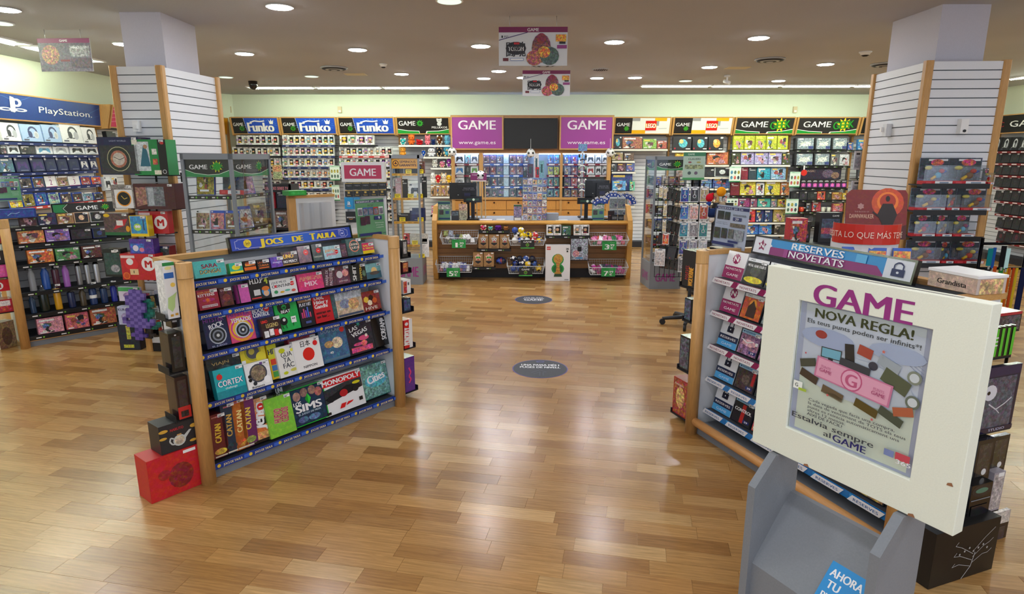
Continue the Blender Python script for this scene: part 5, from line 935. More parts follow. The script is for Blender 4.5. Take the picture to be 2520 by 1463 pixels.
# near end: boxes in small trays, spines towards the aisle
def eb_px(fr, par, x0, x1, y0, y1, w_, col, side, lb, name='game_box', cat='box', off=.03, u=.24, tray=True, front=None):
    """box on an end tray; its outward reach and height are read from the picture"""
    ue = u + w_ / 2
    def at_side(px, py):   # the plane of the spine: through the frame point u=ue, containing fr.n and z
        o = fr.P(ue if fr is GE else u - w_ / 2, 0, 0); r = ray(px, py); t = (o - C0).dot(fr.d) / r.dot(fr.d); q = C0 + r * t
        return (q - o).dot(fr.n), q.z
    ym = (y0 + y1) / 2; a = at_side(x0, ym)[0]; b_ = at_side(x1, ym)[0]; zb = at_side((x0 + x1) / 2, y1)[1]; zt = at_side((x0 + x1) / 2, y0)[1]
    t_ = abs(a - b_); off = max(.012, min(a, b_)); h_ = zt - zb
    zb = max(zb, .01)
    if tray:
        MB().box(-w_ / 2 - .01, -off - t_ - .02, -.008, w_ / 2 + .01, -.001, -.002, 'k', 'paint').box(-w_ / 2 - .01, -off - t_ - .024, -.008, w_ / 2 + .01, -off - t_ - .02, .035, 'k', 'paint').box(-w_ / 2, -.008, -.002, w_ / 2, -.001, .06, 'k', 'paint').build('end_tray', par[0], par[1] @ fr.M(u, .012, zb))
    b = MB().box(-w_ / 2, -t_, 0, w_ / 2, 0, h_, col, 'gloss').art(w_, h_, front or [('r', .05, .05, .95, .95, C(col, .3))], (-w_ / 2, -t_, 0), m='gloss')
    b.art(t_, h_, side, (w_ / 2, -t_, 0), (0, 1, 0), m='gloss'); b.art(t_, h_, side, (-w_ / 2, 0, 0), (0, -1, 0), m='gloss')
    o = tag(b.build(name, None, fr.M(u, off + .012, zb + .001)), lb, cat, None)
    return o, t_, h_
eb_px(GE, par, 412, 441, 645, 785, .1, 'eceef0', [('r', 0, .94, 1, 1, '2a8a4a'), ('e', .45, .9, .3, .03, 'f0e8a0'), ('r', .05, .72, .85, .82, '2a6ac0'), ('e', .68, .6, .2, .04, 'f0d060'), ('p', [(.05, .2), (.15, .38), (.6, .42), (.95, .47), (.75, .36), (.65, .2), (.4, .12)], 'b8d890'), ('r', .2, .04, .45, .08, 'd0a040'), ('r', .6, .05, .85, .09, 'd0a040')], 'tall white boxed game with pale green figure, on the near end of the unit', 'game_box', 'board game')
eb_px(GE, par, 424, 458, 818, 915, .12, '17181a', [('r', .2, .1, .8, .9, C('2c2d30', .3)), ('e', .5, .94, .08, .02, 'c0c0c0')], 'upright black boxed game on the near end tray, middle one', 'game_box', 'board game')
eb_px(GE, par, 440, 472, 925, 1032, .12, '2a1618', [('r', .15, .3, .85, .92, C('3a2a2a', .3)), ('r', 0, .02, 1, .3, 'c02828'), ('r', .2, .06, .8, .2, C('1c1214', .4))], 'upright black and red boxed game on the lowest near end tray', 'game_box', 'board game')
eb_px(GE, par, 428, 447, 712, 806, .08, '1a1a1c', [('r', .2, .1, .7, .9, C('26262a', .3)), T('NO', .5, .5, .12, 'd0d0d0', .7, .01, 86)], 'narrow black box tucked behind the near oak post', 'game_box', 'box', u=.2, tray=False)
def floor_box(fr, pbl, pbr, ytop, depth, col, pr, lb, z=0.0, name='gift_box', side=None, top=None, cat='box'):
    """box with its front bottom corners read at two pixels"""
    a = onz(*pbl, z); b_ = onz(*pbr, z); f = Fr((a.x, a.y), (b_.x - a.x, b_.y - a.y)); w_ = (Vector((b_.x, b_.y)) - Vector((a.x, a.y))).length
    h_ = f.at((pbl[0] + pbr[0]) / 2, ytop, 0)[1] - z
    b = MB().box(0, 0, 0, w_, depth, h_, col).art(w_, h_, pr, (0, 0, 0)).art(depth, h_, side or [], (0, depth, 0), (0, -1, 0)).art(w_, depth, top or [], (0, 0, h_), (1, 0, 0), (0, 1, 0))
    o = b.build(name, None, f.M(0, 0, z + .001)); tag(o, lb, cat); return f, w_, h_
f_, w_, h_ = floor_box(None, (374, 1242), (497, 1192), 1112, .16, 'c01a20', [('r', 0, 0, 1, 1, C('c81c22', .08)), ('e', .62, .42, .25, .3, C('8a1418', .3)), ('e', .3, .55, .12, .12, C('a01a1e', .2)), ('r', .7, .9, .95, .97, 'f4f4f4')], 'red gift box standing on the floor against the near oak post', side=[('r', 0, 0, 1, 1, C('c81c22', .05))])
def on_box(f, x0, x1, y0, y1, z, depth, col, pr, lb, off=0, name='gift_box', cat='box', mat='print'):
    u0, u1, _, zt = f.rect(x0, y0, x1, y1, off); w_ = u1 - u0; h_ = zt - z
    b = MB().box(0, 0, 0, w_, depth, h_, col, mat).art(w_, h_, pr, (0, 0, 0), m=mat)
    return tag(b.build(name, None, f.M(u0, off, z + .001)), lb, cat), h_
on_box(f_, 392, 488, 1038, 1115, h_ + .001, .14, '26262a', [('r', .02, .02, .98, .98, C('2a2a2e', .06)), ('e', .5, .34, .17, .2, 'c8ccc8'), ('e', .5, .34, .13, .15, C('c8b8a0', .5)), ('p', [(.64, .32), (.84, .6), (.78, .62), (.62, .46)], 'c8ccc8'), ('l', [(.35, .45), (.27, .5), (.24, .38), (.3, .26), (.38, .24)], .05, 'c8ccc8'), ('r', .44, .52, .56, .57, 'd0a060'), ('e', .08, .55, .1, .05, 'd8a840'), ('e', .9, .72, .1, .07, 'd8a840'), ('e', .1, .8, .12, .06, 'd8a840'), ('e', .85, .2, .1, .05, 'd8a840'), T('NARUTO', .45, .78, .1, 'c03038', .35, .02)], 'charcoal tea set box with teapot picture on top of the red gift box', -.01)
# far end of the unit
GFr = Fr(GL.P(LG_, 0, 0)[:2], (-GL.n.x, -GL.n.y))
for x0, x1, y0, y1, col, side, lb in (
    (987, 1000, 592, 634, '2c2c30', [('r', .2, .2, .8, .9, C('b0b0b0', .5))], 'dark patterned box on the highest far end tray'),
    (988, 1002, 646, 672, '5a2a30', [('r', .1, .1, .9, .9, C('c07040', .6))], 'small brown-red box on the second far end tray'),
    (989, 1008, 690, 724, 'f0f0f0', [('r', .05, .05, .5, .9, C('c83838', .5)), ('r', .6, .6, .8, .8, '606468')], 'red and white box on the third far end tray'),
    (990, 1008, 735, 768, '1c2a44', [('r', .1, .1, .9, .9, C('3a5080', .6))], 'navy box on the fourth far end tray'),
    (992, 1012, 788, 858, 'd02428', [('r', .08, .05, .6, .95, 'd81c22'), T('MONOPOLY', .34, .42, .3, 'f4f4f4', .6, .03, 86), ('r', .6, 0, 1, 1, 'f0f0f0'), ('e', .3, .86, .2, .06, 'f0f0f0')], 'red and white upright box on the fifth far end tray'),
    (994, 1018, 880, 965, '5a2a8a', [('r', .05, .05, .95, .95, C('5c2c90', .1)), ('l', [(.4, .25), (.6, .35), (.4, .45), (.6, .55), (.4, .7)], .05, 'e83a80')], 'purple upright box with pink letters on the lowest far end tray')):
    eb_px(GFr, par, x0, x1, y0, y1, .2, col, side, lb, u=.16)
# ---------------------------------------------------------------- new releases gondola
GR = Fr((1.30, 4.19), (.345, -.938)); LR = 1.6
def strip_nov(w_, st):
    b = MB().box(0, -.004, -.034, w_, 0, .008, '8c1f56' if st == 'm' else '1c78c0', 'gloss'); n = 6; pr = []
    for i in range(n):
        x = (i + .3) / n; pr += [('p', [(x - .075, .05), (x + .055, .05), (x + .075, .95), (x - .055, .95)], 'ececf0'), T('NOVETATS' if st == 'm' else 'RESERVES', x, .48, .4, '8c1f56' if st == 'm' else '1c5a98', .1, .02), ('r', x + .1, 0, x + .13, 1, 'b03a78' if st == 'm' else '2c98d8')]
    return b.art(w_, .042, pr, (0, -.004, -.034))
SHR = [(1.15, -.085, 'm'), (.915, -.085, 'm'), (.672, -.085, 'm'), (.43, -.085, 'r'), (.19, -.085, 'r')]
gondola('release_gondola', 'oak-posted shelf unit of new game releases beside the white stand', GR, LR, 1.335, SHR, strip_nov, rail=True)
cardN = [('r', 0, 0, 1, 1, 'e8e8ec'), ('r', 0, 0, 1, .46, '96245e'), ('s', .5, .74, .2, 12, .86, '96245e'), T('N', .5, .74, .2, 'f4f4f4', .22, .04), T('NOVETATS', .5, .36, .085, 'f4e8f0', .8, .02), T('GAME', .52, .15, .1, 'f4e8f0', .6, .01)]
cardR = [('r', 0, 0, 1, 1, 'e4e8ee'), ('r', 0, 0, 1, .24, '4aa0d8'), ('r', 0, .24, 1, .46, '1c2a4c'), ('r', .34, .56, .66, .78, '18243c'), ('l', [(.4, .76), (.4, .9), (.45, .95), (.55, .95), (.6, .9), (.6, .76)], .045, '18243c'), ('c', .5, .68, .03, 'e4e8ee'), T('RESERVES', .5, .35, .085, 'f0f0f4', .8, .02), T('GAME', .52, .12, .09, 'c8e4f8', .55, .0)]
def caseart(bg, els, title=None, tc='f0f0f0', band='e8ecf0', bt='PS5', ty=.72, side=None):
    return [('r', 0, .87, 1, 1, band), T(bt, .24, .935, .06, '303848' if band.startswith('e') else 'f0f0f0', .2, .01), ('r', .62, .9, .95, .98, 'f4f4f4'), ('r', .03, .02, .97, .87, bg), *els, *([T(title, .5, ty, .1, tc, .84, .03)] if title else [])]
resv = lambda bg, els, title=None, **k: [('r', 0, .84, 1, 1, '9cc8e4'), ('e', .1, .92, .04, .03, '1c4a80'), T("RESERVA'L", .46, .92, .07, '1c5a98', .55, .01), ('r', .82, .87, .98, .97, 'd8e8f4'), ('r', .03, .02, .97, .84, bg), *els, ('r', .6, .1, .92, .22, '26306a'), T('29', .76, .16, .07, 'f4f4f4', .16, .02), *([T(title, .5, .55, .14, 'f0f0f0', .84, .04)] if title else [])]
mgs = caseart(C('20221c', .3), [('e', .5, .5, .25, .2, C('404438', .5)), ('e', .5, .16, .45, .13, C('e0d020', .4))], 'METAL GEAR SOLID 2')
dawn = caseart(C('c85a1c', .3), [('c', .5, .62, .2, C('f0a030', .2)), ('p', [(.5, .78), (.56, .68), (.7, .5), (.72, .1), (.28, .1), (.3, .5), (.44, .68)], '3a1c10')])
grey1 = caseart(C('7a8a88', .7), [('p', [(.4, .7), (.6, .7), (.72, .1), (.25, .1)], C('30383a', .4))])
gta = resv(C('8a6080', .9), [('e', .5, .5, .35, .14, C('e8b0c0', .5))], 'VI')
dark1 = resv(C('3a2a28', .6), [('r', .78, .3, .92, .82, 'b02028'), ('e', .5, .45, .2, .2, C('60504a', .6))])
dark2 = resv(C('20242a', .6), [('e', .5, .4, .3, .25, C('5a6a70', .6))])
ctl = resv(C('1c1c1e', .2), [('r', .42, .05, .6, .8, 'b82820')], 'CONTROL')
silk = resv(C('b8402a', .4), [('e', .45, .55, .14, .2, 'f0f0f0'), ('e', .5, .42, .18, .1, C('e89050', .4)), T('SILKSONG', .5, .14, .12, 'f4e8e0', .84, .03)])
misc = lambda i: (resv if i % 2 else caseart)(C(('4060a0', '8a3040', '306858', 'a08040', '604878')[i % 5], .8), [('e', .5, .45, .25, .25, C(('c0b090', '60a0c0', 'd07050')[i % 3], .7))])
def band_of(j): return ('1c2430', '1c2430', '2c5a90', '2c5a90', '2c5a90')[j]
seq = [[cardN, mgs, mgs], [cardN, dawn, grey1], [cardR, gta, gta], [cardR, dark1, dark2], [cardR, ctl, silk]]
nm = [['white and magenta new-releases card, topmost shelf of release unit', 'black and yellow soldier game case beside topmost magenta card', 'second black and yellow soldier game case, topmost release shelf'],
      ['white and magenta new-releases card, second shelf of release unit', 'orange game case with dark hooded figure, second release shelf', 'grey misty game case beside the orange one, second release shelf'],
      ['white and navy padlock card, third shelf of release unit', 'pink busy game case beside the third-shelf padlock card', 'second pink busy game case, third release shelf'],
      ['white and navy padlock card, fourth shelf of release unit', 'dark game case with red stripe beside the fourth-shelf padlock card', 'dark bluish game case, fourth release shelf, after the red-striped one'],
      ['white and navy padlock card, lowest shelf of release unit', 'black and red game case with white title, lowest release shelf', 'red-orange game case with white mask, lowest release shelf']]
for j in range(5):
    z, off, _ = SHR[j]; h_ = .165; u = (.062, .062, .062, .062, .062)[j]
    for i in range(7):
        w_ = .19 if i == 0 else .186
        if u + w_ > LR - .06: break
        pr = seq[j][i] if i < 3 else misc(j * 3 + i)
        hh = .185 if i == 0 else h_
        lb = nm[j][i] if i < 3 else '%s game case, %s from the magenta and padlock cards, %s release shelf' % (('blue', 'crimson', 'green', 'ochre', 'violet')[(j * 3 + i) % 5], ORD[i], ORD[j])
        t_ = .005 if i == 0 else .014
        b = MB().box(-w_ / 2, 0, 0, w_ / 2, t_, hh, 'f0f0f0' if i == 0 else '20242c', 'gloss').art(w_, hh, pr, (-w_ / 2, 0, 0), m='gloss')
        o = tag(b.build('shelf_card' if i == 0 else 'game_case', None, GR.M(u + w_ / 2, off - .035, z + .008, R(16))), lb, 'card' if i == 0 else 'video game', 'cards and cases on the release unit')
        if i in (1, 2): place(_tagm, 'price_tag', o, Matrix.Translation((w_ / 2 - .035, -.0045, hh - .03)))
        u += w_ + .012
RS = [('r', 0, 0, 1, 1, '2f8fd0'), ('r', .13, 0, .86, .5, '8e2a74'), ('r', 0, 0, .13, 1, 'e4e4ec'), ('p', [(.13, .45), (.145, .55), (.13, .65)], 'e4e4ec'), ('r', .86, 0, 1, 1, 'dfe4ee'), ('p', [(.82, .5), (.86, .1), (.86, .9)], '2f8fd0'), ('s', .065, .5, .38, 5, .52, '8e2056'), T('N', .066, .5, .3, 'f4f4f4', .03, .04),
      ('r', .3, .55, .38, 1, '4aa6de'), ('r', .7, .5, .76, .95, '58b0e4'), ('r', .24, 0, .27, .5, 'a03a88'), T('RESERVES', .46, .76, .4, 'f4f4f8', .34, .025), T('NOVETATS', .46, .27, .4, 'f4f4f8', .36, .025),
      ('r', .9, .14, .965, .52, '1c2a5c'), ('l', [(.91, .5), (.91, .72), (.925, .84), (.94, .84), (.955, .72), (.955, .5)], .07, '1c2a5c'), ('e', .932, .34, .007, .06, 'dfe4ee')]
top_sign(GR, ((1849, 574, 627), (2247, 643, 699)), -.3, 0, RS, 'release_sign', 'long blue and magenta sign with padlock on top of the release unit')
ad_poster(GR, 1756, 1836, 507, 612, -.3, 'c8d0e0', 'pale blue-white reservation poster in clear stand beside the release sign', kind=1)
# box lying on the top, towards the near end
zt_ = 1.335; u0, u1, zb, zz = GR.rect(2272, 690, 2398, 722, -.42)
b = MB().box(0, 0, 0, .25, .17, .075, 'c8b8b0').box(-.004, -.004, .075, .254, .174, .088, 'f0f0f2').art(.25, .07, [('r', 0, 0, 1, 1, C('c8b0a0', .3)), T('Grandista', .5, .5, .36, '1c1a1c', .6, .03)], (0, 0, 0)).art(.17, .07, [('r', .1, 0, .9, 1, C('c8a878', .7))], (.25, 0, 0), (0, 1, 0))
tag(b.build('figure_box', None, GR.M(1.37, -.3, zt_ + .002, 0, R(-6))), 'white-lidded figure box lying on the release unit behind the white stand', 'box')
# wall clock-like hanging boxes on the far end of the release unit (towards the counter)
GRe = Fr(GR.P(0, 0, 0)[:2], (-GR.n.x, -GR.n.y)); rg = bpy.data.objects['release_gondola']; rp = (rg, Matrix.Translation(-GR.P(0, 0, 0)))
class _E: pass
def far_box(y0, y1, x0, x1, w_, col, pr, lb, tray=True, u=-.2):
    """boxes on the counter-side end of the release unit: faces turned to the aisle"""
    o0 = GR.P(0, 0, 0); q0 = GR.at(x0, (y0 + y1) / 2, -.04); q1 = GR.at(x1, (y0 + y1) / 2, -.04); zt = GR.at((x0 + x1) / 2, y0, -.04)[1]; zb = GR.at((x0 + x1) / 2, y1, -.04)[1]
    w2 = q1[0] - q0[0]; b = MB().box(0, 0, 0, w2, w_, zt - zb, col, 'gloss').art(w2, zt - zb, pr, (0, 0, 0), m='gloss')
    ob = tag(b.build('boxed_game', None, GR.M(q0[0], -.04, zb + .001)), lb, 'box')
    if tray: MB().box(0, -.01, -.01, w2 + .06, w_, 0, 'k', 'paint').box(-.008, -.01, -.01, 0, w_, .03, 'k', 'paint').build('end_tray', rg, rp[1] @ GR.M(q0[0], -.04, zb))
    return ob
far_box(617, 708, 1678, 1712, .18, '16120f', [('r', .04, .02, .96, .98, C('18130f', .1)), T('WOLVERINE', .68, .3, .2, 'd8982a', .5, .03, 88), T('MARVEL', .4, .4, .16, 'a02a28', .4, .01, 88)], 'tall black box with upright orange letters beside the release unit post')
far_box(828, 912, 1672, 1696, .18, '22242a', [('r', .05, .05, .95, .95, C('505868', .9))], 'dark blue-grey box on the middle end tray of the release unit')
far_box(934, 1025, 1656, 1692, .18, 'a83028', [('r', .05, .03, .95, .97, C('a8402c', .6)), ('e', .5, .5, .3, .3, C('e0b070', .7)), T('Avengers', .4, .85, .08, 'f0d8c0', .6)], 'red illustrated box on the lowest end tray of the release unit')
far_box(735, 790, 1684, 1700, .15, '1c1c22', [('r', .05, .05, .95, .95, C('40506a', .9))], 'narrow dark box half hidden behind the release unit post')
# ---------------------------------------------------------------- white frame stand in the foreground
A_ = C0 + ray(1890, 655) * (2.0 / F); B_ = C0 + ray(2443, 755) * (1.46 / F)
SF = Fr((A_.x, A_.y), (B_.x - A_.x, B_.y - A_.y)); W_ = .633; Z0, Z1 = 1.0, 1.612
st = thing('poster_stand', 'white framed poster stand on grey board legs, nearest thing to the viewer', 'display stand', SF.M(0, 0, 0))
iu0, iu1, iz0, iz1 = .124, .512, 1.1, 1.522; TH = .047
b = MB()
ro = [(0, Z0), (W_, Z0), (W_, Z1), (0, Z1)]; ri = [(iu0, iz0), (iu1, iz0), (iu1, iz1), (iu0, iz1)]
b.v = [(x, y, z) for y in (0, TH) for q_ in (ro, ri) for x, z in q_]
for i in range(4):
    j = (i + 1) % 4
    for q_ in ((i, j, 4 + j, 4 + i), (8 + j, 8 + i, 12 + i, 12 + j), (j, i, 8 + i, 8 + j), (4 + i, 4 + j, 12 + j, 12 + i)): b.face(q_, 'w', 'whitepaint')
fb = b.build('white_frame', st)
bv = fb.modifiers.new('edge', 'BEVEL'); bv.width = .002; bv.segments = 2; bv.limit_method = 'ANGLE'
MB().box(.07, .018, Z1 - .002, .56, .028, Z1 + .0006, '8a8880', 'paint').build('poster_slot', st)
MB().art(W_, Z1 - Z0, [T('GAME', .5, .905, .108, '96307f', .45, .035)], (0, -.0006, Z0)).build('frame_lettering', st)
for (x, z_, w2) in ((.6, 1.13, .016), (.2, Z0, .02), (.52, Z0 + .0, .02)):
    MB().poly([(x, -.0012, z_), (x + w2, -.0012, z_ + .002), (x + w2 * .7, -.0012, z_ + .011), (x + .002, -.0012, z_ + .007)], '9a6a48', 'paint').build('chipped_paint', st)
pw, ph = iu1 - iu0, iz1 - iz0
bill = lambda cx, cy, w2, h2, a, c: ('p', [(cx + x * math.cos(a) - y * math.sin(a) * .92, cy + x * math.sin(a) * .92 + y * math.cos(a)) for x, y in ((-w2, -h2), (w2, -h2), (w2, h2), (-w2, h2))], c)
PP = [('r', 0, 0, 1, 1, 'b4b8d0'), ('r', .05, .02, .95, .98, 'd6dae8'), *[('l', [(.72, .84 - .015 * i), (.97, .72 - .022 * i)], .004, '9aa4c4') for i in range(3)], ('r', .05, .02, .95, .5, C('dfe4d4', .0)), ('r', .05, .93, .95, .985, 'd0d6dc'), T('NOVA REGLA!', .5, .93, .068, '3a4420', .74, .035), T('Els teus punts poden ser infinits*!', .5, .862, .033, '3a4248', .86, .012),
      ('e', .25, .76, .22, .07, 'b4bede'), ('e', .78, .78, .2, .06, 'b8c2de'),
      ('e', .2, .78, .05, .03, 'b03a38'),
      ('e', .5, .52, .44, .16, 'cfd4e0'), bill(.3, .66, .085, .038, .02, '30383c'), bill(.3, .66, .077, .032, .02, '80c0d8'), ('r', .28, .6, .32, .63, '30383c'), bill(.56, .74, .055, .035, -.2, 'b04a3a'), ('p', [(.4, .76), (.47, .77), (.5, .6), (.54, .57), (.38, .57), (.42, .62)], '2c2a2c'), ('e', .63, .66, .035, .03, '3c3c4c'), bill(.74, .7, .08, .035, -.35, 'a8b0b8'), bill(.8, .6, .1, .05, -.4, '5a6048'),
      ('c', .92, .66, .045, '8a9080'), ('c', .92, .66, .03, 'd8dce0'), ('c', .93, .5, .045, '70786a'), ('c', .93, .5, .03, 'd8dce0'), bill(.12, .55, .07, .03, .3, '4a4c40'), bill(.14, .45, .08, .03, -.3, '4a3a30'), bill(.35, .38, .09, .03, -.2, '6a5840'), bill(.62, .36, .09, .03, -.25, '5a4a20'), bill(.8, .36, .09, .03, -.35, '4a5040'), bill(.88, .42, .07, .03, .3, 'b06040'), bill(.5, .62, .12, .03, -.1, '3c3e44'),
      bill(.49, .52, .3, .078, -.1, 'c87898'), bill(.49, .52, .285, .068, -.1, 'e0a0b8'), ('c', .49, .52, .078, 'c05a80'), ('c', .49, .52, .068, 'e4a8c0'), T('G', .49, .52, .09, 'c05a80', None, .04), T('PUNTS', .28, .555, .02, 'c87898', .08, .01, -6), T('GAME', .28, .527, .026, 'b05078', .1, .02, -6), T('PUNTS', .7, .512, .02, 'c87898', .08, .01, -6), T('GAME', .7, .484, .026, 'b05078', .1, .02, -6),
      ('s', .32, .36, .012, 5, .5, 'd05a60'), ('s', .68, .3, .012, 5, .5, 'd05a60'), ('s', .7, .78, .014, 5, .5, 'd07060'), ('s', .1, .62, .01, 5, .5, 'c04a50'),
      ('r', .02, .33, .1, .39, 'f0f4ec'), T('G', .05, .36, .028, '30383c', None, .01), ('r', .07, .325, .14, .345, 'a8c040')]
for i, s_ in enumerate(('Cada vegada que facis una compra,', 'la data de venciment de TOTS els teus', 'punts es reinicia autom\u00e0ticament uns', 'altres 12 mesos.', 'AIX\u00cd DE F\u00c0CIL!')):
    PP.append(T(s_, .17 + (.34, .38, .36, .16, .15)[i], .285 - i * .028, .021, '3c4048', (.68, .76, .72, .32, .3)[i], .008 if i < 4 else .02))
PP += [T('Estalvia sempre', .38, .13, .042, '3a4048', .68, .025), T('al', .36, .075, .04, '3a4048', .06, .025), T('GAME', .54, .072, .052, '26286a', .26, .03), ('r', .8, .1, .87, .145, '7a88b8'), ('r', .88, .1, .98, .15, 'c84a58'), T('365', .94, .09, .03, 'f0f0f4', .1, .02)]
MB().box(iu0, .016, iz0, iu1, .022, iz1, 'c8ccd8', 'print').art(pw, ph, PP, (iu0, .016, iz0), lay=.00025).build('poster_sheet', st)
MB().box(iu0, .009, iz0, iu1, .012, iz1, 'w', 'glass').build('glass_pane', st)
MB().box(iu0 - .003, .03, iz0 - .01, iu1 + .003, .034, iz1 + .01, 'w', 'whitepaint').build('back_plate', st)
def leg_plate(u0): return MB().prism([(TH + .06, 0), (TH + .06, Z0 + .04), (TH + .001, Z0 + .04), (TH + .001, Z0 - .005), (-.012, Z0 - .005), (-.1, Z0 - .1), (-.1, 0)], u0, u0 + .028, '80858c', 'greypaint')
leg_plate(.08).build('leg_board', st); leg_plate(.49).build('leg_board', st)
MB().prism([(TH + .055, 0), (TH + .055, Z0 - .16), (TH + .035, Z0 - .16), (-.08, .62), (-.08, .0)], .108, .49, '7c8188', 'greypaint').build('leaflet_slope', st)
lf = thing('leaflet', 'blue leaflet standing in the grey holder of the white stand', 'leaflet', SF.M(.33, .082, .63, R(40)))
MB().box(0, -.002, 0, .15, 0, .14, '1f86c8').art(.15, .14, [('r', 0, 0, 1, 1, '2290d4'), T('AHORA', .4, .78, .18, 'f4f4f4', .66, .03), T('TU', .24, .52, .18, 'f4f4f4', .26, .03), T('PUNTOS', .45, .25, .16, 'f4f4f4', .7, .02)], (0, -.002, 0)).build('leaflet_sheet', lf)
# ---------------------------------------------------------------- side wall with the big blue sign
LW = Fr((XL, 0), (0, 1)); A1 = 'under big blue sign'; f1 = 'from aisle end'
t = bay(LW, 8.1, 10.32, 'slatted wall bay under the big blue sign, full of headsets and games', S_ps(), 2.43, 2.78, (.28, .3), .3)
row(t, LW, .32, A1, 0, 352, [(2, 50, 305, 'headk', 'f0f0f0'), (52, 104, 309, 'head', 'a8c4e8'), (106, 150, 310, 'head', 'a8c4e8'), (150, 202, 309, 'headk', 'eef0f0'), (203, 238, 316, 'headk', 'f0f0f2')], 'navy', f1)
row(t, LW, .32, A1, 1, 381, [(0, 15, 362, 'box', '303438'), (17, 47, 358, 'ctrl', '202024'), (48, 86, 360, 'box', '2a2c30'), (88, 128, 360, 'ctrl', '58a0c8'), (130, 168, 360, 'ctrl', 'b0b4b8'), (171, 207, 360, 'ctrl', '15151a'), (209, 240, 361, 'ctrl', '15151a')], 'navy', f1)
row(t, LW, .32, A1, 2, 423, [(0, 33, 390, 'box', '4a7088'), (36, 72, 389, 'ctrlk', '4a3078'), (75, 109, 389, 'ctrlk', '4a3078'), (110, 138, 389, 'ctrlk', '303c58'), (139, 166, 389, 'ctrlk', '303c58'), (167, 195, 389, 'ctrlk', '303c58'), (196, 218, 389, 'ctrlk', 'e8e8e8'), (220, 240, 389, 'ctrlk', 'e8e8e8')], 'navy', f1)
row(t, LW, .32, A1, 3, 460, [(46, 77, 436, 'case', '504c48'), (79, 108, 436, 'case', '504c48'), (110, 138, 434, 'top2', 'w'), (139, 167, 434, 'case', '90785a'), (168, 196, 434, 'top3', 'w'), (198, 222, 434, 'case', 'a02c30'), (224, 248, 434, 'case', 'd86820')], 'navy', f1)
row(t, LW, .32, A1, 4, 503, [(20, 53, 474, 'case', 'e0c030'), (55, 84, 474, 'case', '8a8030'), (86, 116, 474, 'case', '2a60b0'), (118, 146, 474, 'case', '90b8a8'), (148, 176, 474, 'case', '40383c'), (178, 203, 474, 'case', '382c2c'), (204, 228, 474, 'case', '6a90a8'), (230, 254, 474, 'case', '303438')], 'redw', f1)
pk = [('r', 0, 0, 1, 1, 'd8285c')] + [('l', [(0, .2 + .2 * i), (.15, .3 + .2 * i), (.35, .15 + .2 * i), (.6, .35 + .2 * i), (1, .2 + .2 * i)], .05, 'e86a90') for i in range(4)]
t = bay(LW, 10.36, 12.4, 'slatted wall bay under the pink swirl sign, mostly behind the column', pk, 2.43, 2.78, (.28, .3), .3)
row(t, LW, .32, 'under pink sign', 0, 345, [(262, 285, 325, 'dark', '1c1c20')], 'black', 'from aisle end')
row(t, LW, .32, 'under pink sign', 2, 470, [(258, 275, 436, 'ctrl', '303438'), (276, 292, 436, 'box', 'e0e4ea')], 'black', 'from aisle end')
CUR[0] = None
# ---------------------------------------------------------------- mug and bottle gondola on that side
pb = onz(64, 858); GM = Fr((pb.x, pb.y), (.68, .733)); MH = GM.at(22, 540, 0)[1]
def strip_geek2(w_, st):
    return strip_mesh(w_, '141416', 'geek')
ySh = [(553, -.12), (594, -.1), (643, -.07), (709, -.05), (762, -.03), (815, -.02)]
SHM = [(GM.at(170, y, o)[1], o, '') for y, o in ySh]
gm = gondola('mug_gondola', 'oak-posted shelf unit of mugs and bottles beside the first column', GM, 1.42, MH, SHM, strip_geek2)
def st_bottle(kind):
    def f(w, h, t, col, r):
        b = MB(); R_ = w * .42; o = (0, R_, 0)
        if kind == 'tumbler': b.lathe([(R_ * .86, 0), (R_ * .95, h * .04), (R_, h * .8), (R_ * .98, h * .82, '3a3c40'), (R_ * .7, h * .86, '2a2c30'), (R_ * .66, h, '2a2c30')], col, 'metal' if cname(col) in ('grey', 'pale grey') else 'gloss', 16, o)
        else: b.lathe([(R_ * .95, 0), (R_, h * .03), (R_, h * .28, 'f0f0f0' if kind == 'band' else col), (R_, h * .42), (R_, h * .66), (R_ * .55, h * .8), (R_ * .5, h * .84, 'c0c4c8'), (R_ * .5, h * .96, 'c0c4c8'), (R_ * .25, h)], col, 'gloss', 16, o)
        return b
    return f
STY.update(bottle=st_bottle('b'), tumbler=st_bottle('tumbler'), bandb=st_bottle('band'))
for k_ in ('bottle', 'tumbler', 'bandb'): THK[k_] = .06; NAME[k_] = 'drinks_bottle'; CAT[k_] = 'bottle'
WHAT.update(bottle='{} metal bottle', tumbler='{} lidded tumbler', bandb='{} bottle with pale band')
fm = 'from near post'; MG = 'of mug unit'
def mrow(j, items): row(gm, GM, ySh[j][1], MG, j, ySh[j][0], items, 'geek', fm, R(5), .6, shelf=False, z=SHM[j][0])
mrow(0, [(46, 89, 527, 'box', '4a1c20'), (92, 139, 526, 'box', '1c2450'), (140, 181, 527, 'box', 'a07850'), (182, 219, 524, 'dark', 'd8b090'), (221, 260, 522, 'dark', 'c0c0c0')])
mrow(1, [(42, 109, 563, 'box', 'd88850'), (111, 172, 566, 'box', '8a6ab8'), (174, 226, 566, 'dark', '30283a'), (228, 262, 563, 'dark', '2a3a80')])
mrow(2, [(66, 133, 616, 'box', 'd07830'), (136, 197, 612, 'box', '4a8a50'), (201, 251, 606, 'box', '5a2420')])
mrow(3, [(67, 90, 655, 'bottle', '8a8c90'), (99, 126, 652, 'bottle', '1f4fa0'), (127, 151, 655, 'tumbler', '4a2030', 'pink and dark lidded mug with cat face, between blue and lilac bottles'), (153, 174, 645, 'bottle', 'a060b8'), (186, 205, 646, 'tumbler', '9a9ca0'), (208, 226, 643, 'tumbler', 'b0b2b8'), (230, 250, 641, 'tumbler', 'c0c2c8')])
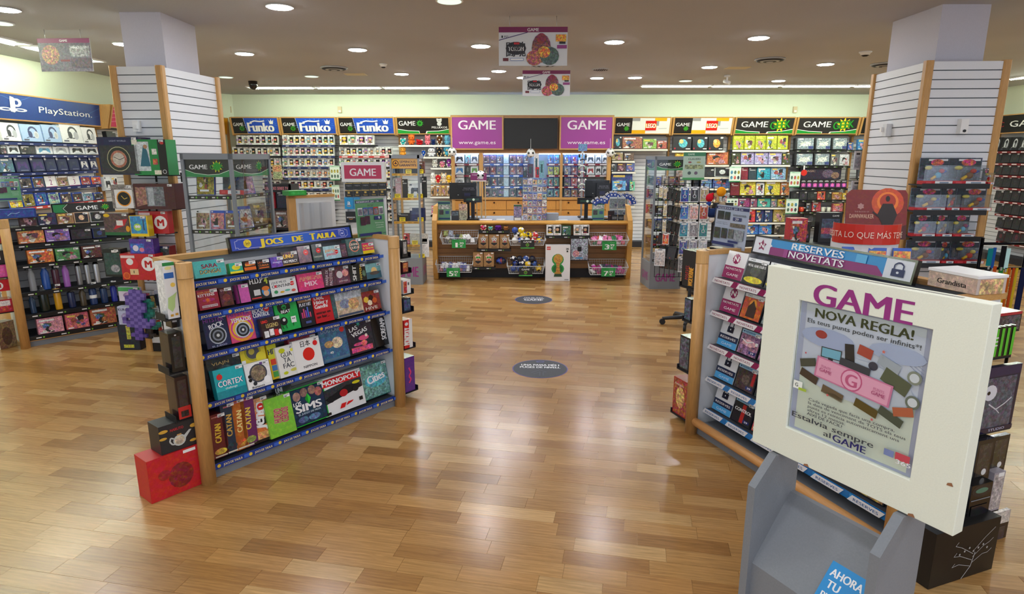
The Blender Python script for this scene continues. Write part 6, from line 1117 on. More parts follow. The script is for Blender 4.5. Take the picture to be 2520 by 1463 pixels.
mrow(4, [(70, 90, 724, 'bottle', '203a5a'), (92, 126, 704, 'tumbler', '1a2620'), (131, 155, 700, 'tumbler', 'd8a020', 'stacked red, yellow, orange and blue tumbler on the mug unit'), (166, 190, 713, 'tumbler', '1c2c58'), (195, 216, 706, 'bottle', '4a4030'), (219, 243, 695, 'bandb', '20386a'), (247, 270, 703, 'tumbler', '1f3a68'), (273, 292, 692, 'bottle', '2030a0')])
mrow(5, [(90, 157, 783, 'box', 'd890a0'), (161, 220, 772, 'box', 'd0606a'), (223, 288, 758, 'box', 'b06038')])
top_sign(GM, ((127, 500, 525), (283, 497, 524)), -.25, 0, [('r', 0, 0, 1, 1, '1c1c1e'), ('p', [(0, 0), (0, 1), (.22, 1), (.14, .5), (.2, 0)], '1f7a44'), ('l', [(.24, 1), (.16, .5), (.22, 0)], .05, 'c8e0c8'), T('GAME', .55, .5, .5, 'f0f0f0', .36, .02), *P_geek(.86, .5, .42)], 'game_sign', 'small black and green sign above the mug unit')
ad_poster(GM, -10, 50, 434, 495, -.4, '62b070', 'green reservation poster cut by the picture edge above the mug unit')
GMe = Fr(GM.P(0, -.46, 0)[:2], (GM.n.x, GM.n.y)); pm = (gm, Matrix.Translation(-GM.P(0, 0, 0)))
Mlogo = lambda bg: [('r', 0, 0, 1, 1, C(bg, .05)), ('c', .5, .5, .34, 'f4f4f4'), T('M', .5, .5, .36, 'c02028', None, .05)]
GE_bak = GE; GE = GMe
for x0, x1, y0, y1, col, side, lb, tray in ((-30, 20, 618, 650, '303038', [('r', .3, .3, .8, .7, 'e0e0e0')], 'dark box with white label at the picture edge by the mug unit', True), (-28, 24, 653, 684, 'e050a0', [('r', .1, .1, .9, .9, C('e868b0', .2))], 'bright pink box at the picture edge by the mug unit post', True),
    (-25, 30, 690, 718, 'c82030', Mlogo('c82030'), 'red box with round white M mark at the picture edge by the mug unit', False), (-20, 38, 738, 770, 'b02830', [('r', .05, .1, .95, .9, C('c03038', .4)), ('r', .1, .5, .9, .9, C('e8e0e0', .3))], 'red and white box below the M box at the picture edge', True),
    (-20, 16, 545, 600, 'c02830', [('c', .7, .7, .1, 'f0f0f0'), ('r', 0, 0, 1, .4, C('a02028', .2))], 'tall red box at the picture edge beside the mug unit post top', True)):
    eb_px(GMe, pm, x0, x1, y0, y1, .16, col, side, lb, tray=tray)
GE = GE_bak
f2, w2, h2 = floor_box(None, (2, 862), (44, 850), 790, .12, 'd8d0c0', [('r', 0, 0, 1, 1, C('8a6a48', .5)), ('e', .5, .45, .3, .35, C('5a3c28', .4))], 'window box with brown plush face on the floor by the mug unit', name='plush_box')
b = MB().box(-.17, -.13, 0, .17, .02, .09, '1f3a80').art(.34, .09, [('r', .05, .1, .95, .9, C('28489a', .3)), ('l', [(.3, .3), (.4, .6), (.5, .5), (.6, .65)], .06, 'a0c0e0')], (-.17, -.13, 0))
tag(b.build('game_box', None, GM.M(.12, -.2, MH + .002)), 'blue box lying on top of the mug unit by its near post', 'box')
# ---------------------------------------------------------------- goods hung on the first column
OFC = .26; col1 = bpy.data.objects['slatwall_column']
def on_col(fr, parent, x0, x1, y0, y1, t_, col, pr, lb, name='gift_box', off=OFC, cat='box', tray=True, side=None, arms=2, mat='gloss', roll=0):
    u0, u1, zb, zt = fr.rect(x0, y0, x1, y1, off); w_, h_ = u1 - u0, zt - zb
    b = MB().box(-w_ / 2, 0, 0, w_ / 2, t_, h_, col, mat).art(w_, h_, pr, (-w_ / 2, 0, 0), m=mat)
    if side: b.art(t_, h_, side, (w_ / 2, 0, 0), (0, 1, 0), m=mat)
    o = tag(b.build(name, None, fr.M((u0 + u1) / 2, off, zb + .002, 0, 0, roll)), lb, cat)
    if w_ > .12: place(_tagm, 'price_tag', o, Matrix.Translation((w_ / 2 - .04, -.0045, h_ - .024)))
    if tray:
        m = MB(); W2 = min(w_, .5)
        ua = max(u0, .06) if fr.d.x > 0 else u0
        for k in range(arms):
            x = (u1 - .04) - k * max(.06, (u1 - .04 - max(u0 + .03, .05)) / max(1, arms - 1)); m.prism([(0.002, -.014), (off + .0, -.006), (off, 0), (0.002, 0)], x - .006, x + .006, 'k', 'paint')
            m.box(x - .008, .0, -.07, x + .008, .006, .02, 'k', 'paint')
        # arms reach from the slats out under the box
        Mx = fr.M(0, 0, zb, 0, math.pi) ; Mx = fr.M(0, 0, zb) @ Matrix.Scale(-1, 4, (0, 1, 0))
        m.build('shelf_arm', parent, parent.matrix_basis.inverted() @ Mx)
    return o
on_col(FLf, col1, 243, 345, 338, 431, .18, '1a2048', [('r', .02, .02, .98, .98, C('1c2450', .1)), T('LIGHT WORLD', .5, .9, .04, 'a8b0d0', .4), ('r', .04, .03, .94, .78, C('30343a', .2)), ('c', .48, .42, .33, 'b8b890'), ('c', .48, .42, .31, '2c3430'), ('c', .48, .42, .23, C('b0705a', .3)), ('c', .48, .42, .17, C('c8c0b4', .2)), ('l', [(.36, .48), (.5, .4), (.62, .46)], .015, '30343c')], 'navy box with large round clock dial, hung highest on the first column', arms=1)
on_col(FLf, col1, 327, 411, 344, 432, .16, '1f8a48', [('r', 0, 0, .74, 1, C('1f8a48', .06)), ('r', .76, 0, 1, 1, '14141a'), ('r', .08, .12, .5, .94, C('c8d4d8', .3)), ('p', [(.2, .25), (.5, .25), (.44, .7), (.34, .84)], '2a6a80'), ('e', .4, .8, .06, .06, 'b08868'), ('r', .58, .58, .72, .74, C('e0e0d8', .3)), ('r', .58, .3, .72, .46, C('c05040', .5)), ('r', .02, .86, .18, .99, C('e8e8d8', .2)), ('r', .6, .02, .8, .14, C('e8e8d0', .2)), ('e', .9, .9, .06, .04, 'c03038'), ('c', .9, .1, .06, 'd0d0d0'), ('c', .9, .1, .045, '14141a')], 'green boxed figure with black side, next to the navy clock box', arms=3)
on_col(FLf, col1, 275, 330, 456, 514, .12, '8a8078', [('r', 0, 0, 1, 1, C('8a8480', .5)), ('r', .14, .02, .94, .8, 'e8e8e8'), ('c', .54, .42, .33, 'e89a30'), ('c', .54, .42, .28, '16181c'), ('l', [(.44, .54), (.56, .4), (.7, .46)], .03, 'd8b850'), T('COOL', .8, .88, .08, 'f0f0f0', .3, .02)], 'pale clock box with orange-rimmed black dial on the first column', arms=1)
on_col(FLf, col1, 331, 431, 453, 516, .17, '4a1820', [('r', 0, .02, 1, .98, C('4a1a22', .15)), ('p', [(.04, .1), (.3, .2), (.3, .86), (.04, .86)], C('9a7060', .6)), ('r', .3, .12, .74, .88, C('70747c', .5)), ('r', .34, .15, .48, .84, C('a8b0b8', .3))], 'dark red window box with a dim figure inside, on the first column', arms=2)
on_col(FLf, col1, 256, 319, 526, 580, .1, '5a4a48', [('r', 0, 0, 1, .14, '1f6a3c'), ('r', .02, .14, .98, .98, C('5a4040', .5)), ('e', .14, .9, .12, .08, 'e8c020'), ('p', [(.35, .25), (.8, .45), (.95, .75), (.6, .7)], 'c82838'), ('r', .5, .45, .75, .68, 'e8e4e0'), ('e', .92, .3, .08, .14, 'e8a828')], 'clear-fronted box with red toy ship and green foot on the first column', arms=1)
on_col(FLf, col1, 343, 414, 521, 576, .08, 'c02030', [*Mlogo('c02030')[:1], ('c', .74, .5, .3, 'f4f4f4'), T('M', .74, .5, .32, 'c02028', None, .05), ('r', .02, .84, .4, .94, 'f0d8d8')], 'red box with round white M mark behind the yellow box', off=.2, arms=2)
on_col(FLf, col1, 320, 364, 532, 583, .08, 'f0d020', [('r', .04, .14, .94, .98, C('3a90c8', .3)), ('e', .42, .45, .22, .18, 'a8d860'), ('c', .36, .48, .07, 'f0f0f0'), ('c', .5, .48, .07, 'f0f0f0'), ('r', .74, .3, .8, .8, '404858')], 'yellow and blue lamp box in front of the red M box', off=.31, tray=False)
on_col(FLf, col1, 319, 378, 589, 627, .09, '4a2888', [('r', 0, 0, 1, 1, C('50309a', .3)), ('r', .04, .1, .6, .7, C('3a70d0', .5)), ('e', .25, .4, .12, .2, 'e8e0f0'), ('e', .5, .3, .1, .14, 'e080a0')], 'small violet gadget box above the red mushroom box', off=.3, arms=1)
on_col(FLf, col1, 379, 421, 607, 680, .1, '7a1c24', [('r', .05, .14, .95, .95, C('3a4a48', .6)), ('r', 0, .8, .4, .96, 'd03038'), ('r', 0, 0, 1, .12, 'b02830'), ('r', .3, .95, 1, 1, '1c2450')], 'dark window box with red foot at the column corner post', off=.2, arms=1)
on_col(FLf, col1, 256, 300, 614, 682, .1, '14181c', [('r', .05, .08, .95, .86, C('2a4a48', .4)), ('e', .6, .3, .25, .14, C('a8a8b0', .6)), ('r', .5, .88, .8, .96, 'f0f0f0')], 'black window box with dark green picture beside the red mushroom box', off=.28, arms=1)
on_col(FLf, col1, 299, 385, 626, 690, .13, 'c8202c', [('r', 0, 0, 1, 1, C('c8202c', .06)), ('c', .78, .62, .27, 'f4f4f4'), T('M', .78, .62, .28, 'c02028', None, .05), ('e', .3, .62, .2, .24, 'e02834'), ('e', .26, .7, .1, .13, 'f0f0f0'), ('r', .24, .2, .48, .42, 'e8c898'), ('r', .34, .26, .36, .36, 'k'), ('c', .13, .16, .14, 'e87030'), ('c', .13, .16, .1, 'd05028'), ('r', .02, .84, .42, .94, 'f0d8d8')], 'red lamp box with mushroom picture and round white M mark', off=.32, arms=2)
on_col(FLf, col1, 291, 326, 756, 800, .06, 'c0c4e0', [('r', 0, 0, 1, 1, C('c0c8e8', .1)), T('KUROMI', .5, .84, .14, '30304a', .9, .02), ('e', .5, .4, .3, .25, C('a8a0d0', .3))], 'pale blue box with dark capitals behind the purple pixel sword', off=.22, arms=1)
on_col(FLf, col1, 292, 345, 708, 742, .03, 'e0d8ec', [('r', .0, .7, 1, 1, '50b068'), ('e', .5, .4, .3, .25, C('b090c8', .5))], 'white carded toy with green top hung above the pixel swords', off=.18, arms=1, name='carded_toy')
on_col(FLf, col1, 350, 372, 718, 760, .03, 'c8ccd4', [('r', .1, .1, .9, .9, C('c05060', .8))], 'small carded red toy hung beside the green-topped card', off=.16, arms=1, name='carded_toy')
on_col(FLf, col1, 384, 410, 716, 800, .03, 'b8bcc8', [('r', .1, .05, .9, .9, C('60708a', .8))], 'grey blister card hung behind the slanting black box', off=.14, arms=1, name='carded_toy')
on_col(FLf, col1, 372, 398, 728, 830, .04, '15151a', [T('SPIDER-MAN', .34, .46, .4, 'f0f0f0', .52, .04, 88), ('r', .62, .05, .98, .4, C('c02830', .5)), ('r', .6, .7, .98, .98, C('b8a060', .7))], 'narrow black box with white upright letters slanting on the column', off=.2, arms=1, roll=R(-7), name='toy_box')
f3, w3, h3 = floor_box(None, (297, 862), (347, 862), 796, .1, '141c30', [('r', .04, .04, .96, .96, C('18243c', .3)), ('r', .4, .4, .6, .9, C('c8c850', .6)), ('r', .2, .08, .7, .2, C('c8c840', .4))], 'upright navy box with yellow letters on the floor under the pixel swords', name='toy_box')
SW = ['....##.', '...####', '...####', '..####.', '..####.', '.####..', '#.####.', '####...', '.###...', '##.##..', '#......']
def pixel_sword(x0, x1, y0, y1, cols, lb, off):
    pat = ['..###...', '..####..', '.#####..', '.####...', '.#####..', '..####..', '.#####..', '.####...', '.####...', '#.####.#', '########', '.######.', '...##...', '...##...', '..####..', '...##...']
    u0, u1, zb, zt = FLf.rect(x0, y0, x1, y1, off); c = (u1 - u0) / 8; b = MB(); n = len(pat); ch = (zt - zb) / n
    for r_, s_ in enumerate(pat):
        for k, ch_ in enumerate(s_):
            if ch_ == '#': b.box(k * c, 0, zt - zb - (r_ + 1) * ch, (k + 1) * c, .03, zt - zb - r_ * ch, cols[(k + r_) % 2 + (2 if r_ > 11 else 0)], 'paint')
    return tag(b.build('toy_sword', None, FLf.M(u0, off, zb, 0, 0, R(4))), lb, 'toy')
pixel_sword(296, 372, 712, 835, ['7a68b8', '5a4a98', '6a50a8', '4a3888'], 'purple chequered pixel toy sword hanging on the first column', .33)
pixel_sword(330, 388, 735, 832, ['2a8a78', '1f6a60', '4a4038', '3a3430'], 'teal pixel toy sword behind the purple one', .28)
# ---------------------------------------------------------------- glass cabinets
def cabinet(lb, P0, dx, dy, H_, shelfz, base, header_pr, foot_pr, strips='k', name='glass_cabinet', fc='7f858c', solid=None):
    """P0 front-left corner, dx along the front, dy along the side (vectors); grey posts, clear panes, shelves with strips"""
    f = Fr(P0, dx); W = Vector(dx).length; D = Vector(dy).length
    ang = math.atan2(dy[1], dy[0]) - math.atan2(dx[1], dx[0]) - math.pi / 2
    t = thing(name, lb, 'display cabinet', f.M(0, 0, 0)); p = .028
    MB().box(0, 0, 0, W, D, base, 'grey', 'greypaint').build('cabinet_base', t)
    for x, y in ((0, 0), (W - p, 0), (0, D - p), (W - p, D - p)): MB().box(x, y, base, x + p, y + p, H_, fc, 'paint').build('corner_post', t)
    MB().box(0, 0, H_ - .05, W, p, H_, fc, 'paint').box(0, D - p, H_ - .05, W, D, H_, fc, 'paint').box(0, p, H_ - .05, p, D - p, H_, fc, 'paint').box(W - p, p, H_ - .05, W, D - p, H_, fc, 'paint').box(p, p, H_ - .02, W - p, D - p, H_ - .01, 'gw', 'paint').build('top_frame', t)
    for nm_, bx in (('front_pane', (p, .01, base, W - p, .014, H_ - .05)), ('side_pane', (W - .014, p, base, W - .01, D - p, H_ - .05)), ('side_pane', (.01, p, base, .014, D - p, H_ - .05))):
        MB().box(*bx, 'w', 'glass').build(nm_, t)
    MB().box(p, D - .014, base, W - p, D - .01, H_ - .05, 'w', 'glass').build('back_pane', t)
    for z in shelfz:
        s = MB().box(p, .02, z - .008, W - p, D - .02, z, 'gw', 'film').build('glass_shelf', t)
        c_ = 'e0a83a' if strips == 'o' else '16161a'; sp = [('r', 0, 0, 1, 1, c_)]
        for k in range(4): sp += ([T('GARANTITS', .14 + k * .24, .5, .5, '5a3c14', .16)] if strips == 'o' else [('r', .06 + k * .24, .35, .13 + k * .24, .65, 'e0e0e0'), ('s', .18 + k * .24, .5, .35, 8, .5, 'lime')])
        MB().box(0, -.006, -.03, W - 2 * p, 0, .004, c_).art(W - 2 * p, .032, sp, (0, -.006, -.029)).build('price_strip', s, Matrix.Translation((p, .022, z)))
        MB().box(0, 0, -.03, .006, D - 2 * p, .004, c_).art(D - 2 * p, .032, sp, (.006, 0, -.029), (0, 1, 0)).build('price_strip', s, Matrix.Translation((W - .024, p, z)))
    hp = header_pr
    MB().box(p, .015, H_ - .05 - .15, W - p, .018, H_ - .05, 'k').art(W - 2 * p, .15, hp, (p, .015, H_ - .2)).build('header_card', t)
    MB().box(W - .018, p, H_ - .2, W - .0145, D - p, H_ - .05, 'k').art(D - 2 * p, .15, hp, (W - .0145, p, H_ - .2), (0, 1, 0)).build('header_card', t)
    MB().box(.0145, p, H_ - .2, .018, D - p, H_ - .05, 'k').art(D - 2 * p, .15, hp, (.0145, D - p, H_ - .2), (0, -1, 0)).build('header_card', t)
    if foot_pr:
        for a_ in ((W, (0, -.0005, 0), (1, 0, 0)), (D, (W + .0005, 0, 0), (0, 1, 0)), (D, (-.0005, D, 0), (0, -1, 0))): MB().art(a_[0], base, foot_pr, a_[1], a_[2]).build('foot_lettering', t)
    return f, W, D, t
HG = [('r', 0, 0, 1, 1, '1c1c20'), ('p', [(0, .42), (.2, .22), (.5, .12), (.75, .16), (1, .4), (1, 0), (0, 0)], '2f8a50'), ('l', [(0, .42), (.2, .22), (.5, .12), (.75, .16), (1, .4)], .03, 'd0e8d0'), T('GAME', .3, .58, .26, 'f0f0f0', .4, .02), *P_geek(.72, .6, .36)]
def inside(f, u, y, z, style, w_, h_, col, lb, lean=R(8), seed=None, t_=None, grp='goods in the glass cabinets', yaw=0): return put(f, style, u, z, w_, h_, col, -y, lb, grp, lean, False, seed, t_, yaw)
PA = ony(440, 367, 5.55); PB = ony(566, 367, 5.5); PC = ony(657, 367, 6.2)
c1z = [ony(500, 482, 5.6).z, ony(500, 566, 5.6).z, .85, .5]
f, W, D, cb = cabinet('grey-framed glass cabinet with two black and green headers beside the first column', (PA.x, PA.y), (PB.x - PA.x, PB.y - PA.y), (PC.x - PB.x, PC.y - PB.y), 1.985, c1z, .35, HG, [T('GAME', .5, .5, .3, 'mag', .6, .02)])
inside(f, .14, .1, c1z[0], 'case', .17, .22, 'a0902a', 'yellow-green game case, upper shelf of the first glass cabinet', seed=2)
inside(f, .1, .16, c1z[0], 'flat', .16, .25, '4a2c80', 'tall purple box behind the yellow-green case in glass cabinet')
inside(f, .36, .12, c1z[0], 'bubble', .2, .3, '70809a', 'clear blister figure box beside the yellow-green case')
for i, (c, lb) in enumerate((('9a8060', 'tan mask-faced game case, middle shelf of first cabinet'), ('c07078', 'pink and white racing game case, middle shelf of first cabinet'), ('8a7050', 'sunset game case, middle shelf of first cabinet'))):
    inside(f, .1 + i * .14, .07, c1z[1], 'case', .13, .17, c, lb, seed=i)
inside(f, .13, .07, c1z[2] - .0, 'case', .15, .2, '8a8a90', 'white and grey game case with red corner, lowest visible cabinet shelf', seed=4)
inside(f, .34, .1, c1z[2], 'bubble', .16, .3, '303038', 'dark figure pack on the lowest visible cabinet shelf')
inside(f, .43, .3, c1z[0], 'case', .16, .2, 'b080a8', 'pinkish violet game leaning behind the cabinet side glass', seed=1, yaw=R(60), lean=R(14))
inside(f, .43, .22, c1z[1], 'case', .16, .2, 'c8c8cc', 'black and white heart game case behind the cabinet side glass', seed=3, yaw=R(60), lean=R(14))
inside(f, .42, .52, c1z[1], 'box', .14, .2, '8a7a50', 'tan box towards the back of the first glass cabinet', yaw=R(60))
# second-hand cabinet before the counter
q = onz(1041, 701); Wc = .56
ql = ony(957, 372, q.y); qr = ony(1062, 372, q.y + .45)
HO = [('r', 0, 0, 1, 1, 'e0a030'), ('c', .16, .52, .3, '4a1c20'), ('c', .16, .52, .22, 'e0a030'), ('s', .16, .52, .18, 3, .5, '4a1c20'), T('SEMINOUS', .62, .68, .24, '3a2030', .62, .02), T('GARANTITS', .62, .34, .24, '3a2030', .66, .04)]
c2z = [ony(1000, y, q.y + .02).z for y in (428, 488, 546, 603)]
f, W, D, cb = cabinet('grey glass cabinet with orange header and strips, before the counter end', (ql.x, q.y), (q.x - ql.x, 0), (qr.x - q.x, .45), 1.99, c2z, .42, HO, [T('GAME', .5, .5, .4, 'mag', .7, .015)], 'o')
yt = lambda u, z, lb: tag(MB().box(-.045, 0, 0, .045, .003, .06, 'f0d820').art(.09, .06, [('r', .1, .6, .9, .8, '8a7a20'), ('r', .2, .2, .7, .4, 'a09020')], (-.045, 0, 0)).build('price_card', None, f.M(u, -.025, z + .005)), lb, 'price card', 'yellow price cards in the orange-headed cabinet')
for i, (sh, u, stl, w_, h_, c, lb) in enumerate(((0, .12, 'dark', .12, .12, '202024', 'black console on the top shelf of the orange-headed cabinet'), (0, .3, 'flat', .2, .1, '1a1a1c', 'wide black console unit on the top shelf of that cabinet'), (0, .46, 'box', .1, .18, '6a3c28', 'brown picture box on the top shelf of the orange-headed cabinet'),
    (1, .1, 'flat', .09, .3, 'c0a0a8', 'upright pale pink console shell, second shelf of the orange-headed cabinet'), (1, .2, 'flat', .08, .28, '1c1c20', 'upright black console, second shelf of the orange-headed cabinet'), (1, .36, 'ctrl', .2, .22, '404448', 'white boxed controller, second shelf of the orange-headed cabinet'), (1, .5, 'flat', .07, .32, '161618', 'tall black console slab, second shelf of the orange-headed cabinet'),
    (2, .16, 'flat', .2, .12, '1c1c20', 'low black case, third shelf of the orange-headed cabinet'), (2, .38, 'ctrlk', .24, .2, '26306a', 'navy controller box, third shelf of the orange-headed cabinet'), (3, .2, 'box', .1, .16, 'c83030', 'small red item, fourth shelf of the orange-headed cabinet'), (3, .38, 'flat', .3, .16, 'c8c4bc', 'wide pale grey box, fourth shelf of the orange-headed cabinet'))):
    inside(f, u, .12, c2z[sh], stl, w_, h_, c, lb, 0)
inside(f, .47, .12, .42, 'flat', .14, .3, 'e8e8ea', 'white console box standing on the floor of the orange-headed cabinet', 0)
for i, (sh, u) in enumerate(((0, .28), (0, .46), (1, .1), (1, .3), (1, .44), (2, .16), (2, .44), (3, .12), (3, .34))): yt(u, c2z[sh], 'yellow price card, %s one counted from the orange header' % ORD[i])
yt(.44, .42, 'yellow price card on the grey cabinet base')
# cabinet on the other side of the counter
q = onz(1597, 712); ql = ony(1556, 378, q.y + .5); qr = onz(1668, 707)
f, W, D, cb = cabinet('grey glass cabinet with black and green header, beyond the counter', (q.x, q.y), (qr.x - q.x, .02), (ql.x - q.x, .5), 1.97, [ony(1630, y, q.y).z for y in (457, 490, 529, 566, 606, 640)], .4, HG, [T('GAME', .5, .45, .32, 'mag', .62, .015)])
c3z = [ony(1630, y, q.y + .05).z for y in (457, 490, 529, 566, 606, 640)]
for sh, its in enumerate(([('box', .07, .12, '5050b0'), ('box', .08, .14, 'c0a890'), ('box', .16, .13, '8a5a50')], [('box', .1, .08, 'a0b0a0'), ('dark', .14, .1, '604048')], [('box', .3, .13, '3a2420')], [('case', .12, .16, '707880'), ('case', .12, .16, '707880'), ('dark', .1, .1, '303438')], [('bubble', .12, .15, 'b09a60'), ('bubble', .12, .15, 'b09a60')], [('box', .1, .1, 'b0b0b8'), ('box', .18, .12, '8a7060')])):
    u = .06
    for i, (stl, w_, h_, c) in enumerate(its):
        inside(f, u + w_ / 2, .1, c3z[sh], stl, w_, h_, c, '{}, {} on {} shelf of the glass cabinet beyond the counter'.format(WHAT[stl].format(cname(c)), ORD[i], ORD[sh]), 0); u += w_ + .02
for sh in range(5): inside(f, -.02 + .08, .34, c3z[sh], 'box', .12, .13, ('6a8a78', '8a3a48', 'b03a48', '705a48', '8a6a50')[sh], '%s box at the back of the %s shelf in that cabinet' % (('grey-green', 'plum', 'crimson', 'brown', 'tan')[sh], ORD[sh]), 0)
# ---------------------------------------------------------------- gift card stand and the black series shelf
YG = 5.9; GS = Fr((0, YG), (1, 0))
u0, u1, zb, zt = GS.rect(848, 400, 950, 590, 0)
tg = thing('gift_card_stand', 'white floor stand hung with gift cards under a magenta sign', 'display stand', GS.M(u0, 0, 0)); Wg = u1 - u0
MB().box(0, .03, .1, Wg, .06, 1.78, 'w', 'paint').box(0, 0, .1, .025, .06, 1.78, 'gw', 'paint').box(Wg - .025, 0, .1, Wg, .06, 1.78, 'gw', 'paint').build('stand_panel', tg)
MB().box(-.02, -.12, 0, Wg + .02, .16, .1, 'gw', 'paint').build('stand_foot', tg)
a0, a1, b0, b1 = GS.rect(841, 399, 947, 448, .03)
MB().box(a0 - u0, -.05, b0, a1 - u0, .04, b1, 'w', 'paint').art(a1 - a0, b1 - b0, [('r', .07, .16, .93, .84, 'c03058'), T('GAME', .5, .5, .38, 'f4f0f4', .6, .02)], (a0 - u0, -.05, b0)).build('stand_sign', tg)
def gcard(x0, x1, y0, y1, col, pr, lb):
    c0, c1, d0, d1 = GS.rect(x0, y0, x1, y1, .04)
    return tag(MB().box(0, 0, 0, c1 - c0, .008, d1 - d0, col).art(c1 - c0, d1 - d0, pr, (0, 0, 0)).build('gift_card', None, GS.M(c0, .04, d0)), lb, 'gift card', 'gift cards on the white stand')
for j in range(2):
    for i in range(5): gcard(849 + i * 20.5, 868 + i * 20.5, 451 + j * 18 - i * .6, 467 + j * 18 - i * .6, '17171a', [('r', .04, .04, .96, .96, C('1c1c1e', .1)), ('r', 0, .9, 1, 1, 'c8a850'), *([('r', .36, .5, .64, .8, 'c8a850'), T('Game', .5, .25, .2, 'c8a850', .5)] if j else [T('TARJETA', .5, .6, .2, '8a8a90', .7)])], 'black and gold gift card, %s in the %s row from the sign' % (ORD[i], ORD[j]))
gcard(848, 869, 486, 515, '1f9ad8', [T('a', .5, .58, .42, 'f4f4f4', None, .03), ('l', [(.25, .3), (.5, .22), (.75, .3)], .04, 'f0a030')], 'light blue gift card with a white letter a')
gcard(870, 886, 486, 515, '1f8ac8', [('r', .1, .1, .9, .9, C('2a9ad8', .1))], 'plain blue gift card beside the white letter card')
gcard(851, 876, 521, 548, '1a1c1e', [T('amazon', .5, .5, .2, 'f0f0f0', .8), ('l', [(.3, .34), (.5, .28), (.7, .34)], .04, 'f0a030')], 'black gift card with small white word and orange curve')
# black shelf with series books and oak-ended unit behind
YS = 7.3; SS = Fr((0, YS), (1, 0)); u0, u1, zb, zt = SS.rect(655, 454, 718, 566, 0)
tb = thing('book_shelf', 'black shelf unit for TV series sets behind the glass cabinet', 'shelving', SS.M(u0, 0, 0)); Wb = u1 - u0
MB().box(0, .28, 0, Wb, .3, zt, '1a1a1c', 'paint').box(0, 0, 0, .02, .28, zt, '1a1a1c', 'paint').box(Wb - .02, 0, 0, Wb, .28, zt, '1a1a1c', 'paint').box(0, 0, zt - .09, Wb, .02, zt, '1a1a1c').art(Wb, .09, [T('GRANDES SERIES TV', .46, .5, .4, 'd08088', .9, .02)], (0, 0, zt - .09)).build('shelf_carcass', tb)
for z in (SS.at(690, 514, 0)[1], SS.at(690, 562, 0)[1], .7, .35): MB().box(.02, 0, z - .02, Wb - .02, .28, z, '202022', 'paint').build('shelf', tb)
zz = SS.at(690, 514, 0)[1]
put(SS, 'flat', u0 + .2, zz, .17, .2, '20283a', -.04, 'dark blue book set with red edge on the black series shelf', seed=1); put(SS, 'flat', u0 + .06, zz, .06, .19, 'b02030', -.04, 'slim red book set on the black series shelf')
put(SS, 'box', u0 + .18, SS.at(690, 562, 0)[1], .2, .2, '8a6a60', -.04, 'shrink-wrapped colourful set on the lower black shelf', seed=2)
pO = ony(726, 560, 6.6); OE = Fr((pO.x, 6.6), (.68, .733))
to = thing('end_unit', 'oak-edged white end unit with clear sleeves behind the board game sign', 'shelving', OE.M(0, 0, 0)); zO = ony(726, 482, 6.6).z
MB().box(-.05, 0, 0, .03, .05, zO, 'wd', 'wood').box(-.05, 0, zO - .03, .5, .05, zO, 'wd', 'woodx').build('oak_edge', to)
MB().box(.03, .01, 0, .5, .04, zO - .03, 'gw', 'paint').build('white_panel', to)
for i in range(3): MB().box(.06 + i * .12, -.1, zO - .42, .15 + i * .12, 0, zO - .08, '9aa09a', 'film').build('clear_sleeve', to)
tag(MB().box(0, 0, 0, .2, .14, .05, '2a9a3c').art(.2, .05, [('r', .1, .2, .9, .8, C('38b048', .2))], (0, 0, 0)).build('game_box', None, OE.M(-.05, .02, zO + .001)), 'green box lying on the oak-edged end unit', 'box')
# ---------------------------------------------------------------- counter
YC = 10.15; CT = Fr((0, YC), (1, 0)); cx0, cx1 = CT.at(1067, 600, 0)[0], CT.at(1551, 600, 0)[0]
ZT = CT.at(1300, 546, .1)[1]; Wn = cx1 - cx0
tc = thing('shop_counter', 'oak shop counter with grey top and slatted brown front', 'counter', CT.M(cx0, 0, 0))
MB().box(.08, -.02, ZT - .03, Wn - .08, .95, ZT, '8a8e94', 'paint').build('counter_top', tc)
MB().prism([(-.02 , ZT - .06), (-.09, ZT - .05), (-.12, ZT - .025), (-.11, ZT + .0), (-.06, ZT + .012), (-.02, ZT + .012)], .06, Wn - .06, 'd8a048', 'woodx').build('counter_edge', tc)
for s_, x in ((1, 0), (-1, Wn - .075)):
    MB().prism([(.0, 0), (-.1, 0), (-.13, .1), (-.17, ZT - .12), (-.13, ZT + .02), (0, ZT + .12), (.1, ZT + .24), (.9, ZT + .24), (.95, 0)], x, x + .075, 'd8a252', 'wood').build('counter_side', tc)
MB().box(.075, .0, .16, Wn - .075, .02, ZT - .04, '8a6238', 'woodx').build('front_board', tc)
n = 9
for k in range(n): MB().box(.075, -.012, .17 + k * .083, Wn - .075, 0, .17 + k * .083 + .074, '946a3e', 'woodx').build('front_slat', tc)
MB().box(.08, .03, 0, Wn - .08, .9, .16, '1c1d22', 'paint').build('kick_board', tc)
def ct(px, py, off): u, z = CT.at(px, py, off); return u, z
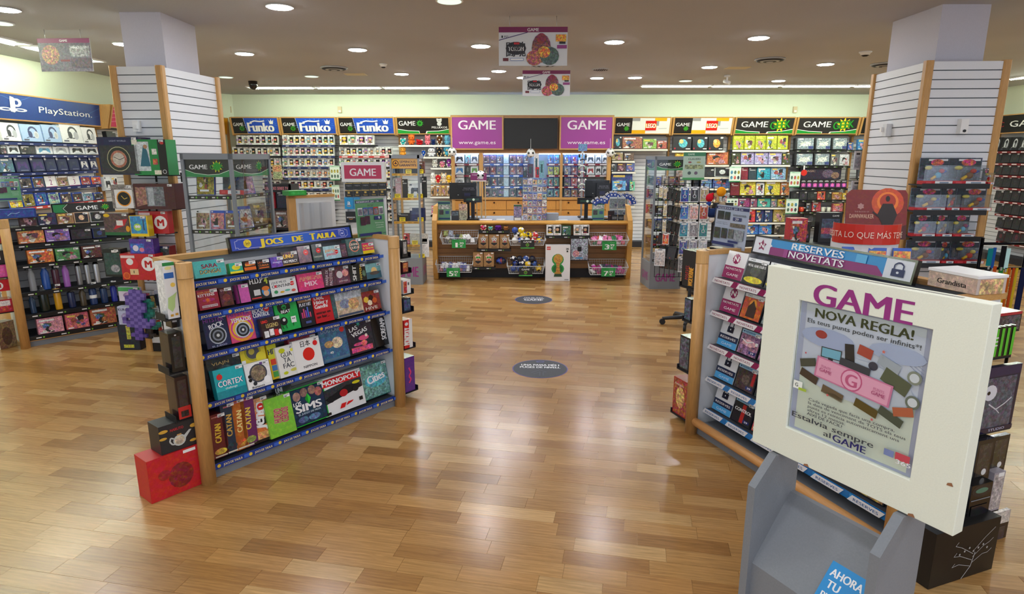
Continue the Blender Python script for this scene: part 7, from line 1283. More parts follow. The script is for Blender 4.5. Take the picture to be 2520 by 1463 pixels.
def basket(x0, x1, yt, yb, off, lb):
    """white wire basket leaning out from the counter front; rim read from the picture"""
    u0, u1, zb, zt = CT.rect(x0, yt, x1, yb, off); W2 = u1 - u0; H_ = zt - zb; t = thing('wire_basket', lb, 'basket', CT.M(u0, off, zb), 'wire baskets on the counter'); dp = off - .02; r = .0035
    rim = MB(); fr_ = [(0, 0, H_), (W2, 0, H_), (W2 - .0, dp, H_ + .09), (0, dp, H_ + .09)]; bt = [(.03, .05, 0), (W2 - .03, .05, 0), (W2 - .03, dp, .0), (.03, dp, .0)]
    for P4 in (fr_, bt):
        for a, b_ in zip(P4, P4[1:] + P4[:1]): rim.tube(a, b_, .006, 'gw', 'paint', 6)
    rim.build('basket_rim', t)
    m = MB(); L2 = lambda a, b_, k: tuple(a[i] + (b_[i] - a[i]) * k for i in range(3))
    for q in range(4):
        a, b_, c, d_ = fr_[q], fr_[(q + 1) % 4], bt[q], bt[(q + 1) % 4]; n_ = 16 if q % 2 == 0 else 8
        for k in range(1, n_): m.tube(L2(a, b_, k / n_), L2(c, d_, k / n_), .0018, 'gw', 'paint', 4)
        for k in range(1, 5): m.tube(L2(a, c, k / 5), L2(b_, d_, k / 5), .0018, 'gw', 'paint', 4)
    for k in range(1, 14): m.tube(L2(bt[0], bt[1], k / 14), L2(bt[3], bt[2], k / 14), .0018, 'gw', 'paint', 4)
    stuff(m.build('basket_wire', t))
    return u0, u1, zb, zt, dp
def cn_(c): return cname(c)
def heap(bk, n, kind, cols, lb, grp, s=.07):
    u0, u1, zb, zt, dp = bk; rg = random.Random(n * 7 + int(u0 * 10) + 50); cat_ = {'pack': 'pack', 'ball': 'ball', 'book': 'box'}[kind]
    k = 0; nx = max(3, int((u1 - u0 - .08) / s))
    while k < n:
        layer = k // (nx * 2); i = k % nx; j = (k // nx) % 2
        x = u0 + .05 + (i + .5 + (.3 if layer % 2 else 0)) * (u1 - u0 - .1) / nx; off_ = bk[4] - .04 - j * s * 1.15 + .0; z = zb + .02 + layer * s * .8 + (.05 if kind == 'ball' else 0)
        if i == nx - 1 and layer % 2: k += 1; continue
        c = cols[rg.randrange(len(cols))]
        if kind == 'ball':
            c2 = rg.choice(('f0f0f0', '2040a0', 'f0f0f0', '202028')); w0 = rg.randrange(3)
            me = MB().ball((0, 0, 0), s * .52, c, 'gloss', 12, 8, lambda a, b_, c=c, c2=c2, w0=w0: c2 if (a // 2 + b_ // 2 + w0) % 3 == 0 else c).mesh('toy_ball'); nm_ = 'toy_ball'; M_ = CT.M(x, off_, z + s * .1, rg.uniform(-1, 1), rg.uniform(-2, 2))
        elif kind == 'book':
            me = MB().box(-s * .4, 0, 0, s * .4, .03, s * 1.5, C(c, .3)).art(s * .8, s * 1.5, [('r', .05, .05, .95, .95, C(c, .8)), ('r', .1, .7, .9, .85, 'f0f0f0')], (-s * .4, 0, 0)).mesh('small_box'); nm_ = 'small_box'; M_ = CT.M(x, off_, z, R(25), rg.uniform(-.3, .3), rg.uniform(-.2, .2))
        else:
            me = MB().prism([(-s * .5, -.004), (-s * .42, -.016), (s * .42, -.016), (s * .5, -.004), (s * .42, .012), (-s * .42, .012)], 0, s * 1.2, C(c, .7), 'gloss', 'z').mesh('small_pack'); nm_ = 'small_pack'; M_ = CT.M(x, off_, z, R(rg.uniform(20, 60)), rg.uniform(-.6, .6), rg.uniform(-.5, .5))
        o = tag(place(me, nm_, None, M_), lb.format(cn_(c)), cat_, grp); k += 1
def price_sign(x0, x1, y0, y1, off, txt, lb, kind=0):
    lb = lb.replace('1,99', 'one euro 99').replace('5,99', 'five euro 99').replace('3,99', 'three euro 99').replace('7,99', 'seven euro 99')
    u0, u1, zb, zt = CT.rect(x0, y0, x1, y1, off)
    pr = [('r', 0, 0, 1, 1, '2a9a48'), T('GAME', .22, .88, .08, '103018', .26, .02), T('OUTLET', .7, .86, .07, 'a8d8a8', .34), T(txt, .34, .38, .56, 'f8f8f8', .12 if txt == '1' else .28, .05), T(',99', .68, .56, .26, 'f8f8f8', .34, .02), T('\u20ac', .68, .24, .26, 'f8f8f8', .2, .03)] if kind == 0 else [('r', 0, 0, 1, 1, '1c1e1c'), T('GAME', .5, .78, .2, 'f0f0f0', .6, .02), ('s', .5, .42, .24, 9, .55, 'b8d840'), ('s', .5, .42, .17, 9, .7, '2a7a28'), ('p', [(0, 0), (1, 0), (1, .16), (.7, .1), (.5, .14), (0, .1)], '4ab04a')]
    return tag(MB().box(0, 0, 0, u1 - u0, .003, zt - zb, 'grn').art(u1 - u0, zt - zb, pr, (0, 0, 0)).build('price_sign', None, CT.M(u0, off, zb)), lb, 'price sign', 'signs on the counter baskets')
B = {}
B[0] = basket(1083, 1176, 586, 602, .3, 'upper wire basket of figure packs at the plush bay end'); B[1] = basket(1072, 1163, 652, 672, .32, 'lower wire basket of small boxes at the plush bay end')
B[2] = basket(1252, 1343, 592, 605, .3, 'upper wire basket of toy balls with black star sign'); B[3] = basket(1248, 1341, 656, 675, .32, 'lower wire basket of toy balls with black star sign')
B[4] = basket(1450, 1548, 592, 606, .3, 'upper wire basket of pink packs at the glass rack end'); B[5] = basket(1450, 1546, 659, 678, .32, 'lower wire basket of magenta packs at the glass rack end')
heap(B[0], 30, 'pack', ['d8dce4', '8a90a0', '3a3c44', 'f0f0f0', '90985a'], 'shiny {} toy pack heaped in the upper basket at the plush bay end', 'toy packs in the 1,99 basket')
heap(B[1], 30, 'book', ['d8d8e0', '3040a0', '8090b0', 'b05050', 'e8e8e8'], 'small {} box heaped in the lower basket at the plush bay end', 'small boxes in the 5,99 basket', .06)
heap(B[2], 22, 'ball', ['f0d020', 'e8c818', '2850b0', 'f0f0f0', 'd03030'], 'small {} patterned ball in the upper ball basket', 'toy balls in the upper basket', .1)
heap(B[3], 24, 'ball', ['1c2038', '20284a', '2850a0', 'f0c830', '303038'], 'small {} patterned ball in the lower ball basket', 'toy balls in the lower basket', .1)
heap(B[4], 28, 'pack', ['e070a8', 'f090b8', 'd04888', '3a3c44', 'e8e8e8', '2a7a4a', 'c83030'], 'crumpled {} pack heaped in the upper basket at the glass rack end', 'packs in the 3,99 basket')
heap(B[5], 26, 'pack', ['c03090', '9a2878', '3a3c50', 'd8dce0', 'b03080'], 'crumpled {} pack heaped in the lower basket at the glass rack end', 'packs in the 7,99 basket')
price_sign(1112, 1146, 590, 611, .31, '1', 'green price sign reading 1,99 on a wire basket'); price_sign(1099, 1132, 660, 682, .33, '5', 'green price sign reading 5,99 on a wire basket')
price_sign(1482, 1517, 594, 616, .31, '3', 'green price sign reading 3,99 on a wire basket'); price_sign(1480, 1514, 660, 681, .33, '7', 'green price sign reading 7,99 on a wire basket')
price_sign(1281, 1315, 591, 612, .31, '', 'black shop sign with green star on the upper ball basket', 1); price_sign(1277, 1310, 659, 680, .33, '', 'black shop sign with green star on the lower ball basket', 1)
def crow(yb, items, off=.2, strip='black', nr=0, shelf=True, place_='on counter front', name=None):
    row(tc2, CT, off, place_, nr, yb, items, strip, 'from orange-headed cabinet', R(3), .3, shelf=shelf, deep=.16)
class _T: pass
tc2 = tc
def add_shelf(t, fr, u0, u1, z, off, strip='geek', depth=.3, c='k'):     # shelves that belong to the counter need its own frame
    M_ = fr.M(u0, off - depth, z)
    if t.matrix_basis != Matrix.Identity(4): M_ = t.matrix_basis.inverted() @ M_
    s = shelf_mesh(u1 - u0, depth, c).build('shelf', t, M_)
    strip_mesh(u1 - u0, STRIPC[strip], strip).build('price_strip', s, Matrix.Translation((0, -depth, -.006))); return s
CUR[0] = None
crow(568, [(1181, 1198, 555, 'plush', 'd03068'), (1200, 1214, 558, 'plush', '50b0a8'), (1216, 1236, 555, 'plush', '5a2880'), (1238, 1252, 558, 'plush', 'a06838')], .2, 'geek')
def facebox(w, h, t, col, r):
    c2 = r.choice(('e8b0a8', 'f0c8c0', 'b0a8a0', '7a40a0', '38a060')); c3 = r.choice(('f0f0f0', 'd03838', '50c850', '9a90d0'))
    return MB().box(-w / 2, 0, 0, w / 2, t, h, C('a07848', .1)).art(w, h, [('s', .5, .66, .26, 5, .6, c2), ('c', .4, .64, .08, c3), ('c', .62, .64, .08, c3), ('c', .4, .64, .04, 'k'), ('c', .62, .64, .04, 'k'), ('e', .52, .5, .12, .05, 'c04858'), ('p', [(.2, .34), (.8, .34), (.5, .2)], 'k'), ('r', .22, .32, .78, .4, 'k'), ('r', .25, .07, .75, .12, '6a4820'), ('r', .72, .9, .95, .98, 'w')], (-w / 2, 0, 0))
STY['face'] = facebox; THK['face'] = .06; NAME['face'] = 'plush_box'; CAT['face'] = 'toy box'; WHAT['face'] = '{} kraft box with plush face'
crow(613, [(1177, 1202, 578, 'face', 'a07848'), (1203, 1229, 578, 'face', 'a17848'), (1230, 1254, 578, 'face', 'a27848')], .22, 'geek', 1)
crow(658, [(1164, 1189, 622, 'face', 'a37848'), (1190, 1216, 622, 'face', 'a47848')], .26, 'geek', 2)
heap((CT.at(1218, 650, .2)[0], CT.at(1248, 650, .2)[0], CT.at(1230, 656, .2)[1], 0, .2), 5, 'ball', ['1c2a50', '2040a0', '8a3030'], 'small {} patterned ball stacked between kraft boxes and basket', 'toy balls beside the kraft boxes', .1)
crow(581, [(1345, 1362, 555, 'pop', 'e0e0e0'), (1363, 1381, 555, 'pop', 'd8b090'), (1383, 1405, 557, 'box', '3a6a50'), (1412, 1430, 555, 'pop', 'd8b090'), (1431, 1450, 555, 'pop', 'a08878')], .22, 'geek', 3)
u0, u1, zb, zt = CT.rect(1405, 588, 1447, 640, .22)
tag(MB().box(0, 0, 0, u1 - u0, .08, zt - zb, C('8a90a0', .8), 'gloss').art(u1 - u0, zt - zb, [('r', .03, .03, .97, .97, C('9aa4b4', .9)), ('r', .38, .4, .62, .62, '20242c'), ('e', .3, .3, .2, .16, C('c890a0', .8)), ('r', .3, .06, .7, .12, '3a90c8')], (0, 0, 0), m='gloss').build('toy_bag', None, CT.M(u0, .22, zb)), 'large silvery patterned toy bag on the counter front', 'bag')
MB().box(-.02, -.2, -.012, u1 - u0 + .02, 0, 0, 'k', 'paint').build('shelf', tc, tc.matrix_basis.inverted() @ CT.M(u0, .02, zb))
pb = onz(1342, 692); f = Fr((pb.x, pb.y), (1, 0)); _, _, _, zt = f.rect(1342, 604, 1400, 692, 0); w5 = f.at(1402, 692, 0)[0]
TR = [('r', .02, .02, .98, .98, 'ecebee'), ('r', .05, .87, .2, .96, 'd82020'), T('LEGO', .125, .915, .035, 'f4f4f4', .12, .03), ('e', .5, .6, .24, .16, '2a9a48'), ('e', .5, .6, .18, .1, '8ad040'), ('e', .5, .34, .26, .15, '2a9a48'), ('e', .5, .34, .2, .11, '1a6a30'), ('c', .51, .62, .13, C('c89a40', .3)), ('p', [(.38, .62), (.64, .62), (.57, .42), (.6, .24), (.42, .24), (.45, .42)], C('c08a38', .5)), ('r', .37, .2, .65, .25, 'b88a38'), ('p', [(.34, .12), (.68, .12), (.65, .2), (.37, .2)], '2a4a30'), T('26', .88, .9, .05, '202020', .12, .04), ('c', .88, .83, .025, '202020'), ('r', .78, .03, .94, .05, '8a8a90')]
tag(MB().box(0, 0, 0, w5, .13, zt, 'f0eff2').art(w5, zt, TR, (0, 0, 0)).build('trophy_box', None, f.M(0, 0, .001)), 'tall white brick-set box with golden trophy, standing before the counter', 'box')
# things on the counter top
def on_top(px, w_, dpt, h_, col, pr, name, lb, cat, y=.1, mat='print', yaw=0):
    u = CT.at(px, 540, -y)[0]; return tag(MB().box(-w_ / 2, 0, 0, w_ / 2, dpt, h_, col, mat).art(w_, h_, pr, (-w_ / 2, 0, 0), m=mat).build(name, None, CT.M(u, -y, ZT + .001, 0, yaw)), lb, cat)
def posterette(x0, x1, y0, y1, off, lb, bg='6aa080'):
    u0, u1, zb, zt = CT.rect(x0, y0, x1, y1, off); h_ = zt - ZT
    return tag(MB().box(0, 0, 0, u1 - u0, .01, h_, bg).box(0, -.04, 0, u1 - u0, .06, .012, 'lg', 'film').art(u1 - u0, h_, [('r', 0, .86, 1, .96, '2a4a6a'), ('r', .04, .6, .96, .82, C('b0b8b8', .9)), ('r', .1, .3, .45, .55, C('404048', .6)), ('r', .6, .34, .9, .5, '3a5a8a'), ('r', .04, .06, .96, .14, '2a4a7a')], (0, 0, 0)).build('counter_poster', None, CT.M(u0, off, ZT + .001)), lb, 'poster')
posterette(1078, 1108, 496, 541, -.1, 'green reservation poster at the plush end of the counter'); posterette(1457, 1487, 497, 542, -.1, 'green reservation poster before the second till screen')
def till(px_, x0, x1, y0, y1, lb):
    y = -.35; u0, u1, zb, zt = CT.rect(x0, y0, x1, y1, y); W2, H2 = u1 - u0, zt - zb
    t = thing('till_screen', lb, 'till', CT.M(u0, y, ZT)); b0 = zb - ZT
    MB().box(0, 0, b0, W2, .05, zt - ZT, '101114', 'gloss').art(W2, H2, [('r', .3, .9, .8, .93, '3a3c40'), ('r', .3, .25, .34, .28, 'd0d0d0')], (0, 0, b0), m='gloss').build('screen_back', t)
    MB().box(W2 * .45, -.1, b0 + H2 * .05, W2 * 1.0, -.02, b0 + H2 * .85, '17161c', 'gloss').art(W2 * .55, H2 * .8, [T('GRACIES PER', .5, .8, .07, '8a8a98', .7), T('LA TEVA VISITA', .5, .68, .07, '8a8a98', .8), ('r', .2, .2, .6, .45, '2a2a4a')], (W2 * .45, -.1, b0 + H2 * .05), m='gloss').build('customer_display', t)
    MB().box(W2 * .62, -.06, .02, W2 * .74, 0, b0 + .05, 'k', 'gloss').build('stem', t)
    MB().box(W2 * .45, -.16, 0, W2 * .95, .1, .02, 'k', 'gloss').build('base', t)
    return t
till(0, 1106, 1173, 450, 491, 'black till screen at the plush end of the counter'); till(0, 1440, 1500, 444, 488, 'black till screen at the brick-toy end of the counter')
def reader(px, pt, lb):
    u = CT.at(px, 520, -.15)[0]; zt = CT.at(px, pt, -.15)[1]; t = thing('pole_display', lb, 'till', CT.M(u, -.15, ZT + .001))
    MB().box(-.1, -.1, 0, .1, .1, .03, 'k', 'gloss').build('base', t); MB().box(-.03, -.02, .03, .03, .02, zt - ZT - .06, 'k', 'gloss').build('pole', t)
    MB().box(-.15, -.05, zt - ZT - .1, .15, .02, zt - ZT, 'k', 'gloss').art(.3, .1, [('r', .15, .3, .85, .65, '2a4a40'), ('c', .55, .45, .2, 'd8f0e0')], (-.15, -.05, zt - ZT - .1), m='gloss').build('reader_head', t)
reader(1164, 483, 'black pole display beside the first till screen'); reader(1442, 487, 'black pole display beside the second till screen')
# rack of small games standing on the counter
u0, u1, zb, zt = CT.rect(1286, 438, 1346, 541, -.05); tr = thing('card_rack', 'tall clear rack of small packs standing on the counter', 'display stand', CT.M(u0, -.05, ZT)); Wr = u1 - u0; Hr = zt - ZT
MB().box(0, .1, 0, Wr, .11, Hr, 'c0c4cc', 'film').box(0, 0, 0, .006, .11, Hr, 'c0c4cc', 'film').box(Wr - .006, 0, 0, Wr, .11, Hr, 'c0c4cc', 'film').build('rack_frame', tr)
k = 0
for j in range(6):
    MB().box(0, 0, j * Hr / 6 - .004 + .004, Wr, .1, j * Hr / 6 + .006, 'w', 'film').build('rack_shelf', tr)
    for i in range(5):
        c = ('b8b0c8', 'd8d0c8', '8a8aa8', 'c89a60', 'a09078', '6a5a60', '9ab0a0')[(i * 3 + j * 5) % 7]
        o = tag(place(goods('case', Wr / 5 * .92, Hr / 6 * .82, c, (i + j) % 6), 'small_game', None, CT.M(u0 + Wr * (i + .5) / 5, -.06, ZT + j * Hr / 6 + .008, R(5))), '{} small pack, {} across, {} tier up in the counter rack'.format(cname(c), ORD[i], ORD[j]), 'game pack', 'packs in the counter rack'); k += 1
for i, (x0, x1, y0, c) in enumerate(((1287, 1297, 421, '404450'), (1298, 1312, 404, '5a4a60'), (1314, 1326, 378, 'f0f0f0'), (1327, 1339, 396, '80b8c8'), (1318, 1328, 412, 'c02838'))):
    a0, a1, b0, b1 = CT.rect(x0, y0, x1, 438, -.1 - (.03 * (i % 3)))
    tag(MB().box(0, 0, 0, a1 - a0, .02, b1 - ZT - Hr, c).art(a1 - a0, b1 - ZT - Hr, [('r', .1, .1, .9, .9, C(c, .5)), ('r', .3, .3, .7, .8, '3a6068')], (0, 0, 0)).build('boxed_accessory', None, CT.M(a0, -.1 - .03 * (i % 3), ZT + Hr + .001)), '%s narrow box on top of the counter rack' % ('charcoal', 'plum', 'tall white', 'pale blue', 'small red')[i], 'box')
on_top(1301 - 27, .13, .05, .26, C('707488', .5), [('r', .03, .25, .97, .9, C('8078a0', .9)), ('r', 0, .9, 1, 1, '305a38'), ('r', .1, .04, .9, .2, 'f0f0f0')], 'game_stand', 'grey-violet game in a holder beside the counter rack', 'video game', .02)
for i in range(6): tag(MB().box(-.11, 0, 0, .11, .16, .018, 'a0a4ac').build('magazine', None, CT.M(CT.at(1358, 540, -.12)[0] + (i % 2) * .004, -.12, ZT + .001 + i * .019)), 'grey magazine in the stack beside the counter rack', 'magazine', 'magazine stack')
on_top(1196, .22, .16, .012, 'k', [], 'desk_mat', 'small black-rimmed white mat on the counter edge near first till', 'mat', .0).data
on_top(1196, .2, .14, .016, 'e8dce0', [], 'paper_sheet', 'pale sheet on the black-rimmed counter mat', 'paper', .0)
on_top(1232, .14, .1, .02, 'e8e8e0', [], 'receipt_pad', 'white receipt pad on the counter between mat and game holder', 'pad', .04); on_top(1383, .2, .14, .006, 'd8dcd4', [], 'price_list', 'flat pale price list taped to the counter top', 'paper', .05)
on_top(1504, .1, .05, .16, '26161a', [('r', .1, .5, .9, .56, '8a5a60')], 'leaflet_box', 'dark maroon leaflet box near the green counter poster', 'box', .04); on_top(1120, .12, .05, .16, '30343c', [('r', .05, .5, .95, .9, C('506070', .8))], 'card_box', 'dark card box behind the first till display', 'box', .06)
on_top(1140, .14, .04, .27, 'c0a890', [('r', .02 + .33 * 0, .66, .32, .98, C('d0a890', .9)), ('r', .35, .66, .65, .98, C('c89898', .9)), ('r', .68, .66, .98, .98, C('d8b0a0', .9)), ('r', .02, .02, .98, .6, C('a0a088', .9))], 'sticker_album', 'sheet of small portrait stickers under the first till screen', 'sticker sheet', .08)
m_ = MB().ball((0, .03, .02), (.035, .05, .02), 'k', 'gloss', 10, 6); tag(m_.build('computer_mouse', None, CT.M(CT.at(1426, 531, -.5)[0], -.5, ZT + .002)), 'black computer mouse on the counter top', 'mouse')
for i in range(4):
    j, k = i % 2, i // 2; c0, c1, d0, d1 = CT.rect(1500 + j * 20, (485, 515)[k], 1519 + j * 20, (514, 530)[k], -.05)
    tag(MB().box(0, 0, 0, c1 - c0, .015, d1 - d0, '9aa4ac').art(c1 - c0, d1 - d0, [('r', 0, .86, 1, 1, 'c8d4dc'), ('r', .06, .06, .94, .84, C('707c84', .6)), ('r', .7, .2, .95, .4, '4a4a6a')], (0, 0, 0)).build('display_card', None, CT.M(c0, -.05, d0)), 'grey card display panel, %s in the %s row by the fan of cards' % (('first', 'second')[j], ('upper', 'lower')[k]), 'card')
for i in range(2):
    c0, c1, d0, d1 = CT.rect(1505 + i * 16, 531, 1519 + i * 16, 543, .0); on_top(1512 + i * 16, c1 - c0, .05, .1, '1c1d20', [('r', .1, .3, .9, .7, C('60646a', .6))], 'card_holder', 'small black card holder, %s along by the counter side' % ORD[i], 'holder', .0)
def fan(cx, cy, n, a0, a1, lb, off=-.08):
    u, z = CT.at(cx, cy, off)
    for k in range(n):
        a = R(a0 + (a1 - a0) * k / (n - 1)); M_ = CT.M(u, off - .002 * k, z) @ Matrix.Rotation(-a, 4, 'Y')
        MB_ = MB().box(.08, 0, -.028, .19, .0015, .028, 'f0f0f4').art(.11, .056, [('r', 0, 0, .74, 1, '2448a0'), ('e', .45, .5, .12, .24, 'f0f0f4'), ('r', .82, .1, .9, .9, '7a8aa0')], (.08, 0, -.028))
        tag(place(MB_.mesh('gift_card'), 'gift_card', None, M_), lb, 'gift card', 'fanned blue gift cards on the counter')
fan(1509, 499, 7, 30, 175, 'blue and white gift card in the first fan beside the second till'); fan(1541, 502, 7, 10, 165, 'blue and white gift card in the second fan at the counter end'); fan(1478, 512, 4, 60, 140, 'blue and white gift card in the low fan by the till')
# wooden stand with price header by the first till, and footballs
u0, u1, zb, zt = CT.rect(1160, 447, 1195, 489, -.5); t = thing('slatted_stand', 'small pale wooden stand with purple price header behind the till', 'display stand', CT.M(u0, -.5, ZT)); Wq, Hq = u1 - u0, zt - ZT
for x in (0, Wq - .015, Wq * .33, Wq * .66): MB().box(x, 0, 0, x + .015, .1, Hq, 'd8b888', 'wood').build('stand_slat', t)
MB().box(-.01, -.01, Hq, Wq + .01, .11, Hq + .02, 'f0e8e0', 'paint').build('stand_top', t)
MB().box(-.01, -.005, Hq + .02, Wq + .02, 0, Hq + .14, '8a2a6a').art(Wq + .03, .12, [T('POKER CARTES', .5, .74, .16, 'f0d8e8', .8), T('4,95\u20ac', .6, .25, .26, 'f8f0f4', .4, .03)], (-.01, -.005, Hq + .02)).build('header_card', t)
def football(px, py, Y, r, lb, wire=True):
    p = ony(px, py, Y); G_ = (1 + 5 ** .5) / 2; pts = [Vector(v).normalized() for a in (-1, 1) for b_ in (-G_, G_) for v in ((0, a, b_), (a, b_, 0), (b_, 0, a))]
    b = MB().ball((0, 0, 0), r, 'f2f2f2', 'gloss', 18, 12)
    for v in pts:
        a = v.orthogonal().normalized(); c = v.cross(a); ring = [tuple((v * .955 + (a * math.cos(2 * math.pi * i / 5) + c * math.sin(2 * math.pi * i / 5)) * .33).normalized() * r * 1.006) for i in range(5)]
        ctr = tuple(v * r * 1.012)
        for i in range(5): b.poly([ctr, ring[i], ring[(i + 1) % 5]], '151515', 'gloss')
    t = tag(b.build('football', None, Matrix.Translation(p)), lb, 'ball')
    if wire: MB().tube((0, 0, r), (0, .0, r + .2), .003, 'w', 'paint', 5).build('hanging_cord', t)
    return t, p
football(1113, 374, 13.56, .095, 'black and white football at the plush bay end of the display'); football(1306, 377, 13.56, .095, 'black and white football hung under the wall screen'); football(1501, 376, 13.56, .095, 'black and white football at the brick-toy end of the display')
t_, p_ = football(1183, 426, 10.72, .08, 'black and white football standing on the small wooden stand', False); t_.location = (p_.x, YC + .55, ZT + Hq + .02 + .08)
# headset tower
u0, u1, zb, zt = BW.rect(1425, 372, 1441, 478, 1.2)
for i in range(7):
    z = zt - (i + 1) * (zt - zb) / 7; b = MB(); rr = (u1 - u0) * .5
    for k in range(10): b.tube((rr * math.cos(math.pi * k / 10), 0, .03 + rr * .8 * math.sin(math.pi * k / 10)), (rr * math.cos(math.pi * (k + 1) / 10), 0, .03 + rr * .8 * math.sin(math.pi * (k + 1) / 10)), .012, ('e8ece8', '30343c', 'd8e0d8')[i % 3], 'gloss', 6)
    for s_ in (-1, 1): b.ball((s_ * rr, 0, .03), (.025, .04, .04), ('303438', 'e0e0e0', '708878')[i % 3], 'gloss', 8, 6)
    tag(b.build('headset', None, BW.M((u0 + u1) / 2, 1.2, z)), '%s headset, %s from the top of the headset tower' % (('white', 'dark', 'pale')[i % 3], ORD[i]), 'headset', 'headsets on the tower')
tw = thing('headset_tower', 'slim stand carrying a column of headsets behind the counter', 'display stand', BW.M((u0 + u1) / 2, 1.17, 0)); MB().box(-.02, 0, 0, .02, .02, zt + .05, 'lg', 'metal').build('pole', tw); MB().box(-.12, -.08, 0, .12, .1, .02, 'k', 'paint').build('base', tw); MB().box(-.09, -.01, zt, .09, .0, zt + .14, C('5a80a8', .7)).build('header_card', tw)
# ---------------------------------------------------------------- floor stickers
def sticker(px, py, lines, lb):
    p = onz(px, py); r = .262; b = MB()
    for k, (rr, z, c) in enumerate(((r, .001, '5a4a90'), (r * .965, .0016, '2c3038'))): b.poly([(rr * math.cos(2 * math.pi * i / 48), rr * math.sin(2 * math.pi * i / 48), z) for i in range(48)], c)
    b.m = ['paint'] * len(b.m); b.art(1, 1, lines, (-.5, -.5, .0022), (1, 0, 0), (0, 1, 0), .0002, 'paint'); tag(b.build('floor_sticker', None, Matrix.Translation(p) @ Matrix.Rotation(R(-3), 4, 'Z')), lb, 'floor sticker')
sticker(1329, 908, [T('UNA PASSA M\u00c9S I', .5, .6, .05, 'f0f0f4', .36, .03), T('PUGES DE NIVELL', .5, .535, .05, 'f0f0f4', .38, .03), ('l', [(.46, .7), (.5, .72), (.54, .7), (.52, .68), (.48, .68), (.46, .7)], .008, '6a6ab0'), ('l', [(.42, .38), (.5, .46), (.56, .4), (.53, .4), (.53, .3)], .008, '4a4e60'), ('l', [(.44, .34), (.5, .4), (.5, .3)], .006, '4a4e60')], 'round dark floor sticker about levelling up, nearer to the entrance')
sticker(1313, 738, [T('FES EL PAS', .5, .62, .05, 'c8c8d0', .26, .02), T('ACONSEGUEIX', .5, .56, .05, 'c8c8d0', .3, .02), T('GAME', .5, .48, .08, 'f0f0f4', .26, .02), T('MES PUNTS', .5, .42, .03, '9a9aa8', .22)], 'round dark floor sticker with the shop name, closer to the counter')
# ---------------------------------------------------------------- wire racks of carded key rings beyond the counter
YK = 8.9; KR = Fr((0, YK), (1, 0))
u0, u1, zb, zt = KR.rect(1617, 452, 1752, 668, 0); tk = thing('wire_rack', 'black wire rack hung with cards and key rings beside the glass cabinet', 'display rack', KR.M(u0, 0, 0)); Wk = u1 - u0
MB().tube((Wk * .75, .06, 0), (Wk * .75, .06, zt + .05), .02, 'k', 'metal').build('rack_pole', tk)
MB().box(Wk * .7, -.15, 0, Wk * 1.0, .25, .04, 'k', 'paint').build('rack_foot', tk)
m = MB()
for i in range(12): m.tube((Wk * i / 11, .02, .25), (Wk * i / 11, .02, zt), .004, 'k', 'metal', 5)
for i in range(9): m.tube((0, .02, .25 + (zt - .25) * i / 8), (Wk, .02, .25 + (zt - .25) * i / 8), .004, 'k', 'metal', 5)
m.build('wire_grid', tk)
def kcard(x0, x1, y0, y1, col, lb, off=.12, yaw=0, ring=True, dark=False):
    a0, a1, b0, b1 = KR.rect(x0, y0, x1, y1, off); w_, h_ = a1 - a0, b1 - b0
    pr = [('r', .3, .93, .7, .97, '3a3c40')] + ([('r', .06, .06, .94, .86, C('2a2c30', .25)), ('r', .35, .1, .45, .16, 'd03838')] if dark else [('r', .05, .05, .95, .9, C(col, .6)), ('c', .5, .38, .12, 'c0c4cc'), ('c', .5, .38, .08, C(col, .8)), ('r', .45, .5, .55, .75, 'c8ccd0'), ('r', .2, .8, .8, .88, 'f0f0f0')])
    o = tag(MB().box(-w_ / 2, 0, 0, w_ / 2, .012, h_, 'k' if dark else 'e0e4ea', 'gloss').art(w_, h_, pr, (-w_ / 2, 0, 0), m='gloss').build('key_ring_card', None, KR.M((a0 + a1) / 2, off, b0, 0, yaw, R(8) if dark else 0)), lb, 'key ring', 'carded key rings on the wire rack')
    MB().tube((0, .012, h_ * .95), (0, off + .02, h_ * .95), .003, 'lg', 'metal', 5).build('hook', o)
kc = ['2a50a0', '30343a', 'a89a70', '3a78c8', 'd8a8a0', 'b0503a', '3a90b0', '909098', '3a8a90', '4050a0', '9aa0b8', 'c0c8d8', '8a8a90', 'b0b0b4', 'a0a090']
for j in range(5):
    for i in range(3):
        y0 = 460 + j * 43; c = kc[j * 3 + i]
        kcard(1675 + i * 24 - j * 1.5, 1696 + i * 24 - j * 1.5, y0, y0 + 38, c, '%s key ring card, %s across in the %s row of the wire rack' % (cname(c), ORD[i], ORD[j]))
for j, (n_, xs_, y0) in enumerate(((5, 1622, 457), (4, 1632, 502), (4, 1630, 541))):
    for i in range(n_): kcard(xs_ + i * 10, xs_ + 9 + i * 10, y0 + i * 3, y0 + 30 + i * 3, 'c8b890' if i < n_ - 3 else '1c1c20', 'slanting %s card, %s along the %s row at the cabinet side of the rack' % (('pale', 'black')[i >= n_ - 3], ORD[i], ORD[j]), .2, R(-30), dark=i >= n_ - 3)
for j in range(3):
    for i in range(4): kcard(1618 + i * 12 + j * 2, 1629 + i * 12 + j * 2, 574 + j * 30 + i * 2, 600 + j * 30 + i * 2, '30343a', 'small dark pack, %s along the %s low row of the wire rack' % (ORD[i], ORD[j]), .1, R(-25), dark=True)
kcard(1630, 1646, 573, 602, 'd06030', 'orange card on the cabinet side of the wire rack', .2, R(-30)); kcard(1611, 1636, 613, 655, 'c0b8b8', 'white and brown charm bunch low on the wire rack', .2, R(-20)); kcard(1640, 1660, 606, 640, '202024', 'dark card low on the wire rack beside the charm bunch', .16, R(-20), dark=True)
a0, a1, b0, b1 = KR.rect(1681, 375, 1735, 443, .02)
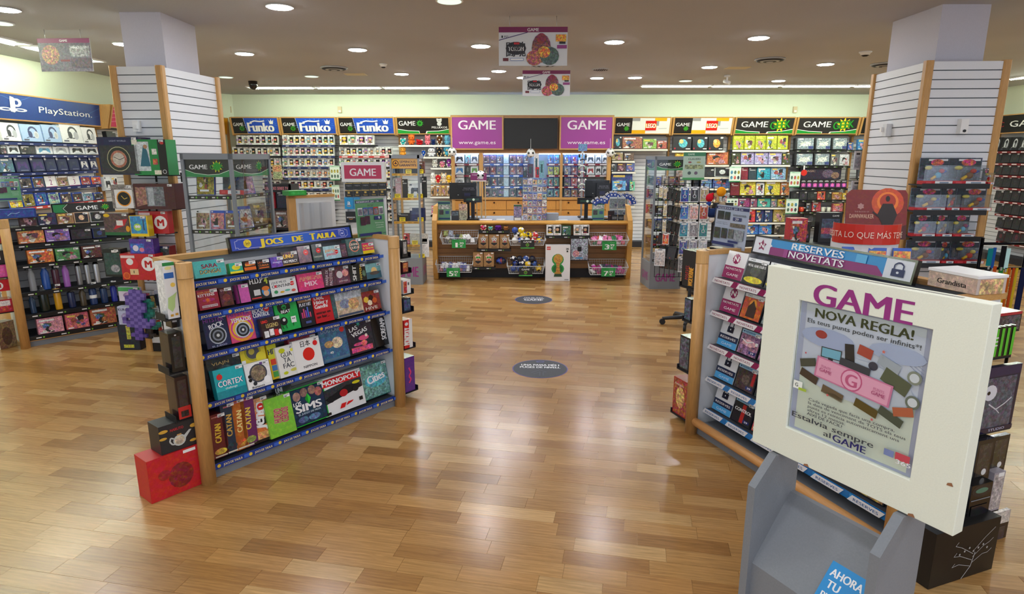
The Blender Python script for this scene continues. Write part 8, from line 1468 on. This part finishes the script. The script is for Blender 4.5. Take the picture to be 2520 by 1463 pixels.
tag(MB().box(0, 0, 0, a1 - a0, .004, b1 - b0, 'a8c0b0').art(a1 - a0, b1 - b0, [('r', 0, .86, 1, 1, '3a7a58'), T('GAME', .35, .93, .06, 'd0e0d4', .3), T('CLAUERS', .5, .76, .08, '4a5a50', .56, .01), ('r', .08, .4, .92, .55, C('8a9a70', .9)), ('e', .3, .25, .08, .06, '4a5a58'), ('e', .6, .25, .08, .06, '6a5a70'), ('e', .3, .64, .08, .03, '8a4a50'), ('e', .7, .64, .1, .03, 'a0a060'), ('r', 0, 0, 1, .08, '4a9a5a')], (0, 0, 0)).build('rack_poster', None, KR.M(a0, .02, b0)), 'green-white key ring poster standing above the wire rack', 'poster')
MB().tube(((a0 + a1) / 2 - u0, .0, zt - .1), ((a0 + a1) / 2 - u0, 0, b1 - .02), .012, 'k', 'metal').build('poster_pole', tk)
for i, (x, y, r, c, lb) in enumerate(((1745, 487, .062, 'c82030', 'red round plush charm with ears on the wire rack end'), (1775, 472, .068, 'e89a20', 'orange starred ball charm beside the red plush charm'), (1752, 525, .07, '20305a', 'navy plush charm below the red one'), (1777, 505, .05, 'a89880', 'beige ghostly charm under the orange ball'))):
    p = ony(x, y, YK - .1); b = MB().ball((0, 0, 0), (r, r * .8, r), c, 'plush', 12, 8)
    if i != 1: b.ball((-r * .7, 0, r * .8), r * .35, c, 'plush', 8, 5).ball((r * .7, 0, r * .8), r * .35, c, 'plush', 8, 5).ball((0, 0, -r * 1.2), (r * .6, r * .5, r * .7), 'e0d8d0' if i else '3050a0', 'plush', 8, 6)
    o = tag(b.build('plush_charm', None, Matrix.Translation(p)), lb, 'plush toy'); MB().tube((0, 0, r), (0, .02, r + .12), .003, 'k', 'metal', 5).build('charm_cord', o)
# second small figures rack, goods between wire rack and poster stand
K2 = Fr((0, 9.2), (1, 0)); u0, u1, zb, zt = K2.rect(1752, 500, 1800, 640, 0); t2 = thing('wire_rack', 'second dark rack with small packs behind the pale reservation poster', 'display rack', K2.M(u0, 0, 0))
MB().box(0, .0, 0, u1 - u0, .03, zt, '1c1d22', 'paint').build('rack_panel', t2)
for j in range(3): MB().box(0, -.14, zb + j * .26 - .012, u1 - u0, 0, zb + j * .26, 'k', 'paint').build('rack_shelf', t2)
for j in range(3):
    for i in range(2): put(K2, 'dark', u0 + .1 + i * .13, zb + j * .26, .11, .2, ('3a3c44', '502830', '303a50')[(i + j) % 3], .1, 'dark pack, %s across in %s row of the rack behind the pale poster' % (ORD[i], ORD[j]), None)
# ---------------------------------------------------------------- cardboard promo stand
YD = 5.0; DS = Fr((0, YD), (.98, -.2)); pd0 = DS.at(2060, 560, 0); dwf = DS
u0, _ = DS.at(2062, 600, 0); u1, _ = DS.at(2232, 600, 0); td = thing('promo_stand', 'white cardboard promo stand with red band and dark warrior card', 'display stand', DS.M(u0, 0, 0)); Wd = u1 - u0
zA = DS.at(2140, 635, 0)[1]; zB1 = DS.at(2140, 598, .05)[1]; zB2 = DS.at(2140, 555, .05)[1]; zC = DS.at(2180, 461, -.1)[1]
arc = [(Wd / 2 + (Wd / 2) * math.sin(R(a)), .16 - .16 * math.cos(R(a)) * 1.0) for a in range(-112, 81, 16)]
b = MB()
for (xa, ya), (xb, yb_) in zip(arc, arc[1:]): b.box(0, 0, 0, 0, 0, 0) if False else b.poly([(xa, ya, 0), (xb, yb_, 0), (xb, yb_, zB1), (xa, ya, zB1)], 'e6e8ee').poly([(xb, yb_ + .005, 0), (xa, ya + .005, 0), (xa, ya + .005, zB1), (xb, yb_ + .005, zB1)], 'e6e8ee')
b.build('stand_body', td)
b = MB(); k_ = 0
for (xa, ya), (xb, yb_) in zip(arc, arc[1:]): b.poly([(xa, ya - .012, zB1 - .02), (xb, yb_ - .012, zB1 - .02), (xb, yb_ - .012, zB2), (xa, ya - .012, zB2)], 'cc2a1c').poly([(xb, yb_ - .008, zB1 - .02), (xa, ya - .008, zB1 - .02), (xa, ya - .008, zB2), (xb, yb_ - .008, zB2)], 'f0f0f0')
vs, fs, tx0, tx1, ty0, ty1 = text2d('NECESITA LO QUE M\u00c1S TEME')
hb = (zB2 - zB1) * .36; sc_ = hb / .72; Lt = (tx1 - tx0); b0 = len(b.v)
for x, y in vs:
    a = R(-112 + 178 * (x - tx0) / Lt); b.v.append((Wd / 2 + (Wd / 2 + .014) * math.sin(a), .16 - .174 * math.cos(a) - .002, zB1 + (zB2 - zB1) * .3 + y * sc_ - .01))
for q in fs: b.face(tuple(b0 + i for i in q), 'f4d8c8', 'print')
b.build('red_band', td)
Hc_ = zC - (zB1 + .02); Wc_ = Wd * .92
DW_ = [('p', [(0, 0), (1, 0), (1, .92), (.96, 1), (.08, 1), (0, .92)], C('7a1410', .1)), ('c', .68, .74, .3, C('c8481c', .1)), ('c', .68, .76, .2, 'e87a2a'), ('c', .68, .77, .15, 'a8301a'), ('p', [(0, 0), (1, 0), (1, .3), (.8, .2), (.5, .26), (.2, .18), (0, .3)], '4a0e0e'), ('e', .68, .82, .035, .06, '1a0c0a'), ('p', [(.6, .72), (.76, .72), (.84, .5), (.78, .3), (.82, .05), (.5, .05), (.6, .3), (.52, .5)], '1e0e0c'), ('l', [(.44, .55), (.6, .4), (.86, .06)], .03, '1e0e0c'),
       ('s', .24, .66, .07, 6, .7, 'b0807a'), T('DAWNWALKER', .26, .46, .09, 'd8a890', .4, .01), T('THE BLOOD OF', .26, .55, .03, 'b08078', .24)]
MB().prism([(0, 0), (Wc_, 0), (Wc_, Hc_ * .92), (Wc_ * .96, Hc_), (Wc_ * .08, Hc_), (0, Hc_ * .92)], 0, .012, '6a1410', 'print', 'y').art(Wc_, Hc_, DW_, (0, 0, 0)).build('back_card', td, Matrix.Translation((Wd * .22, .2, zB1)) @ Matrix.Rotation(R(-12), 4, 'X'))
MB().box(0, .16, 0, Wd, .18, zB1, 'e0e2e8').box(Wd * .05, .02, zB1 - .16, Wd * .95, .16, zB1 - .155, 'f0f0f2').build('stand_back', td)
for i in range(3): tag(MB().box(-.06, 0, 0, .06, .014, .16, '2a50b0', 'gloss').art(.12, .16, [('r', 0, .87, 1, 1, '2a5ac0'), ('r', .03, .02, .97, .86, C('e08a2a', .6))], (-.06, 0, 0), m='gloss').build('game_case', None, DS.M(u0 + .1 + i * .17, .02 - abs(i - 1) * .02, zB1 - .2, R(8))), 'blue-banded orange game case, %s one under the red promo band' % ORD[i], 'video game')
ua, za = DS.at(2062, 560, -.4); tag(MB().box(0, 0, 0, .22, .1, .3, '17161a').art(.22, .3, [('r', .1, .15, .9, .8, C('40506a', .6)), ('r', .1, .3, .9, .5, C('b04050', .5)), T('GAME', .7, .9, .06, 'f0f0f0', .3)], (0, 0, 0)).build('gadget_box', None, Fr((0, 6.2), (1, 0)).M(Fr((0, 6.2), (1, 0)).at(2016, 560, 0)[0], 0, Fr((0, 6.2), (1, 0)).at(2016, 598, 0)[1])), 'black gadget box with blue-red picture behind the promo stand', 'box')
K3 = Fr((0, 6.2), (1, 0)); a0, a1, b0, b1 = K3.rect(2010, 598, 2062, 612, 0); t3 = thing('low_table', 'dark low display table behind the release sign', 'table', K3.M(a0 - .35, 0, 0)); MB().box(0, -.05, b1 - .06, .75, .3, b1 - .0, '202228', 'paint').build('table_top', t3)
for x in (.02, .7): MB().box(x, 0, 0, x + .03, .25, b1 - .06, 'k', 'paint').build('leg', t3)
put(K3, 'box', a0 - .19, b1, .17, .24, 'c02830', -.02, 'tall red toy box with cartoon panel on the low table', seed=2, t=.12); put(K3, 'box', a0 - .08, b1, .1, .2, '3a3020', -.1, 'small dark food-print box beside the tall red toy box', seed=4)
# hanging transparent pouches beside the promo stand
K4 = Fr((0, 6.9), (1, 0))
for i, (x0, x1, y0, y1) in enumerate(((2103, 2118, 372, 418), (2119, 2130, 372, 416), (2096, 2120, 445, 485), (2096, 2116, 500, 540))):
    a0, a1, b0, b1 = K4.rect(x0, y0, x1, y1, 0); o = tag(MB().box(0, 0, 0, a1 - a0, .02, b1 - b0, 'b8bcc8', 'gloss').art(a1 - a0, b1 - b0, [('r', .1, .1, .9, .7, C('8a90a0', .5)), ('r', .2, .8, .8, .9, '30343c')], (0, 0, 0)).build('blister_pack', None, K4.M(a0, 0, b0)), 'pale grey blister pack, %s one hung beside the second column' % ORD[i], 'pack'); MB().tube(((a1 - a0) / 2, .02, b1 - b0 - .01), ((a1 - a0) / 2, .5, b1 - b0 - .01), .004, 'k', 'metal', 5).build('hook', o)
# ---------------------------------------------------------------- figure packs on the second column
col2 = bpy.data.objects['slatwall_column.001']; OC = .22
def add_tray(fr, x0, x1, y, off):
    a0 = fr.at(x0, y, off)[0]; a1 = fr.at(x1, y, off)[0]; z = fr.at((x0 + x1) / 2, y, off)[1]
    M_ = col2.matrix_basis.inverted() @ fr.M(0, 0, z); s = MB().box(a0, -off, -.01, a1, -.002, 0, 'k', 'paint').box(a0, -off - .004, -.035, a1, -off, .01, 'k', 'print').build('tray', col2, M_)
    return z
for j, (yb, its) in enumerate(((455, [(2275, 2350, 389, 'c83030'), (2347, 2432, 389, 'c83030'), (2434, 2450, 415, 'd8dce0')]), (520, [(2253, 2331, 464, 'd8c040'), (2332, 2366, 464, '9a5a40'), (2367, 2444, 464, 'c83030')]), (585, [(2251, 2305, 530, '9a3070'), (2306, 2347, 530, 'a09050'), (2348, 2402, 530, '9a3070')]), (651, [(2241, 2318, 594, 'c83030'), (2319, 2351, 596, '8a7068'), (2352, 2427, 594, 'd8c860')]))):
    z = add_tray(FRf, its[0][0] - 6, 2436 - j * 8, yb, OC)
    for i, (x0, x1, yt, c) in enumerate(its):
        a0 = FRf.at(x0, (yt + yb) / 2, OC - .03)[0]; a1 = FRf.at(x1, (yt + yb) / 2, OC - .03)[0]; h_ = FRf.at(x0, yt, OC - .05)[1] - z
        o = put(FRf, 'bubble', (a0 + a1) / 2, z, a1 - a0 - .004, h_, c, OC - .03, 'carded figure pack, %s across on the %s tray of the second column' % (ORD[i], ORD[j]), 'figure packs on the second column', seed=i + j, t=.1)
        MB().box(-(a1 - a0) / 2 + .004, .002, h_ * .13, (a1 - a0) / 2 - .004, .004, h_ * .72, 'w', 'film').box((a1 - a0) / 2 - .006, .002, h_ * .13, (a1 - a0) / 2 - .004, .09, h_ * .72, 'w', 'film').build('clear_bubble', o)
# ---------------------------------------------------------------- side wall beyond the second column
RW = Fr((XR, 14.2), (0, -1)); CUR[0] = None
Sk = lambda: [('r', 0, 0, 1, 1, '17171a'), T('PC', .12, .5, .3, 'c03038', .12, .01), T('GAMING', .55, .5, .36, 'f0f0f0', .6, .02)]
uR0 = RW.at(2436, 330, .3)[0]
t = bay(RW, uR0 - .1, uR0 + 2.0, 'wall bay with black header sign, full of dark headset and mouse boxes', Sk(), 2.4, 2.75, (.28, .3), .3)
for j, (yb, yt, st_, cc, sp) in enumerate(((372, 344, 'headk', '1c1c22', 'red2'), (402, 382, 'dark', '26262c', 'red2'), (432, 412, 'dark', '3a2028', 'red2'), (463, 440, 'dark', '2c2c30', 'red2'), (497, 474, 'dark', '30282c', 'red2'), (530, 506, 'dark', '26282c', 'red2'), (566, 540, 'dark', '242428', 'red2'), (600, 574, 'dark', '5a2028', 'red2'))):
    row(t, RW, .3, 'under black side sign', j, yb, fill(2442 + j * 1.5, 2530, 4, yt - 4, st_, [cc, '202226']), sp, 'from column')
CUR[0] = None
# lanyards on a floor rack
YL = 5.4; LR2 = Fr((0, YL), (1, 0)); u0, u1, zb, zt = LR2.rect(2412, 600, 2530, 640, 0)
tl = thing('lanyard_rack', 'black floor rack hung with coloured lanyards beside the second column', 'display rack', LR2.M(u0, 0, 0)); MB().tube((0, 0, zt), (u1 - u0 + .2, 0, zt), .012, 'k', 'metal').tube((0, 0, zt - .22), (u1 - u0 + .2, 0, zt - .22), .012, 'k', 'metal').build('rack_bar', tl)
for x in (.02, u1 - u0): MB().tube((x, .02, 0), (x, .02, zt + .05), .014, 'k', 'metal').build('rack_pole', tl)
for i, (x, w_, y0, y1, c) in enumerate(((2430, 12, 612, 655, '1a7a80'), (2442, 7, 610, 660, '24509a'), (2462, 12, 606, 658, '18181c'), (2474, 10, 612, 662, 'b8e0e0'), (2418, 14, 660, 738, '202024'), (2436, 9, 656, 756, 'b04a1c'), (2452, 10, 660, 750, '2a7a3a'), (2464, 8, 660, 768, 'c09a20'), (2473, 6, 660, 770, 'b85a1c'), (2483, 6, 660, 772, 'a84018'), (2492, 6, 660, 760, 'c0a42a'), (2504, 14, 660, 770, '1c2040'))):
    a0, a1, b0, b1 = LR2.rect(x, y0, x + w_, y1, .03); w2 = a1 - a0
    tag(MB().prism([(0, 0), (w2 * .35, -.0), (w2, 0), (w2 * .9, .006), (0, .006)], 0, b1 - b0, C(c, .25), 'plush', 'z').box(w2 * .3, -.006, -.03, w2 * .7, .0, 0, 'lg', 'metal').build('lanyard', None, LR2.M(a0, .03, b0)), '%s lanyard, %s along the %s bar of the floor rack' % (cname(c), ORD[i if i < 4 else i - 4], 'upper' if i < 4 else 'lower'), 'lanyard', 'lanyards on the rack')
# ---------------------------------------------------------------- goods on the near end of the release unit
EN = Fr(GR.P(LR, .02, 0)[:2], (.938, .345))
def en(x0, x1, y0, y1, t_, col, pr, lb, off=.16, name='gift_box', side=None, top=None, mat='gloss', floor_=False, tray=True, cat='box'):
    u0, u1, zb, zt = EN.rect(x0, y0, x1, y1, off)
    if floor_: zb = .002
    w_, h_ = u1 - u0, zt - zb
    if off > 0: t_ = max(.02, min(t_, off - .035))
    b = MB().box(0, 0, 0, w_, t_, h_, col, mat).art(w_, h_, pr, (0, 0, 0), m=mat).art(w_, t_, top or [], (0, 0, h_), (1, 0, 0), (0, 1, 0), m=mat).art(t_, h_, side or [], (w_, 0, 0), (0, 1, 0), m=mat)
    if tray: MB().box(0, .0, -.008, w_, t_ + .02, -.001, 'k', 'paint').build('end_tray', rg, rp[1] @ EN.M(u0, off, zb))
    return tag(b.build(name, None, EN.M(u0, off, zb)), lb, cat)
en(2452, 2512, 770, 815, .2, '302024', [('r', 0, .85, 1, 1, 'b02838'), ('r', .05, .05, .95, .82, C('504850', .7))], 'black box with red rim, highest on the near end of the release unit', -.1)
en(2430, 2494, 806, 880, .12, '1c2418', [('r', 0, 0, 1, 1, '1a1e16')] + [('r', .08 + .2 * i, .05, .18 + .2 * i, .95, '5ac030') for i in range(5)] + [T('E', .3, .55, .3, 'f0f0f0', None, .03)], 'green and black striped box on the near end of the release unit', .02, top=[('r', .08 + .2 * i, 0, .18 + .2 * i, 1, '6ad038') for i in range(5)])
en(2405, 2500, 905, 1060, .14, '1c1838', [('r', 0, .86, 1, 1, C('241c48', .1)), ('r', .04, .05, .92, .84, C('4a4c60', .6)), ('e', .3, .62, .16, .12, 'd8d8e0'), ('e', .26, .62, .04, .03, 'k'), ('l', [(.3, .45), (.5, .35), (.7, .42), (.86, .5)], .02, 'c8c8d0'), ('l', [(.5, .35), (.6, .28)], .015, 'c8c8d0'), ('r', 0, 0, 1, .07, '1c1638'), T('STUDIO', .6, .035, .04, 'c0c0d8', .4)], 'large navy window box with a skeletal plush face', .06, side=[('r', .1, .1, .9, .8, C('6a6a80', .5))])
en(2402, 2440, 1085, 1180, .12, '1a1a1c', [('r', .1, .1, .9, .9, C('3a342c', .4)), ('c', .6, .2, .08, 'd8d8d8')], 'slim black box with ornate panel below the navy window box', .1); en(2441, 2478, 1075, 1160, .12, '1a1a1c', [('r', .1, .1, .9, .9, C('3a342c', .4)), ('c', .6, .2, .08, 'd8d8d8')], 'second slim black ornate box, further from the white stand', .06)
en(2440, 2466, 1165, 1255, .08, 'a09aa4', [('r', .05, .05, .95, .95, C('b0a8a8', .5)), ('r', .4, .88, .9, .98, 'f0f0f0')], 'clear boxed crystal ornament between the black boxes', .1, mat='gloss')
en(2383, 2432, 1195, 1315, .06, '101014', [('e', .5, .88, .46, .12, '1c2028'), ('e', .5, .88, .3, .05, '4a7a68'), ('r', .05, .7, .95, .72, '7a8088'), ('e', .6, .32, .16, .08, 'e04890'), ('p', [(.4, 0), (.95, 0), (.9, .14), (.5, .08)], '30a8a0'), ('r', .1, .2, .9, .6, C('16161a', .2))], 'black pouch with pink dot and teal corner hung behind the white frame', .15, tray=False)
en(2446, 2480, 1262, 1330, .12, '242022', [('r', 0, .6, 1, 1, C('c8c0b8', .4)), ('r', .2, .05, .8, .5, C('3a3436', .4)), T('E', .2, .48, .14, 'e0e0e0')], 'tall dark box with pale patterned lid beside the big floor box', .05, top=[('r', 0, 0, 1, 1, C('d0c8c0', .5))])
tree = [('l', [(.5, .0), (.62, .2), (.66, .45)], .012, 'c8c8c8')] + [('l', [(.62, .2 + .06 * i), (.62 + (.16 if i % 2 else -.2), .3 + .08 * i), (.62 + (.24 if i % 2 else -.3), .28 + .1 * i), (.62 + (.3 if i % 2 else -.26), .34 + .1 * i)], .008, 'b8b8b8') for i in range(6)] + [('c', .4 + .07 * i, .5 + .04 * (i % 3), .02, 'a0a0a0') for i in range(7)]
en(2292, 2440, 1300, 1500, .26, '0e0e10', [('r', 0, 0, 1, 1, C('101012', .03)), *tree], 'big black box with white scribbled tree on the floor by the white stand', .2, floor_=True, tray=False, mat='print', side=[('r', 0, 0, 1, 1, C('2a2a2c', .4))], top=[('l', [(.5, .4), (.7, .6), (.8, .5), (.9, .8)], .03, 'b0b0b0')])
# wheeled stand behind the release unit post
p = onz(1692, 800); tw = thing('rolling_stand', 'black rolling pole stand with castors behind the release unit', 'stand', Matrix.Translation(p))
MB().tube((0, 0, .06), (0, 0, .62), .022, 'k', 'paint', 10).build('pole', tw)
for i, a in enumerate((176, 248, 320, 32, 104)):
    d_ = Vector((math.cos(R(a)), math.sin(R(a)), 0)); q = MB().tube(tuple(d_ * .02 + Vector((0, 0, .1))), tuple(d_ * .3 + Vector((0, 0, .075))), .028, '26282c', 'paint', 8, .02).build('stand_leg', tw)
    e = d_ * .3; MB().tube((e.x - .015 * d_.y, e.y + .015 * d_.x, .036), (e.x + .015 * d_.y, e.y - .015 * d_.x, .036), .035, '1c1c1e', 'paint', 12).build('caster_wheel', q)
